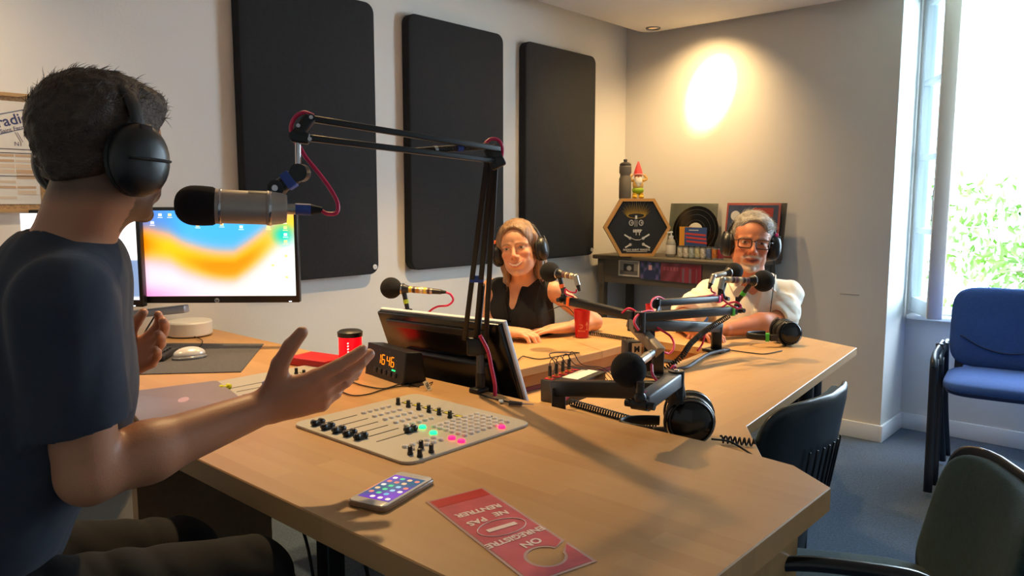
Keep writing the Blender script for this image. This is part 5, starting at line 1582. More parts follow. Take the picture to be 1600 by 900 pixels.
# outline with a hole that opens through a slit on the right edge
path = [(0.0, 0.0), (wd, 0.0), (wd, Lh_), (0.0, Lh_), (0.0, hy + 0.024)]
a0 = math.atan2(0.012, -hr)
n_ = 30
arc = []
for k_ in range(n_ + 1):
    a = pi - 0.45 - (2 * pi - 0.62) * k_ / n_
    arc.append((hx + hr * math.cos(a), hy + hr * math.sin(a)))
path += arc[:] + [(0.0, hy + 0.018)]
def flat_poly(pts, z0, z1, inset=0.0):
    m = MB(); bmx = bmesh.new()
    vv = [bmx.verts.new(C_ * 1.0 + ux * x + uy * y + V((0, 0, z0 + HZ - C_.z))) for x, y in pts]
    es = [bmx.edges.new((vv[i], vv[(i + 1) % len(vv)])) for i in range(len(vv))]
    bmesh.ops.triangle_fill(bmx, use_beauty=True, edges=es)
    ret = bmesh.ops.extrude_face_region(bmx, geom=bmx.faces[:])
    bmesh.ops.translate(bmx, vec=(0, 0, z1 - z0), verts=[e for e in ret['geom'] if isinstance(e, bmesh.types.BMVert)])
    bmesh.ops.recalc_face_normals(bmx, faces=bmx.faces)
    return m.bm(bmx)
flat_poly(path, 0.0004, 0.0011).build('laminate', mat('laminate_film', (206, 170, 160), rough=0.15, coat=0.5), sg, world=True)
ins = [(0.005, 0.005), (wd - 0.005, 0.005), (wd - 0.005, Lh_ - 0.004), (0.005, Lh_ - 0.004), (0.005, hy + 0.026)] + [(hx + (x - hx) * 1.17, hy + (y - hy) * 1.17) for x, y in arc] + [(0.005, hy + 0.014)]
flat_poly(ins, 0.0011, 0.0014).build('pink_card', mat('pink_card', (208, 92, 104), rough=0.35, var=0.12, vscale=30, coat=0.3), sg, world=True)
flat_poly([(0.007, Lh_ - 0.035), (wd - 0.007, Lh_ - 0.035), (wd - 0.007, Lh_ - 0.006), (0.007, Lh_ - 0.006)], 0.0015, 0.0017).build('red_band', mat('red_band', (190, 40, 40), rough=0.35, var=0.1), sg, world=True)
wt = MB()
for txt, y_, sz, x_, r_ in (('ON', 0.096, 0.022, 0.42, 0.1), ('ENREGISTRE', 0.124, 0.0190, 0.50, 0.05), ('NE', 0.207, 0.020, 0.28, -0.1), ('PAS', 0.202, 0.021, 0.70, 0.1), ('RENTRER', 0.235, 0.0195, 0.50, -0.03)):
    wt.text(txt, sgM(wd * x_, y_, 0.0019, r_), sz, 0.0001, bold=0.0007)
cen = C_ + ux * wd * 0.5 + uy * 0.163; cen.z = HZ + 0.0020
wt.tube([cen + ux * 0.041 * math.cos(a * .2618) + uy * 0.026 * math.sin(a * .2618) for a in range(24)], 0.0007, n=5, closed=True)
wt.bar(cen - ux * 0.026, cen + ux * 0.026, 0.010, 0.0004, up=(0, 0, 1))
wt.build('handwriting', mat('chalk_white', (236, 214, 206), rough=0.5), sg, world=True)

# ---- clock, beacon
cTL, cBL, cBR = None, at(570, 583, z=HZ), at(630, 603, z=HZ)
cd = (cBR - cBL); cw = cd.length; ca = math.atan2(cd.y, cd.x)
ck = thing('digital_clock', 'black digital clock showing 16:46 in orange figures', 'clock', ((cBL.x + cBR.x) / 2, (cBL.y + cBR.y) / 2, HZ), (0, 0, ca))
ch = 0.088
MB().prism([(0.0, 0), (0.075, 0), (0.062, ch * 0.93), (0.012, ch)], -cw / 2, cw / 2, bev=0.003, R=Matrix(((0, 0, 1), (1, 0, 0), (0, 1, 0)))).build('clock_case', M_blk, ck)
def ckM(x, z, dx=0.0): return Matrix.Translation((x, 0.012 * z / ch - 0.0008 - dx, z)) @ FR.to_4x4() @ Matrix.Rotation(-0.136, 4, 'X')
segs = {'0': 'abcdef', '1': 'bc', '4': 'bcfg', '6': 'acdefg'}
SG = {'a': (0, 1, 1), 'b': (.5, .5, 0), 'c': (.5, -.5, 0), 'd': (0, -1, 1), 'e': (-.5, -.5, 0), 'f': (-.5, .5, 0), 'g': (0, 0, 1)}
dg_ = MB()
dh = 0.0125
for i, c_ in enumerate('1646'):
    ox = -0.030 + i * 0.0215 + (0.004 if i > 1 else 0)
    for s_ in segs[c_]:
        x_, z_, hz = SG[s_]
        M_ = ckM(ox + x_ * 0.0135, 0.053 + z_ * dh)
        dg_.box((0, 0, 0), (0.0115 if hz else 0.0022, 0.0022 if hz else 0.0110, 0.0006), M_)
dg_.build('digits', mat('digit_orange', (255, 140, 20), emit=(255, 132, 16), estr=1.6), ck)
db = MB()
for (x_, z_) in ((-0.068, .062), (-0.068, .050), (0.058, .060), (0.058, .050), (0.058, .040), (-0.03, .078), (0.02, .078)): db.box((0, 0, 0), (0.002, 0.002, 0.0006), ckM(x_, z_))
db.build('indicator_dots', mat('dot_grey', (120, 125, 125)), ck)
MB().box((0, 0, 0), (0.016, 0.003, 0.0006), ckM(0.047, 0.032)).build('status_light', mat('led_green'), ck)
for i in range(5): MB().box((0, 0, 0), (0.016, 0.014, 0.003), ckM(-0.045 + i * 0.025, 0.020), bev=0.001).build('clock_button', M_darkpl, ck)
bc_ = at(580, 569, z=HZ)
be = thing('warning_beacon', 'small glowing red beacon lamp with a black cap, behind the clock', 'beacon lamp', (1.335, 1.835, HZ))
MB().lathe([(0.0002, 0), (0.036, 0), (0.037, 0.012), (0.034, 0.014)], n=28).build('base', M_blk, be)
MB().lathe([(0.033, 0.013), (0.034, 0.014), (0.034, 0.092), (0.033, 0.094)], n=28).build('red_lens', mat('red_lens', (255, 10, 20), rough=0.15, emit=(255, 6, 16), estr=1.6), be)
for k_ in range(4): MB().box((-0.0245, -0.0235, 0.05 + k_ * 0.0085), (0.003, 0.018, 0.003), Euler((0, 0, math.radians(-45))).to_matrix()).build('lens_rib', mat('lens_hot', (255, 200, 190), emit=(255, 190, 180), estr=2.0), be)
MB().lathe([(0.036, 0.090), (0.037, 0.104), (0.030, 0.109), (0.0002, 0.110)], n=28).build('cap', M_darkpl, be)
bl = lamp('beacon_light', 'POINT', (1.335, 1.835, HZ + 0.06), 0.9, (1, 0.03, 0.05), size=0.03)
rb2 = MB().box((1.285, 1.93, HZ + 0.012), (0.10, 0.15, 0.024), Euler((0, 0, 0.2)).to_matrix(), bev=0.002)  # red light of the beacon is put into the cover colour
tag(rb2.build('red_lit_book', mat('red_glow_cover', (190, 24, 30), rough=0.5)), 'book lying beside the glowing beacon, its red glow painted into the cover', 'book')

# ---- big monitor seen from behind, standing on the guests' side
bmx_ = thing('computer_monitor', 'black monitor seen from behind with a white front edge, beside the boom arm', 'monitor', (1.425, 1.46, 0.652), 0)
tl, tr, br = V((1.300, 1.745, 0.972)), V((1.335, 1.175, 0.992)), V((1.452, 1.165, 0.66))
tr = at(782, 506, d=1.90); br = at(808, 632, d=1.97); tl = at(592, 485, d=2.24)
xv = (tr - tl).normalized(); up0 = (tr - br); up0 = (up0 - xv * up0.dot(xv)).normalized(); nv = xv.cross(up0).normalized()     # nv points to the back of the screen? fixed below
if nv.dot(V((0, 0, CAMH)) - tl) < 0: nv = -nv
Wm = (tr - tl).length; Hm_ = 0.335
RM = Matrix((xv, up0, xv.cross(up0))).transposed()
cc = (tl + tr) / 2 - up0 * Hm_ / 2
MB().box(cc, (Wm, Hm_, 0.018), RM, bev=0.004).build('back_shell', mat('glossy_black', (20, 18, 18), rough=0.22), bmx_, world=True)
MB().box(cc - nv * 0.014, (Wm + 0.010, Hm_ + 0.004, 0.012), RM, bev=0.002).build('front_bezel', mat('white_bezel', (236, 238, 244), rough=0.4), bmx_, world=True)
MB().box(cc - nv * 0.0185, (Wm - 0.03, Hm_ - 0.03, 0.001), RM).build('screen', mat('dark_screen', (16, 18, 22), rough=0.15), bmx_, world=True)
MB().box(cc + nv * 0.018 + xv * 0.01 - up0 * 0.045, (Wm * 0.74, Hm_ * 0.62, 0.026), RM, bev=0.012).build('rear_bulge', M_blk, bmx_, world=True)
MB().box(cc + nv * 0.012 + up0 * (Hm_ / 2 - 0.03), (Wm * 0.84, 0.022, 0.008), RM, bev=0.003).build('rear_ledge', M_darkpl, bmx_, world=True)
for k_ in range(2): MB().box(cc + nv * 0.0318 + xv * (0.0 + k_ * 0.035) - up0 * 0.085, (0.030, 0.020, 0.001), RM).build('rating_label', mat('label_grey', (96, 96, 96), rough=0.5), bmx_, world=True)
sb = V((1.50, 1.46, 0.652))
MB().box(V((1.49, 1.46, 0.659)), (0.14, 0.24, 0.014), bev=0.004).build('stand_foot', M_blk, bmx_, world=True)
MB().bar(V((1.52, 1.46, 0.66)), cc - nv * 0.02 - up0 * 0.06, 0.06, 0.02, bev=0.004).build('stand_neck', M_blk, bmx_, world=True)

# ================================================================ MICROPHONES AND ARMS
M_bar = mat('arm_black_metal', (30, 31, 34), rough=0.38, metal=0.35)
M_barg = mat('arm_grey_metal', (120, 124, 132), rough=0.4, metal=0.5)
M_tape = {'green': mat('tape_green', (70, 190, 60), rough=0.5), 'orange': mat('tape_orange', (240, 110, 40), rough=0.5), 'pink': mat('tape_pink', (214, 50, 130), rough=0.5), 'yellow': mat('tape_yellow', (190, 220, 40), rough=0.5), 'blue': mat('tape_blue', (50, 78, 160), rough=0.6)}
def desk_arm(label, foot, ptop, elbow, tip, tape=None, w=0.03, h=0.036, low=None, low_mat=None, up_mat=None, post_w=0.024):
    """post, lower bar, elbow, upper bar"""
    t = thing('microphone_boom', label, 'microphone arm', foot, 0, 'low desk arms that carry the guest microphones')
    foot, ptop, elbow, tip = map(V, (foot, ptop, elbow, tip))
    b = MB(); b.box(foot + V((0, 0, 0.005)), (0.075, 0.075, 0.010), bev=0.003); b.build('foot_plate', M_bar, t, world=True)
    MB().box((foot + ptop) / 2 + V((0, 0, 0.004)), (post_w, post_w * 1.5, (ptop - foot).length), Euler((0, 0, AZ)).to_matrix(), bev=0.004).build('post', M_bar, t, world=True)
    lo_a = ptop; lo_b = V((elbow.x, elbow.y, elbow.z - 0.004))
    MB().bar(lo_a - (lo_b - lo_a).normalized() * w * .5, lo_b + (lo_b - lo_a).normalized() * w * .4, w, h, bev=0.004).build('lower_bar', low_mat or M_bar, t, world=True)
    d = (tip - elbow).normalized()
    MB().cyl(elbow - V((0, 0, h * .8)), elbow + V((0, 0, h * 1.0)), w * .52).build('elbow_joint', M_bar, t, world=True)
    e2 = elbow + V((0, 0, h * .55)); 
    ub = MB().bar(e2 - d * w * .3, tip - d * 0.012, w * .9, h * .8, bev=0.004).build('upper_bar', up_mat or M_bar, t, world=True)
    kk = MB(); s_ = d.cross(V((0, 0, 1))).normalized()
    kk.cyl(tip - s_ * 0.016, tip + s_ * 0.016, 0.011); kk.ball(tip + V((0, 0, 0.012)), (0.012, 0.012, 0.014)); kk.cyl(tip + V((0, 0, 0.0)), tip + V((0, 0, 0.045)), 0.0075)
    for q in (-1, 1): kk.cyl(tip + s_ * q * 0.018, tip + s_ * q * 0.030, 0.008, n=8)
    kk.build('tilt_mount', M_blk, t, world=True)
    sc = MB().lathe([(0.0002, 0.002), (0.005, 0.002), (0.006, 0)], elbow + V((0, 0, h * 1.0)), (0, 0, 1), 12); sc.build('screw', M_chrome, t, world=True)
    if tape: MB().bar(tip - d * 0.045, tip - d * 0.030, w * .9 + 0.003, h * .8 + 0.003, bev=0.001).build('coloured_tape', M_tape[tape], t, world=True)
    return t
def guest_mic(label, ball, tail, r=0.037, stem=None, stem_tape=None, stickers=False, right_angle=None, ring=False):
    """ball: centre of the foam ball, tail: end of the body"""
    ball, tail = V(ball), V(tail); ax = (tail - ball).normalized(); L_ = (tail - ball).length
    t = thing('microphone', label, 'microphone', ball, 0, 'guest microphones with round foam covers')
    fo = MB().lathe([(0.0002, -r)] + [(r * math.sin(a), -r * math.cos(a)) for a in [pi * k / 16 for k in range(1, 14)]] + [(r * .42, r * 0.98), (0.0002, r * 0.98)], ball, ax, 28, smooth=True)
    fo.build('foam_windscreen', M_foam, t, world=True)
    p = ball + ax * r * .93
    MB().lathe([(0.017, 0), (0.019, 0.004), (0.019, 0.011), (0.016, 0.014), (0.012, 0.030), (0.0002, 0.031)], p, ax, 22).build('mount_ring', M_blk, t, world=True)
    MB().lathe([(0.0175, 0.003), (0.0197, 0.005), (0.0197, 0.008), (0.0175, 0.010)], p, ax, 22).build('silver_ring', M_chrome, t, world=True)
    body = MB().lathe([(0.0105, 0.028), (0.0105, L_ - r * .93 - 0.003), (0.0095, L_ - r * .93), (0.0002, L_ - r * .93)], p, ax, 18)
    bo = body.build('body', mat('mic_nickel', (170, 160, 148), rough=0.3, metal=0.8), t, world=True)
    if stickers:
        n = 6; st_ = (L_ - r * .93 - 0.036) / n
        for k_ in range(n):
            a_ = 0.032 + k_ * st_
            MB().lathe([(0.0109, a_), (0.0109, a_ + st_ * .72)], p, ax, 18).build('sticker', [mat('sticker_yellow', (220, 190, 60)), mat('sticker_dark', (70, 40, 36)), mat('sticker_gold', (190, 140, 70), rough=0.3, metal=0.4), mat('sticker_cream', (220, 204, 170))][k_ % 4] if stickers == 1 else [mat('sticker_plum', (110, 66, 84)), mat('sticker_dark'), mat('sticker_cream')][k_ % 3], bo, world=True)
    if right_angle is not None:
        ra = V(right_angle); dn = (ra - tail).normalized()
        c = MB(); c.cyl(tail - ax * 0.004, tail + ax * 0.012, 0.0095); c.ball(tail + ax * 0.010, 0.0105); c.cyl(tail + ax * 0.010, tail + ax * 0.010 + dn * (ra - tail).length * .62, 0.0098)
        c.build('cable_connector', mat('xlr_nickel', (180, 176, 168), rough=0.3, metal=0.8), t, world=True)
        MB().cyl(tail + ax * 0.010 + dn * (ra - tail).length * .6, ra + ax * 0.01, 0.0075, 0.0045).build('strain_relief', M_blkr, t, world=True)
    else:
        MB().cyl(tail, tail + ax * 0.030, 0.0098, 0.0085).build('cable_connector', M_blk, t, world=True)
        MB().cyl(tail + ax * 0.030, tail + ax * 0.048, 0.007, 0.0045).build('strain_relief', M_blkr, t, world=True)
    if stem is not None:
        st = V(stem); top_ = p + ax * 0.010
        MB().cyl(st, top_ - (top_ - st).normalized() * 0.012, 0.0075, 0.0085).build('stem', M_blk, t, world=True)
        if stem_tape:
            m_ = st + (top_ - st) * 0.30; MB().cyl(m_, m_ + (top_ - st).normalized() * 0.014, 0.0092).build('coloured_tape', M_tape[stem_tape], t, world=True)
    return t
def cable(label, pts, r=0.0032, m=None, n=8, cat='cable', sm=8, group=None, name='microphone_cable'):
    o = MB().tube(pts, r, n=n, smooth_n=sm).build(name, m or M_pink)
    return tag(o, label, cat, group)

# A: microphone on its own stand behind the big monitor
A0 = at(611, 450, d=2.60); A1 = at(676, 455, d=2.57)
sA = at(637, 484, d=2.585)
mA = guest_mic('round-foam microphone with yellow stickers, above the monitor seen from behind', A0, A1, stem=sA, stem_tape='yellow', stickers=1)
st = thing('microphone_stand', 'black table stand under the microphone with yellow stickers', 'microphone stand', (sA.x, sA.y, GZ), 0)
MB().lathe([(0.0002, 0), (0.065, 0), (0.065, 0.006), (0.02, 0.014), (0.009, 0.018), (0.0085, sA.z - GZ), (0.0002, sA.z - GZ)]).build('base', M_bar, st)
MB().lathe([(0.016, 0), (0.016, 0.006)], (0, 0, sA.z - GZ - 0.004)).build('collar', M_blk, st)
cable('magenta cable leaving the microphone with yellow stickers', [at(697, 457, d=2.56), at(704, 460, d=2.56), at(708, 469, d=2.56), at(700, 477, d=2.56), at(684, 479, d=2.57), at(672, 486, d=2.58), at(664, 500, d=2.60), V((1.72, 1.93, GZ + 0.004))], 0.0036)

# B: woman's microphone
tipB = at(881, 468, d=2.72); elB = at(988, 503, d=2.44); ptB = at(1027, 548, d=2.30); ftB = V((at(1027, 592, d=2.30).x, at(1027, 592, d=2.30).y, GZ))
desk_arm("low black microphone arm with orange tape, reaching past the woman's red cup", ftB, V((ftB.x, ftB.y, ptB.z)), elB, tipB, 'orange', h=0.036, low_mat=mat('arm_taupe', (120, 112, 104), rough=0.4, metal=0.4))
guest_mic('round-foam microphone in front of the smiling woman, with orange tape on its stem', at(859, 425, d=2.76), at(896, 432, d=2.68), stem=tipB + V((0, 0, 0.02)), stem_tape='orange', stickers=2, right_angle=at(902, 454, d=2.66))
cable("magenta cable looping from the woman's microphone to its arm", [at(901, 452, d=2.66), at(899, 457, d=2.66), at(890, 456, d=2.66), at(884, 452, d=2.66), at(884, 459, d=2.66), at(897, 464, d=2.66)], 0.0030)
cable('magenta cable arching over the elbow of the arm with orange tape', [at(972, 489, d=2.46), at(982, 482, d=2.44), at(993, 487, d=2.43), at(998, 497, d=2.42), at(1000, 512, d=2.40)], 0.0036)

# C: far microphone of the man
tipC = at(1128, 466, d=2.86); elC = at(1025, 481, d=2.56); ptC = at(1014, 505, d=2.52); ftC = V((at(1014, 545, d=2.52).x, at(1014, 545, d=2.52).y, 0.0)); ftC.z = 0.652
desk_arm('low black microphone arm with pink tape, behind the arm with green tape', ftC, V((ftC.x, ftC.y, ptC.z)), elC, tipC, 'pink', h=0.030)
guest_mic('round-foam microphone partly hidden behind another, on the arm with pink tape', at(1147, 424, d=2.92), at(1117, 431, d=2.84), r=0.034, stem=tipC + V((0, 0, 0.02)), right_angle=at(1110, 450, d=2.82))
# D: near microphone of the man
tipD = at(1152, 484, d=2.62); elD = at(1000, 505, d=2.36); ftD = V((at(1119, 545, d=2.70).x, at(1119, 545, d=2.70).y, GZ)); ptD = at(1119, 508, d=2.70)
desk_arm('low black microphone arm with green tape, its post standing near the headphones', ftD, V((ftD.x, ftD.y, ptD.z - 0.008)), elD + V((0, 0, 0.0)), tipD, 'green', h=0.036, w=0.034)
guest_mic("round-foam microphone with green tape on its stem, in front of the man's chest", at(1193, 439, d=2.60), at(1133, 437, d=2.54), r=0.0375, stem=tipD + V((0, 0, 0.03)), stem_tape='green', stickers=2, right_angle=at(1127, 461, d=2.53))
cable('magenta cable curling below the microphone with green tape', [at(1128, 460, d=2.54), at(1130, 468, d=2.54), at(1140, 476, d=2.55), at(1153, 482, d=2.56), at(1158, 478, d=2.57), at(1150, 472, d=2.57), at(1138, 474, d=2.57), at(1128, 480, d=2.56)], 0.0034)
cable('magenta cable from the far right microphone, running along the arm with pink tape', [at(1111, 449, d=2.82), at(1112, 455, d=2.82), at(1118, 459, d=2.82), at(1108, 462, d=2.80), at(1090, 464, d=2.78)], 0.0032)
cable('magenta loop standing over the elbow of the arm with pink tape', [at(1038, 468, d=2.60), at(1029, 464, d=2.56), at(1020, 468, d=2.52), at(1017, 478, d=2.50), at(1022, 488, d=2.48)], 0.0036)
cable('magenta loop standing over the elbow of the arm with green tape', [at(1030, 489, d=2.42), at(1012, 486, d=2.38), at(996, 493, d=2.34), at(991, 504, d=2.32), at(998, 516, d=2.32)], 0.0040)
cable('red-pink cable hanging from the arms into the open middle of the tables', [at(1018, 507, d=2.40), at(1032, 515, d=2.40), at(1048, 526, d=2.38), at(1053, 540, d=2.36), at(1046, 552, d=2.34), at(1022, 556, d=2.32), V((1.98, 1.40, 0.658))], 0.0036)
cable('magenta cable coming down to the table beside the post of the arm with green tape', [at(1100, 512, d=2.62), at(1101, 524, d=2.62), at(1097, 538, d=2.62), at(1090, 548, d=2.60)], 0.0036)
# E: nearest microphone
ftE = at(873, 603, d=1.925); ftE.z = 0.652; ptE = at(873, 604, d=1.925); elE = at(1056, 607, d=1.62); tipE = at(1000, 632, d=1.445)
desk_arm('nearest low microphone arm, black lower bar and grey upper bar, rising behind the desk edge', ftE, V((ftE.x, ftE.y, ptE.z - 0.004)), elE, tipE, None, h=0.040, w=0.034, up_mat=M_barg)
mE = guest_mic('nearest round-foam microphone with a silver ring, in front of the grey bar', at(982, 578, d=1.50), at(1012, 556, d=1.62), r=0.036, stem=tipE + V((0, 0, 0.02)))
cable('purple-pink cable bent between the nearest microphone and its grey bar', [at(1018, 570, d=1.62), at(1020, 586, d=1.58), at(1030, 598, d=1.56), at(1038, 603, d=1.54), at(1022, 606, d=1.52), at(1006, 616, d=1.47)], 0.0032)
cable('short magenta cable end at the far end of the grey bar', [at(1048, 584, d=1.64), at(1049, 576, d=1.64), at(1054, 572, d=1.65), at(1056, 582, d=1.66)], 0.0034)
cable('magenta cable seen under the black bar beside the desk edge', [at(880, 627, d=1.92), at(890, 618, d=1.94), at(900, 610, d=1.97), at(912, 600, d=2.0)], 0.0032)

# ---- large boom arm with the host's microphone
bb = at(748, 606, z=HZ); bb = V((1.372, 1.335, HZ)); bj = at(742, 552, d=1.88); bj = V((bb.x, bb.y, bj.z))
elb = at(768, 240, d=1.68); hd_ = at(468, 200, d=1.36)
bo = thing('boom_arm', 'tall black sprung boom arm clamped to the desk edge behind the clock', 'microphone arm', bb)
MB().box(bb + V((-0.005, 0, 0.006)), (0.045, 0.032, 0.012), bev=0.003).build('desk_clamp', M_bar, bo, world=True)
MB().cyl(bb, V((bb.x, bb.y, bj.z)), 0.011).build('pin', mat('grey_tube', (86, 90, 98), rough=0.35, metal=0.6), bo, world=True)
MB().cyl(bb + V((0, 0, 0.012)), bb + V((0, 0, 0.050)), 0.0125).build('swivel_base', M_blk, bo, world=True)
side_ = _R * 0.022
jm = MB(); jm.bar(bj - _R * 0.012 - V((0, 0, 0.012)), bj - _R * 0.012 + V((0, 0, 0.035)), 0.045, 0.024, bev=0.006, up=_F); jm.build('lower_joint', M_blk, bo, world=True)
for q, wv in ((-1.1, -0.040), (0.15, -0.012), (1.05, 0.012)):
    a = bj + _R * wv + V((0, 0, 0.03 if q < 1 else -0.005)); b = elb + _R * 0.009 * q - V((0, 0, 0.005))
    if q < 1: b = b + V((0, 0, -0.008))
    rd = MB().bar(a, b, 0.0125, 0.0125, bev=0.002, up=_F); rd.build('lower_rod', M_bar, bo, world=True)
    if q == 0.15:
        sp = MB().coil([a + (b - a) * .02 + _R * 0.004, a + (b - a) * .34 + _R * 0.004], 0.0065, 0.0036, 0.0012, smooth_n=2); sp.build('spring', M_bar, bo, world=True)
tb_ = MB(); a = bj + V((0, 0, 0.03)); m_ = a + (elb - a) * .36
tb_.bar(m_ - _R * 0.034, m_ - _R * 0.001, 0.016, 0.018, bev=0.001, up=_F); tb_.build('blue_tape', M_tape['blue'], bo, world=True)
ej = MB(); ej.bar(elb + V((0, 0, 0.014)) - _R * 0.004, elb - V((0, 0, 0.030)) + _R * 0.018, 0.034, 0.022, bev=0.004, up=_F); ej.cyl(elb - _F * 0.02 + _R * 0.012, elb + _F * 0.02 + _R * 0.012, 0.009)
ej.build('elbow_joint', M_blk, bo, world=True)
u0a = at(488, 186, d=1.365); u0b = at(780, 233, d=1.665)
u1a = at(484, 216, d=1.362); u1b = at(772, 251, d=1.67)
for a, b in ((u0a, u0b), (u1a, u1b)): MB().bar(a, b, 0.0115, 0.0115, bev=0.002).build('upper_rod', M_bar, bo, world=True)
s0, s1 = at(650, 236, d=1.545), at(762, 228, d=1.645)
sp = MB(); sp.coil([s0, s1], 0.0058, 0.0032, 0.0011, smooth_n=2); sp.cyl(s0, s0 + (s1 - s0) * .25, 0.0045); sp.build('spring', M_darkpl, bo, world=True)
MB().cyl(s0 + (s1 - s0) * .24, s0 + (s1 - s0) * .28, 0.0075).build('spring_clip', M_silver, bo, world=True)
MB().cyl(s0 + (s1 - s0) * .55, s0 + (s1 - s0) * .63, 0.0078).build('blue_tape', M_tape['blue'], bo, world=True)
hj = MB(); hj.bar(at(486, 182, d=1.36), at(462, 214, d=1.355), 0.020, 0.018, bev=0.004, up=_F); hj.bar(at(484, 217, d=1.36), at(455, 213, d=1.355), 0.022, 0.02, bev=0.004)
hj.cyl(at(486, 184, d=1.35), at(486, 184, d=1.375), 0.007); hj.cyl(at(458, 212, d=1.345), at(458, 212, d=1.368), 0.008)
hj.build('head_joint', M_blk, bo, world=True)
sc_ = MB()
for u_, v_ in ((486, 183), (466, 196), (484, 217)): sc_.cyl(at(u_, v_, d=1.335), at(u_, v_, d=1.345), 0.0035, n=10)
for u_, v_ in ((486, 183), (466, 196), (484, 217)): MB().cyl(at(u_, v_, d=1.335), at(u_, v_, d=1.345), 0.0035, n=10).build('screw', M_chrome, bo, world=True)
MB().cyl(at(465.5, 214, d=1.355), at(466, 264, d=1.352), 0.0050).build('drop_rod', M_chrome, bo, world=True)
hm_ = thing('condenser_microphone', "silver microphone with a black foam head in front of the host's mouth", 'microphone', at(300, 320, d=1.28))
k1 = at(469, 270, d=1.352); k2 = at(434, 294, d=1.345)
cb_ = MB(); cb_.bar(k1, k2, 0.026, 0.024, bev=0.008, up=_F); cb_.cyl(k1 - _F * 0.014, k1 + _F * 0.014, 0.0155); cb_.cyl(k2 - _F * 0.013, k2 + _F * 0.013, 0.0145)
cb_.build('swivel_clip', M_blk, bo, world=True)
m_ = k1 + (k2 - k1) * .5
MB().bar(m_ - (k2 - k1) * .17, m_ + (k2 - k1) * .17, 0.029, 0.028, bev=0.001, up=_F).build('blue_tape', M_tape['blue'], bo, world=True)
MB().cyl(k2 - _F * 0.017, k2 - _F * 0.013, 0.0055, n=12).build('screw', M_chrome, bo, world=True)
MB().bar(k2, at(434, 340, d=1.33), 0.010, 0.006, up=_F).build('mount_bracket', M_blk, bo, world=True)
m0 = at(272, 320, d=1.275); m1_ = at(440, 326, d=1.325); ax_ = (m1_ - m0).normalized(); Lm = (m1_ - m0).length
fo = MB().lathe([(0.0002, 0.0)] + [(0.0335 * math.sin(a * pi / 16) ** .8, 0.032 * (1 - math.cos(a * pi / 16))) for a in range(1, 9)] + [(0.0335, 0.045), (0.0325, 0.060), (0.030, 0.0645), (0.024, 0.066)], m0, ax_, 32)
fo.build('foam_windscreen', M_foam, hm_, world=True)
MB().lathe([(0.0275, 0.060), (0.0295, 0.061), (0.0295, 0.070), (0.0285, 0.071), (0.0285, 0.146), (0.0300, 0.148), (0.0300, 0.154), (0.0285, 0.156), (0.0265, 0.172), (0.0235, 0.180), (0.0002, 0.181)], m0, ax_, 36).build('body', mat('champagne_metal', (172, 164, 156), rough=0.42, metal=0.45), hm_, world=True)
for a_ in (0.0705, 0.151): MB().lathe([(0.0302, a_), (0.0306, a_ + .001), (0.0306, a_ + .003), (0.0302, a_ + .004)], m0, ax_, 36).build('trim_ring', M_chrome, hm_, world=True)
pl = MB(); pc = m0 + ax_ * 0.133
Rm_ = frame(ax_, up=(0, 0, 1)); vs = []; 
for j in range(2):
    for i in range(9):
        a = 1.0 + i * 0.105; n_ = (-_F * math.cos(a) + V((0, 0, 1)) * math.sin(a)); n_ = (n_ - ax_ * n_.dot(ax_)).normalized()
        vs.append(pc + ax_ * (-0.016 + 0.030 * j) + n_ * 0.0290)
pl.add(vs, [(i, i + 1, 9 + i + 1, 9 + i) for i in range(8)]); pl.build('switch_plate', M_blk, hm_, world=True)
x0 = m0 + ax_ * 0.180
MB().cyl(x0, x0 + ax_ * 0.016, 0.0095).build('connector_collar', mat('xlr_nickel'), hm_, world=True)
MB().cyl(x0 + ax_ * 0.014, x0 + ax_ * 0.040, 0.0100).build('blue_tape', M_tape['blue'], hm_, world=True)
x1e = x0 + ax_ * 0.060
MB().cyl(x0 + ax_ * 0.040, x1e, 0.0092, 0.0050).build('strain_relief', M_blkr, hm_, world=True)
cable('magenta cable looping down from the boom arm head to the silver microphone', [at(470, 232, d=1.36), at(478, 246, d=1.36), at(496, 268, d=1.36), at(514, 292, d=1.355), at(527, 316, d=1.35), at(526, 332, d=1.345), at(512, 334, d=1.342), x1e - ax_ * 0.004], 0.0037)
cable('magenta cable arching over the head of the boom arm', [at(490, 181, d=1.365), at(474, 176, d=1.36), at(460, 185, d=1.357), at(455, 202, d=1.355), at(462, 222, d=1.357), at(470, 232, d=1.36)], 0.0037)
cable('magenta cable arching over the elbow of the boom arm', [at(758, 224, d=1.655), at(768, 217, d=1.66), at(780, 220, d=1.668), at(785, 232, d=1.672), at(784, 246, d=1.675)], 0.0037)
cable('magenta cable coming down beside the base of the boom arm', [at(750, 524, d=1.86), at(762, 548, d=1.86), at(768, 575, d=1.865), at(773, 600, d=1.87), at(774, 622, d=1.875), V((1.405, 1.30, 0.70))], 0.0048)

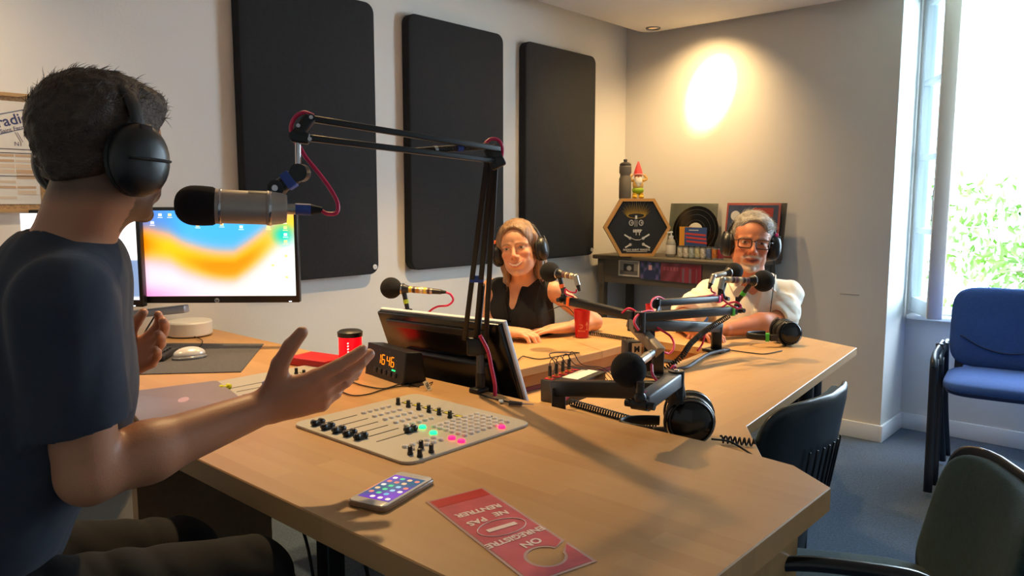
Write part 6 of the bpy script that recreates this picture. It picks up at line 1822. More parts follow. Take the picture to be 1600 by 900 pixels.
# ================================================================ THINGS ON THE GUEST TABLES
# headphones lying on the tables: cup nearest to us stands up, band lies flat
def loose_headphones(label, c, rz, tape=None, big=1.0, z0=GZ, up_tilt=0.0):
    t = thing('headphones', label, 'headphones', (c[0], c[1], z0), rz, 'headphones lying on the guest tables')
    r = 0.047 * big
    for q, sx in ((1, 0.0), (-1, 0.075)):
        y = 0.0 if q == 1 else 0.060
        ax = V((-0.10 * q, -1 * q, 0.10)).normalized(); cc = V((sx * .15, y, r * 1.04))
        cup = MB().lathe([(0.0002, 0.027), (r * .45, 0.026), (r * .78, 0.021), (r * .95, 0.013), (r, 0.004), (r * .98, 0.0), (0.0002, 0.0)], cc, ax, 30).build('ear_cup', mat('gloss_black', (16, 17, 20), rough=0.16), t)
        MB().lathe([(r * .84, 0.0215), (r * .885, 0.0215), (r * .92, 0.0175)], cc, ax, 30).build('trim_ring', M_darkpl, cup)
        MB().lathe([(r * .45, -0.012), (r * .62, -0.020), (r * .88, -0.018), (r * 1.0, -0.010), (r * .98, 0.0)], cc, ax, 30).build('ear_cushion', M_leather, t)
        MB().tube([cc + V((-r * 1.06 * math.cos(a), 0, r * 1.06 * math.sin(a))) + ax * 0.012 for a in [-1.2 + k * .3 for k in range(9)]], 0.003, n=8, smooth_n=3, flat=(0.006, 0.003)).build('yoke', M_blk, t)
    pts = []
    for k in range(13):
        a = pi * k / 12
        pts.append(V((-0.055 - 0.095 * math.sin(a), 0.030 - 0.046 * math.cos(a), 0.034 + 0.004 * math.sin(a))))
    MB().tube(pts, 0.01, n=10, smooth_n=4, flat=(0.004, 0.012)).build('headband', M_leather, t)
    MB().box((-0.070, -0.016, 0.034), (0.030, 0.013, 0.024), bev=0.003).build('slider', mat('dark_brown_pad', (46, 36, 32), rough=0.6), t)
    if tape: MB().box((-0.092, -0.010, 0.036), (0.014, 0.016, 0.030), Euler((0, 0, -0.5)).to_matrix(), bev=0.001).build('coloured_tape', M_tape[tape], t)
    return t
h1 = at(1232, 540, z=GZ)
loose_headphones('black headphones with green tape, lying on the table in front of the man', (h1.x, h1.y), math.radians(-38), 'green', 0.98)
h2 = V((1.478, 0.795, 0))
loose_headphones('black headphones lying just behind the host desk edge, nearest the green chair', (h2.x, h2.y), math.radians(-50), None, 1.15)
cable('thin black cable trailing from the headphones with green tape', [at(1170, 551, z=GZ + .003), at(1195, 553, z=GZ + .003), at(1222, 548, z=GZ + .003), at(1134, 547, z=GZ + .003)][2::-1] + [at(1134, 546, z=GZ + .004)], 0.0020, M_blkr, name='headphone_cable')
def coil_cable(label, pts, R_=0.0065, pitch=0.0085, r=0.0018, name='coiled_cable'):
    o = MB().coil(pts, R_, pitch, r).build(name, M_blkr); return tag(o, label, 'cable')
g = lambda u, v, dz=0.009: at(u, v, z=GZ + dz)
coil_cable("black coiled cable lying behind the woman's red cup", [g(893, 517), g(915, 520), g(940, 523), g(965, 527), g(992, 531)])
coil_cable('long black coiled cable along the host desk edge to the nearest headphones', [g(892, 629), g(920, 637), g(955, 647), g(990, 657), g(1022, 667)], 0.0085, 0.0085, 0.0021)
coil_cable('black coiled cable stretching from the nearest headphones towards the green chair', [g(1126, 686, .012), g(1145, 688, .010), g(1165, 690, .010), g(1181, 692, .010)], 0.0075, 0.010, 0.0022)
cable('thin black cable bending over the table edge beside the green chair', [g(1112, 686, .03), g(1140, 690, .02), g(1165, 704, .008), g(1187, 719, .004)], 0.0022, M_blkr, name='headphone_cable')
coil_cable('black coiled cable rising from the table middle to the arm with green tape', [V((2.12, 1.28, 0.70)), at(1062, 560, d=2.42), at(1080, 536, d=2.48), at(1105, 515, d=2.56), at(1138, 494, d=2.62)], 0.008, 0.0085, 0.0023)
cable('flat black cable sleeve lying bent on the near guest table', [g(1058, 577, .008), g(1075, 573, .010), g(1092, 562, .010), g(1108, 553, .010), g(1132, 547, .010)], 0.006, mat('braided_grey', (74, 76, 82), rough=0.6, var=0.4, vscale=600), name='cable_sleeve')
# cups
def red_cup(label, u, v, z0=GZ):
    c = at(u, v, z=z0)
    t = thing('plastic_cup', label, 'cup', (c.x, c.y, z0), AZ - pi / 2, 'red plastic cups on the guest tables')
    MB().lathe([(0.0002, 0.003), (0.024, 0.003), (0.0245, 0), (0.026, 0.001), (0.0325, 0.108), (0.0335, 0.109), (0.0335, 0.111), (0.0315, 0.111), (0.0245, 0.006), (0.0002, 0.006)], n=32).build('cup_body', mat('red_plastic', (214, 18, 26), rough=0.3, trans=0.15), t)
    pr = MB()
    def cyl_pt(x, z): 
        r = 0.0262 + (0.0325 - 0.0262) * z / 0.108 + 0.0004; a = x / r; return V((r * math.sin(a), -r * math.cos(a), z))
    for (cx, cz, rr_) in ((-0.008, 0.048, 0.0085), ):
        pr.tube([cyl_pt(cx + rr_ * math.cos(a * .35), cz + rr_ * math.sin(a * .35)) for a in range(-6, 8)], 0.0009, n=5)
        pr.tube([cyl_pt(cx + 0.0035 + rr_ * .6 * math.cos(a * .5), cz + rr_ * .6 * math.sin(a * .5)) for a in range(-5, 6)], 0.0009, n=5)
    pr.tube([cyl_pt(0.018, 0.036), cyl_pt(0.018, 0.066)], 0.0012, n=5); pr.tube([cyl_pt(0.012, 0.052), cyl_pt(0.018, 0.062), cyl_pt(0.024, 0.052)], 0.001, n=5); pr.tube([cyl_pt(0.013, 0.034), cyl_pt(0.023, 0.034)], 0.0018, n=5)
    tx = MB().text('FESTIVAL', Matrix.Identity(4), 0.0075, 0.0002, bold=0.0002)
    pr.add([cyl_pt(p[0] - 0.004, p[1] + 0.029) + V((0, -0.0002 - p[2], 0)) for p in tx.v], tx.f)
    pr.build('print', mat('cup_print', (246, 150, 110), rough=0.5), t)
    return t
rc = red_cup('red printed plastic cup on the table beside the hands of the woman in black', 909, 527)
c2 = at(1020, 517, z=GZ)
c2o = dup(rc, (c2.x, c2.y, GZ), AZ - pi / 2, 'red plastic cup mostly hidden behind the elbows of the microphone arms')

# cable box with upright jack plugs in the open middle
sb = thing('splitter_box', 'small headphone splitter box with a row of upright jack plugs, behind the black bar', 'splitter box', (1.90, 1.435, 0.652), math.radians(8))
MB().box((0, 0, 0.035), (0.21, 0.12, 0.07), bev=0.003).build('case', M_darkpl, sb)
MB().box((0.022, -0.012, 0.0705), (0.14, 0.055, 0.002), Euler((0, 0, 0)).to_matrix()).build('label_strip', mat('label_white', (230, 226, 216), rough=0.5), sb)
for k_ in range(5):
    x = -0.088 + k_ * 0.040
    MB().box((x, 0.036, 0.071), (0.020, 0.030, 0.003)).build('socket', mat('socket_red', (190, 40, 50), rough=0.4), sb)
    if k_ < 4:
        pj = MB().cyl((x, 0.036, 0.078), (x, 0.036, 0.112), 0.0062, 0.0052); j = pj.build('jack_plug', M_blk, sb)
        MB().cyl((x, 0.036, 0.070), (x, 0.036, 0.080), 0.0066).build('plug_collar', mat('brass', (190, 150, 80), rough=0.3, metal=0.8), j)
        MB().tube([(x, 0.036, 0.110), (x + 0.002, 0.036, 0.126), (x + 0.02, 0.032, 0.132), (x + 0.06, 0.02, 0.10 - .005 * k_), (0.125 + 0.02 * k_, -0.01, 0.06), (0.17, -0.02 - .02 * k_, 0.02)], 0.0014, n=6, smooth_n=6).build('plug_cable', M_blkr, j)
cable('thin black cable lying across the table in front of the woman', [at(806, 566, z=GZ + .004), at(816, 557, z=GZ + .006), at(824, 558, z=GZ + .003), at(845, 561, z=GZ + .003), at(880, 555, z=GZ + .003), at(905, 551, z=GZ + .004), V((1.90, 1.53, 0.78)), V((1.86, 1.48, 0.76)), V((1.80, 1.44, 0.74))], 0.0018, M_blkr, name='thin_cable')
bx = thing('connection_box', 'small dark box with a cream label marked M, in the middle of the arms', 'junction box', (2.075, 1.335, 0.652), math.radians(-30))
MB().box((0, 0, 0.085), (0.05, 0.05, 0.17), bev=0.003).build('case', M_darkpl, bx)
lb = MB().box((0.006, -0.0258, 0.145), (0.034, 0.001, 0.042)).build('label', mat('label_cream', (226, 206, 160), rough=0.6), bx)
MB().text('M', Matrix.Translation((0.006, -0.0268, 0.145)) @ FR.to_4x4(), 0.026, 0.0002, bold=0.001).build('label_letter', mat('ink_black', (24, 22, 22)), lb)

# ---- small cables and tags on the host desk
hz = lambda u, v, dz=0.003: at(u, v, z=HZ + dz)
cable('thin black audio lead trailing from the clock to the outstretched hand', [hz(655, 604), hz(628, 600), hz(600, 607), hz(570, 603), hz(548, 597), hz(530, 600)], 0.0018, M_blkr, name='audio_lead')
cable('thin black audio lead with a small white joint, in front of the clock', [hz(533, 612), hz(552, 618), hz(575, 616), hz(598, 609), hz(622, 604), hz(640, 603)], 0.0018, M_blkr, name='audio_lead')
tg = thing('cable_tag', 'white paper tag marked TEL1 on the lead in front of the monitor', 'cable tag', hz(668, 603, .0), 0)
q = hz(668, 603, .012); Rt_ = Matrix.Translation(q) @ RZ(AZ - pi / 2) @ RX(1.0) @ RY(0.0) @ RZ(-1.05)
MB().box((0, 0, 0), (0.030, 0.013, 0.0006), Rt_).build('paper', mat('tag_paper', (228, 214, 186), rough=0.7), tg, world=True)
MB().text('TEL1', Rt_ @ Matrix.Translation((0, 0, 0.0005)), 0.0095, 0.0001, bold=0.0003).build('lettering', mat('ink_black'), tg, world=True)
MB().tube([hz(676, 597, .002), hz(668, 600, .008), hz(655, 603, .003)], 0.0014, n=6, smooth_n=4).build('tie', M_blkr, tg, world=True)
jk = thing('jack_lead', 'black lead with a grey jack plug at the desk edge beside the big monitor', 'cable', hz(790, 622, 0))
MB().tube([hz(738, 611), hz(755, 618), hz(772, 623), hz(798, 629)], 0.0018, n=6, smooth_n=6).build('lead', M_blkr, jk, world=True)
MB().cyl(hz(796, 629, .006), hz(816, 631, .006), 0.0055, 0.0045).build('plug_body', mat('grey_plug', (80, 78, 80), rough=0.5), jk, world=True)
MB().cyl(hz(816, 631, .006), hz(834, 632, .006), 0.0022, 0.0015).build('plug_tip', M_chrome, jk, world=True)
MB().box(hz(783, 627, .004), (0.022, 0.010, 0.004), Euler((0, 0, 0.9)).to_matrix(), bev=0.001).build('white_clip', M_wcap, jk, world=True)
# cables hanging under the host desk
cable('black cable hanging under the host desk by the wooden side panel', [V((0.92, 1.62, 0.74)), V((0.95, 1.60, 0.60)), V((0.99, 1.56, 0.45)), V((1.0, 1.5, 0.2)), V((1.1, 1.5, 0.01))], 0.004, M_blkr, name='hanging_cable')
cable('black cable looping to the floor under the host desk', [V((1.0, 1.35, 0.74)), V((0.98, 1.32, 0.5)), V((1.02, 1.25, 0.25)), V((1.15, 1.2, 0.01))], 0.004, M_blkr, name='hanging_cable')

# ================================================================ CONSOLE TABLE IN THE CORNER AND WHAT STANDS ON IT
CZ = 0.945
M_cons = wood('grey_brown_wood', (104, 94, 78), (84, 75, 62), 'Y', blocks=False, rough=0.55)
co = thing('console_table', 'grey-brown wooden console table against the back wall', 'table', (4.03, 2.26, 0))
MB().box((4.035, 2.25, CZ - 0.0125), (0.38, 1.04, 0.025), bev=0.006).build('table_top', M_cons, co, world=True)
for (c, s_) in (((3.875, 2.25, 0.850), (0.02, 0.94, 0.145)), ((4.20, 2.25, 0.850), (0.02, 0.94, 0.145)), ((4.035, 2.72, 0.850), (0.32, 0.02, 0.145)), ((4.035, 1.78, 0.850), (0.32, 0.02, 0.145))):
    MB().box(c, s_).build('apron', M_cons, co, world=True)
for x in (3.885, 4.19):
    for y in (2.715, 1.785):
        lg = MB().box((x, y, 0.85), (0.05, 0.05, 0.15), bev=0.003)
        lg.lathe([(0.036, 0.0), (0.036, 0.02), (0.028, 0.035), (0.034, 0.05)][::-1] and [(0.030, -0.05), (0.036, -0.04), (0.036, -0.022), (0.030, -0.012), (0.0305, 0.0)], (x, y, 0.80), n=4)
        lg.prism([(0.020, 0.020), (-0.020, 0.020), (-0.020, -0.020), (0.020, -0.020)], 0.0, 0.80, loc=(x, y, 0))
        lg.build('leg', M_cons, co, world=True)
# pictures stuck on the apron
def apron_pic(label, y0, y1, z0, z1, fn, frame_=None):
    t = thing('photo_print', label, 'picture', (3.862, (y0 + y1) / 2, z0), 0, 'pictures leaning along the console table front')
    w = abs(y1 - y0); h = z1 - z0
    MB().box((0, 0, h / 2), (0.006, w, h)).build('card', mat('card_white', (214, 206, 192), rough=0.6) if frame_ else mat('card_dark', (70, 40, 50), rough=0.6), t)
    nx, ny = 30, 30; m = MB(); cs = []; vs = []
    b = 0.010 if frame_ else 0.0
    for j in range(ny + 1):
        for i in range(nx + 1):
            s_, t_ = i / nx, j / ny
            vs.append((-0.0036, (w / 2 - b) - (w - 2 * b) * s_, b + (h - 2 * b) * (1 - t_))); cs.append(rgb(np.clip(fn(s_, t_), 0, 255)))
    m.add(vs, [(j * (nx + 1) + i, (j + 1) * (nx + 1) + i, (j + 1) * (nx + 1) + i + 1, j * (nx + 1) + i + 1) for j in range(ny) for i in range(nx)])
    m.build('printed_image', colmat('printed', rough=0.35), t, cols=cs)
def im1(s, t):
    c = np.array((150., 142., 132.)) if t < .7 else np.array((110., 104., 98.))
    if abs(s - .5) < .30 and abs(t - .48) < .28: c = np.array((40., 40., 44.))
    if ((s - .52) / .13) ** 2 + ((t - .50) / .18) ** 2 < 1: c = np.array((176., 172., 168.))
    return c
def im2(s, t):
    c = np.array((60., 66., 110.)) + 70 * math.sin(s * 17) * math.sin(t * 9) * np.array((.9, .5, .8))
    if ((s - .5) / .3) ** 2 + ((t - .75) / .35) ** 2 < 1: c = np.array((34., 44., 92.))
    if abs(s - .5) < .08 and abs(t - .35) < .12: c = np.array((220., 170., 180.))
    return c
def im3(s, t):
    c = np.array((128., 44., 58.)) + 14 * math.sin(s * 9 + t * 5)
    if .2 < t < .42 and (int(s * 12) % 2 == 0) and .15 < s < .9: c = c + 34
    return c
def im4(s, t):
    c = np.array((140., 30., 48.)) + 10 * math.sin(s * 7)
    if t > .25 and abs(((s * 3) % 1) - .4) < .12 and s < .8: c = np.array((120., 96., 112.))
    return c
zz = lambda u, v: at(u, v, x=3.862)
for lab, (u0, v0), (u1, v1), fn, fr_ in (('small white-bordered black and white picture on the console front', (967, 405), (999, 433), im1, True),
        ('blue and purple crowd picture on the console front', (1001, 407), (1032, 438), im2, None), ('dark red picture with faint lettering, third on the console front', (1033, 410), (1063, 441), im3, None),
        ('crimson picture on the console front, nearest the man', (1064, 412), (1096, 444), im4, None)):
    a, b = zz(u0, v0), zz(u1, v1)
    apron_pic(lab, a.y, b.y, b.z, a.z, fn, fr_)

# hexagonal wooden sign
hc = at(996, 353, d=4.52)
hx = thing('hexagon_sign', 'black hexagonal sign in a wooden frame with a white skull and gold crown', 'sign', (hc.x, hc.y, CZ + 0.0005), math.radians(42 - 90 - 9 + 8))
Rh = 0.198; hgt = Rh * math.sin(pi / 3)
Hh = lambda r_: [(r_ * math.cos(pi / 3 * k), hgt + r_ * math.sin(pi / 3 * k)) for k in range(6)]
fm_ = MB(); o_, i_ = Hh(Rh), [(0 + (x) * .90, hgt + (z - hgt) * .90) for x, z in Hh(Rh)]
for k in range(6):
    k2 = (k + 1) % 6
    vs = [(o_[k][0], 0, o_[k][1]), (o_[k2][0], 0, o_[k2][1]), (i_[k2][0], 0, i_[k2][1]), (i_[k][0], 0, i_[k][1])]
    vs += [(x, 0.07, z) for x, _, z in vs]
    fm_.add(vs, [(0, 1, 2, 3), (7, 6, 5, 4), (0, 4, 5, 1), (1, 5, 6, 2), (2, 6, 7, 3), (3, 7, 4, 0)])
fm_.build('frame', wood('honey_pine', (206, 158, 92), (180, 132, 70), 'X', blocks=False), hx)
bk = MB(); bk.add([(x, 0.012, z) for x, z in i_], [tuple(range(6))[::-1]]); bk.add([(x, 0.016, z) for x, z in i_], [tuple(range(6))])
bk.build('black_panel', mat('panel_navy_black', (22, 27, 34), rough=0.6), hx)
def hT(x, z, rot=0.0, y=0.0112): return Matrix.Translation((x, y, z)) @ FR.to_4x4() @ Matrix.Rotation(rot, 4, 'Z')
white = MB(); 
def line(m, pts, w): 
    for a, b in zip(pts[:-1], pts[1:]): m.bar((a[0], 0.0108, a[1]), (b[0], 0.0108, b[1]), w, 0.0006, up=(0, 1, 0))
def disc(m, x, z, rx, rz_, n=20, r_in=0.0):
    if r_in:
        for k in range(n):
            a, b = 2 * pi * k / n, 2 * pi * (k + 1) / n
            m.add([(x + rx * math.cos(a), 0.0106, z + rz_ * math.sin(a)), (x + rx * math.cos(b), 0.0106, z + rz_ * math.sin(b)), (x + rx * r_in * math.cos(b), 0.0106, z + rz_ * r_in * math.sin(b)), (x + rx * r_in * math.cos(a), 0.0106, z + rz_ * r_in * math.sin(a))], [(0, 3, 2, 1), (0, 1, 2, 3)])
    else: m.add([(x + rx * math.cos(2 * pi * k / n), 0.0106, z + rz_ * math.sin(2 * pi * k / n)) for k in range(n)], [tuple(range(n))[::-1], tuple(range(n))])
Zc = lambda v: hgt * 2 - (v - 355) / 490 * (hgt * 2)          # rows of the enlarged crop
Xc = lambda u: (u - 352) / 500 * (Rh * 2) * .93
for ex in (305, 383): disc(white, Xc(ex), Zc(560), 0.015, 0.018, r_in=.62); disc(white, Xc(ex + 4), Zc(560), 0.005, 0.006)
line(white, [(Xc(335), Zc(535)), (Xc(335), Zc(592))], 0.003); line(white, [(Xc(350), Zc(538)), (Xc(350), Zc(592))], 0.003); line(white, [(Xc(343), Zc(498)), (Xc(343), Zc(528))], 0.012)
for k in range(5): line(white, [(Xc(326 + k * 13), Zc(615)), (Xc(326 + k * 13), Zc(641))], 0.007)
line(white, [(Xc(318), Zc(628)), (Xc(392), Zc(622))], 0.006)
for (x0, z0, x1, z1) in ((250, 660, 296, 690), (452, 657, 402, 690), (258, 770, 300, 745), (458, 772, 404, 742)):
    line(white, [(Xc(x0), Zc(z0)), (Xc(x1), Zc(z1))], 0.009); disc(white, Xc(x1), Zc(z1), 0.009, 0.009); 
line(white, [(Xc(300), Zc(688)), (Xc(340), Zc(704)), (Xc(375), Zc(704)), (Xc(402), Zc(690))], 0.003)
line(white, [(Xc(345), Zc(640)), (Xc(345), Zc(665))], 0.004); line(white, [(Xc(372), Zc(640)), (Xc(372), Zc(665))], 0.004)
white.text('RADIO SAINT FERRÉOL', hT(0, Zc(789)), 0.0155, 0.0002, bold=0.0004)
line(white, [(-0.062, Zc(804)), (0.062, Zc(804))], 0.0028)
white.build('skull_drawing', mat('chalk', (214, 214, 210), rough=0.7), hx)
gold = MB()
for k in range(23):
    a = pi * (0.04 + 0.92 * k / 22); L_ = 0.036 + 0.030 * (1 if k % 2 else 0.5) + 0.022 * math.sin(a)
    cx, cz = 0.0 + Xc(343), Zc(500)
    p0 = (cx + 0.052 * math.cos(a), cz + 0.012 * math.sin(a)); p1 = (cx + (0.052 + L_ * .55) * math.cos(a) * 1.0, cz + 0.012 * math.sin(a) + L_ * math.sin(a) ** .6 * .95)
    gold.add([(p0[0] - .003, 0.0107, p0[1]), (p0[0] + .003, 0.0107, p0[1]), (p1[0], 0.0107, p1[1])], [(0, 1, 2), (2, 1, 0)])
disc(gold, Xc(343), Zc(498), 0.058, 0.018, 28, .80)
gold.build('crown_drawing', mat('gold_paint', (200, 164, 70), rough=0.5), hx)

# bottle and gnome on top of the hexagon
hdir = V((math.cos(hx.rotation_euler.z), math.sin(hx.rotation_euler.z), 0)); htop = CZ + 2 * hgt
hfw = V((-hdir.y, hdir.x, 0))
bp = V((hc.x, hc.y, htop)) - hdir * 0.072 + hfw * 0.036
bt = thing('water_bottle', 'grey squeeze bottle standing on top of the hexagonal sign', 'bottle', bp)
MB().lathe([(0.0002, 0), (0.034, 0), (0.036, 0.004), (0.036, 0.118), (0.031, 0.128), (0.030, 0.140), (0.036, 0.152), (0.036, 0.188), (0.033, 0.192)], n=28).build('bottle_body', mat('grey_plastic_bottle', (108, 102, 92), rough=0.45), bt)
MB().lathe([(0.034, 0.188), (0.034, 0.203), (0.024, 0.211), (0.011, 0.214), (0.010, 0.220), (0.012, 0.222), (0.011, 0.230), (0.0002, 0.231)], n=28).build('bottle_cap', mat('dark_cap', (58, 54, 50), rough=0.5), bt)
gp = V((hc.x, hc.y, htop)) + hdir * 0.004 + hfw * 0.034
gn = thing('garden_gnome', 'small garden gnome with a red pointed hat, white beard and green trousers', 'gnome', gp, hx.rotation_euler.z)
G = lambda m, n_, mt_, p=gn: m.build(n_, mt_, p)
gm = MB(); 
for q in (-1, 1): gm.ball((q * 0.019, -0.008, 0.010), (0.017, 0.026, 0.011)); gm.cyl((q * 0.017, 0, 0.012), (q * 0.017, 0, 0.034), 0.013)
for q in (-1, 1):
    b_ = MB(); b_.ball((q * 0.019, -0.008, 0.010), (0.017, 0.026, 0.011)); b_.lathe([(0.013, 0), (0.015, 0.012), (0.013, 0.02)], (q * 0.018, 0, 0.014)); G(b_, 'boot', mat('boot_yellow', (220, 170, 40), rough=0.4))
G(MB().ball((0, 0, 0.048), (0.035, 0.026, 0.024)), 'trousers', mat('gnome_green', (150, 180, 30), rough=0.4))
G(MB().ball((0, 0, 0.080), (0.032, 0.024, 0.036)), 'coat', mat('gnome_tan', (214, 170, 90), rough=0.45))
for q in (-1, 1):
    G(MB().tube([(q * 0.026, 0, 0.104), (q * 0.050, 0, 0.116), (q * 0.034, -0.002, 0.140)], [0.010, 0.009, 0.007], smooth_n=4), 'arm', mat('gnome_tan'))
G(MB().ball((0, -0.002, 0.128), (0.023, 0.022, 0.024)), 'head', mat('gnome_skin', (226, 160, 110), rough=0.45))
G(MB().ball((0, -0.024, 0.128), (0.006, 0.006, 0.006)), 'nose', mat('gnome_nose', (226, 130, 96)))
bd_ = MB().ball((0, -0.018, 0.104), (0.022, 0.012, 0.028)); bd_.ball((0.012, -0.02, 0.120), (0.010, 0.006, 0.006)); bd_.ball((-0.012, -0.02, 0.120), (0.010, 0.006, 0.006)); bd_.ball((0, -0.018, 0.084), (0.012, 0.009, 0.018)); G(bd_, 'beard', mat('gnome_white', (236, 228, 212), rough=0.5))
ht = MB().lathe([(0.0002, 0), (0.029, 0.0), (0.027, 0.010), (0.021, 0.032), (0.012, 0.058), (0.004, 0.078), (0.0002, 0.083)], (0, 0, 0.138)); h__ = G(ht, 'hat', mat('gnome_red', (214, 66, 66), rough=0.4))
G(MB().tube([(0.028 * math.cos(a * .5), 0.028 * math.sin(a * .5), 0.142) for a in range(13)], 0.0035, n=6), 'hat_brim', mat('gnome_pink', (240, 170, 160)), h__)

# records: sleeve, vinyl, card
def lean_box(root, c, w, h, t, m, name, lean=0.14, mi_extra=None):
    """board facing -X leaning back on the wall, c = bottom centre"""
    R = Matrix.Rotation(lean, 3, 'Y')
    p = V(c) + R @ V((0, 0, h / 2))
    return MB().box(p, (t, w, h), R, bev=0.001).build(name, m, root, world=True)
a_, b_ = at(1048, 322, x=4.19), at(1122, 322, x=4.19)
sv = thing('record_sleeve', 'grey-green record sleeve standing behind the black vinyl disc', 'record sleeve', (4.16, (a_.y + b_.y) / 2, CZ))
lean_box(sv, (4.150, (a_.y + b_.y) / 2, CZ + 0.002), abs(a_.y - b_.y), 0.315, 0.004, mat('sleeve_green', (86, 92, 82), rough=0.35, var=0.4, vscale=9), 'cover')
vc = at(1085, 370, x=4.11)
vn = thing('vinyl_record', 'black vinyl record leaning on the console in front of a sleeve', 'vinyl record', (4.11, vc.y, CZ))
Rv = Matrix.Rotation(0.15, 3, 'Y'); nrm = Rv @ V((-1, 0, 0)); vcc = V((4.095, vc.y, CZ + 0.153)); vcc = V((4.095, vc.y, CZ)) + Rv @ V((0, 0, 0.152))
MB().lathe([(0.0002, 0.0), (0.150, 0.0), (0.1505, 0.001), (0.150, 0.002), (0.0002, 0.002)], vcc, nrm, 64).build('disc', mat('vinyl', (16, 16, 17), rough=0.22, bump=0.0), vn, world=True)
gr = MB()
for r_ in (0.065, 0.082, 0.098, 0.113, 0.128, 0.141): gr.lathe([(r_, 0.0022), (r_ + 0.0012, 0.0022)], vcc, nrm, 64)
for r_ in (0.065, 0.098, 0.128): MB().lathe([(r_, 0.0021), (r_ + 0.002, 0.0024), (r_ + 0.003, 0.0021)], vcc, nrm, 64).build('groove', mat('groove_grey', (46, 46, 48), rough=0.3), vn, world=True)
MB().lathe([(0.0035, 0.0023), (0.050, 0.0023)], vcc, nrm, 40).build('centre_label', mat('label_pale', (206, 204, 190), rough=0.5), vn, world=True)
# sleeves behind the man
for i, (u0, v0, u1, m_, off, lab, fw_) in enumerate(((1143, 322, 1230, mat('sleeve_edge', (72, 66, 58), rough=0.4), 0.030, 'dark-edged record sleeve, rearmost of the stack behind the man', None),
        (1137, 325, 1221, mat('sleeve_rose', (150, 70, 66), rough=0.4), 0.0, 'blue record sleeve with a rose-red border, front of the stack behind the man', 1))):
    a_, b_ = at(u0, v0, x=4.15 + off), at(u1, v0, x=4.15 + off)
    t = thing('record_sleeve', lab, 'record sleeve', (4.11 + off, (a_.y + b_.y) / 2, CZ), 0, 'record sleeves leaning behind the man')
    lean_box(t, (4.105 + off, (a_.y + b_.y) / 2, CZ + 0.002), abs(a_.y - b_.y), 0.318, 0.008, m_, 'cover')
    if fw_:
        R = Matrix.Rotation(0.14, 3, 'Y'); base = V((4.105 + off - 0.0048, (a_.y + b_.y) / 2, CZ + 0.002))
        MB().box(base + R @ V((0, 0, 0.160)), (0.001, abs(a_.y - b_.y) - 0.022, 0.292), R).build('cover_picture', mat('sleeve_blue', (62, 72, 98), rough=0.35, var=0.35, vscale=14), t, world=True)
        MB().lathe([(0.0002, 0.0), (0.028, 0.0)], base + R @ V((-0.0012, 0.102, 0.245)), R @ V((-1, 0, 0)), 30).build('round_logo', mat('logo_white', (206, 204, 200), rough=0.5), t, world=True)
        MB().box(base + R @ V((-0.0010, -0.06, 0.265)), (0.0008, 0.12, 0.05), R).build('title_patch', mat('patch_red', (150, 50, 44), rough=0.5), t, world=True)
# sanitiser bottle
sp_ = at(1048, 396, x=3.98)
sn = thing('sanitiser_bottle', 'clear pump bottle with a white label beside the hexagonal sign', 'bottle', (3.98, sp_.y, CZ))
MB().lathe([(0.0002, 0.001), (0.026, 0.001), (0.028, 0.004), (0.028, 0.078), (0.022, 0.098), (0.013, 0.108), (0.0125, 0.114)], n=26).build('bottle_body', mat('clear_grey', (186, 184, 176), rough=0.1, trans=0.4), sn)
MB().lathe([(0.0284, 0.018), (0.0286, 0.019), (0.0286, 0.070), (0.0284, 0.071)], n=26).build('label', mat('label_white', (230, 226, 216)), sn)
pm_ = MB().lathe([(0.014, 0.110), (0.014, 0.124), (0.005, 0.126), (0.005, 0.142), (0.010, 0.143), (0.010, 0.150), (0.0002, 0.151)], n=20); pm_.bar((0, 0, 0.146), (-0.03, 0.01, 0.143), 0.008, 0.007, bev=0.002)
pm_.build('pump', M_wcap, sn)
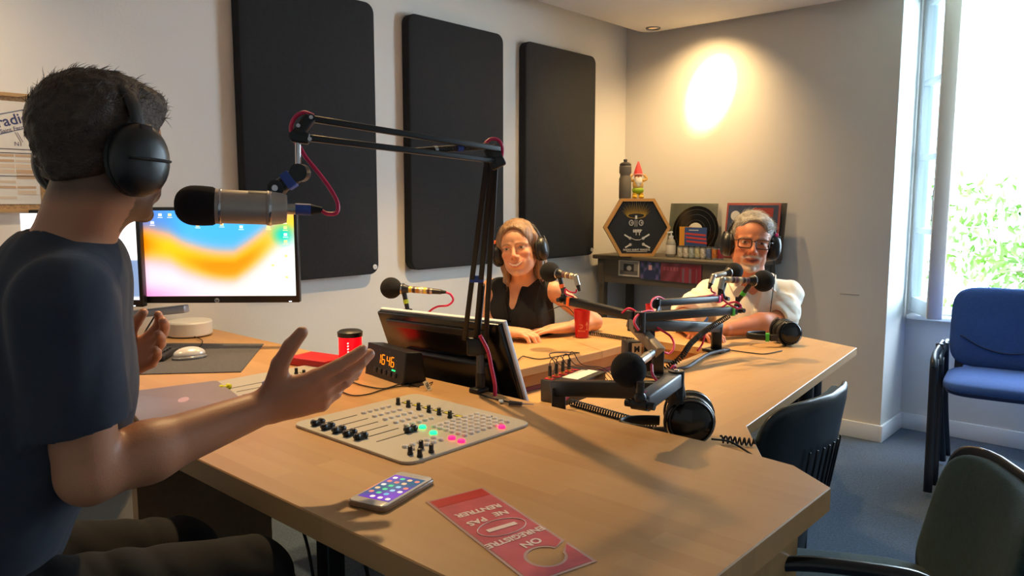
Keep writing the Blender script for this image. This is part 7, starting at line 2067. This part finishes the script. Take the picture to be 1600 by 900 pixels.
# row of glasses / tumblers
random.seed(12)
jar_cols = [(200, 196, 176), (212, 206, 190), (176, 186, 178), (190, 186, 150), (206, 200, 186), (92, 110, 150), (196, 120, 50), (150, 50, 60)]
jl = ['pale patterned tumbler, leftmost of the row under the record', 'white patterned tumbler, second of the row under the record', 'greenish printed tumbler in the middle of the row under the record', 'yellowish printed tumbler in the row under the record', 'cream printed tumbler right of the middle in the row', 'blue printed tumbler near the right of the row', 'orange printed tumbler in the row, near its right end', 'dark red tumbler, rightmost of the row under the record']
for k in range(8):
    p = at(1063 + k * 9.0, 398, x=3.945)
    t = thing('tumbler', jl[k], 'glass', (3.945, p.y, CZ), 0, 'row of printed tumblers under the record')
    MB().lathe([(0.0002, 0.002), (0.0145, 0.002), (0.0155, 0.0), (0.0165, 0.002), (0.0175, 0.070), (0.0165, 0.071), (0.0158, 0.068), (0.0140, 0.006), (0.0002, 0.006)], n=20).build('glass_body', mat('tumbler_glass', (220, 224, 220), rough=0.08, trans=0.6), t)
    MB().lathe([(0.0169, 0.010), (0.0176, 0.060)], n=20).build('printed_band', mat('print_%d' % k, jar_cols[k], rough=0.4, var=0.5, vscale=80), t)
    MB().lathe([(0.0174, 0.0655), (0.0180, 0.0665), (0.0180, 0.0705), (0.0172, 0.0715)], n=20).build('rim_band', mat('rim_black', (24, 24, 26), rough=0.4), t)
# postcards
for (u0, v0, u1, v1, m_, lab, dx, rt) in ((1062, 354, 1080, 377, mat('card_orange', (232, 160, 50), rough=0.5), 'orange and white card tucked behind the blue and red card', 0.006, 0.1), (1070, 355, 1104, 377, mat('card_blue', (60, 90, 150), rough=0.5), 'blue card with red stripes standing on the tumblers before the record', 0.0, 0.0)):
    a_, b_ = at(u0, v0, x=3.97 + dx), at(u1, v1, x=3.97 + dx)
    t = thing('postcard', lab, 'card', (3.97 + dx, (a_.y + b_.y) / 2, CZ + 0.0), 0)
    zc = (a_.z + b_.z) / 2; w_ = abs(a_.y - b_.y); h_ = a_.z - (CZ + 0.0)
    MB().box((0, 0, h_ / 2), (0.0015, w_, h_), bev=0).build('card', m_, t)
    if rt == 0.0:
        for k in range(3): MB().box((-0.0012, -0.004 * k, h_ - 0.040 - k * 0.022), (0.0008, w_ - 0.01, 0.011), Euler((0.06, 0, 0)).to_matrix()).build('red_stripe', mat('stripe_red', (206, 70, 60), rough=0.5), t)
        tl_ = MB().box((-0.0012, 0.012, h_ - 0.016), (0.0008, 0.060, 0.005)); tl_.build('card_title', M_wcap, t)
# wall hook scuff
tag(MB().box((XB - 0.001, 1.355, 0.775), (0.002, 0.10, 0.004), bev=0.0005).build('wall_mark', mat('scuff_grey', (150, 144, 138), rough=0.8)), 'thin horizontal scuff on the plaster right of the man', 'wall mark')
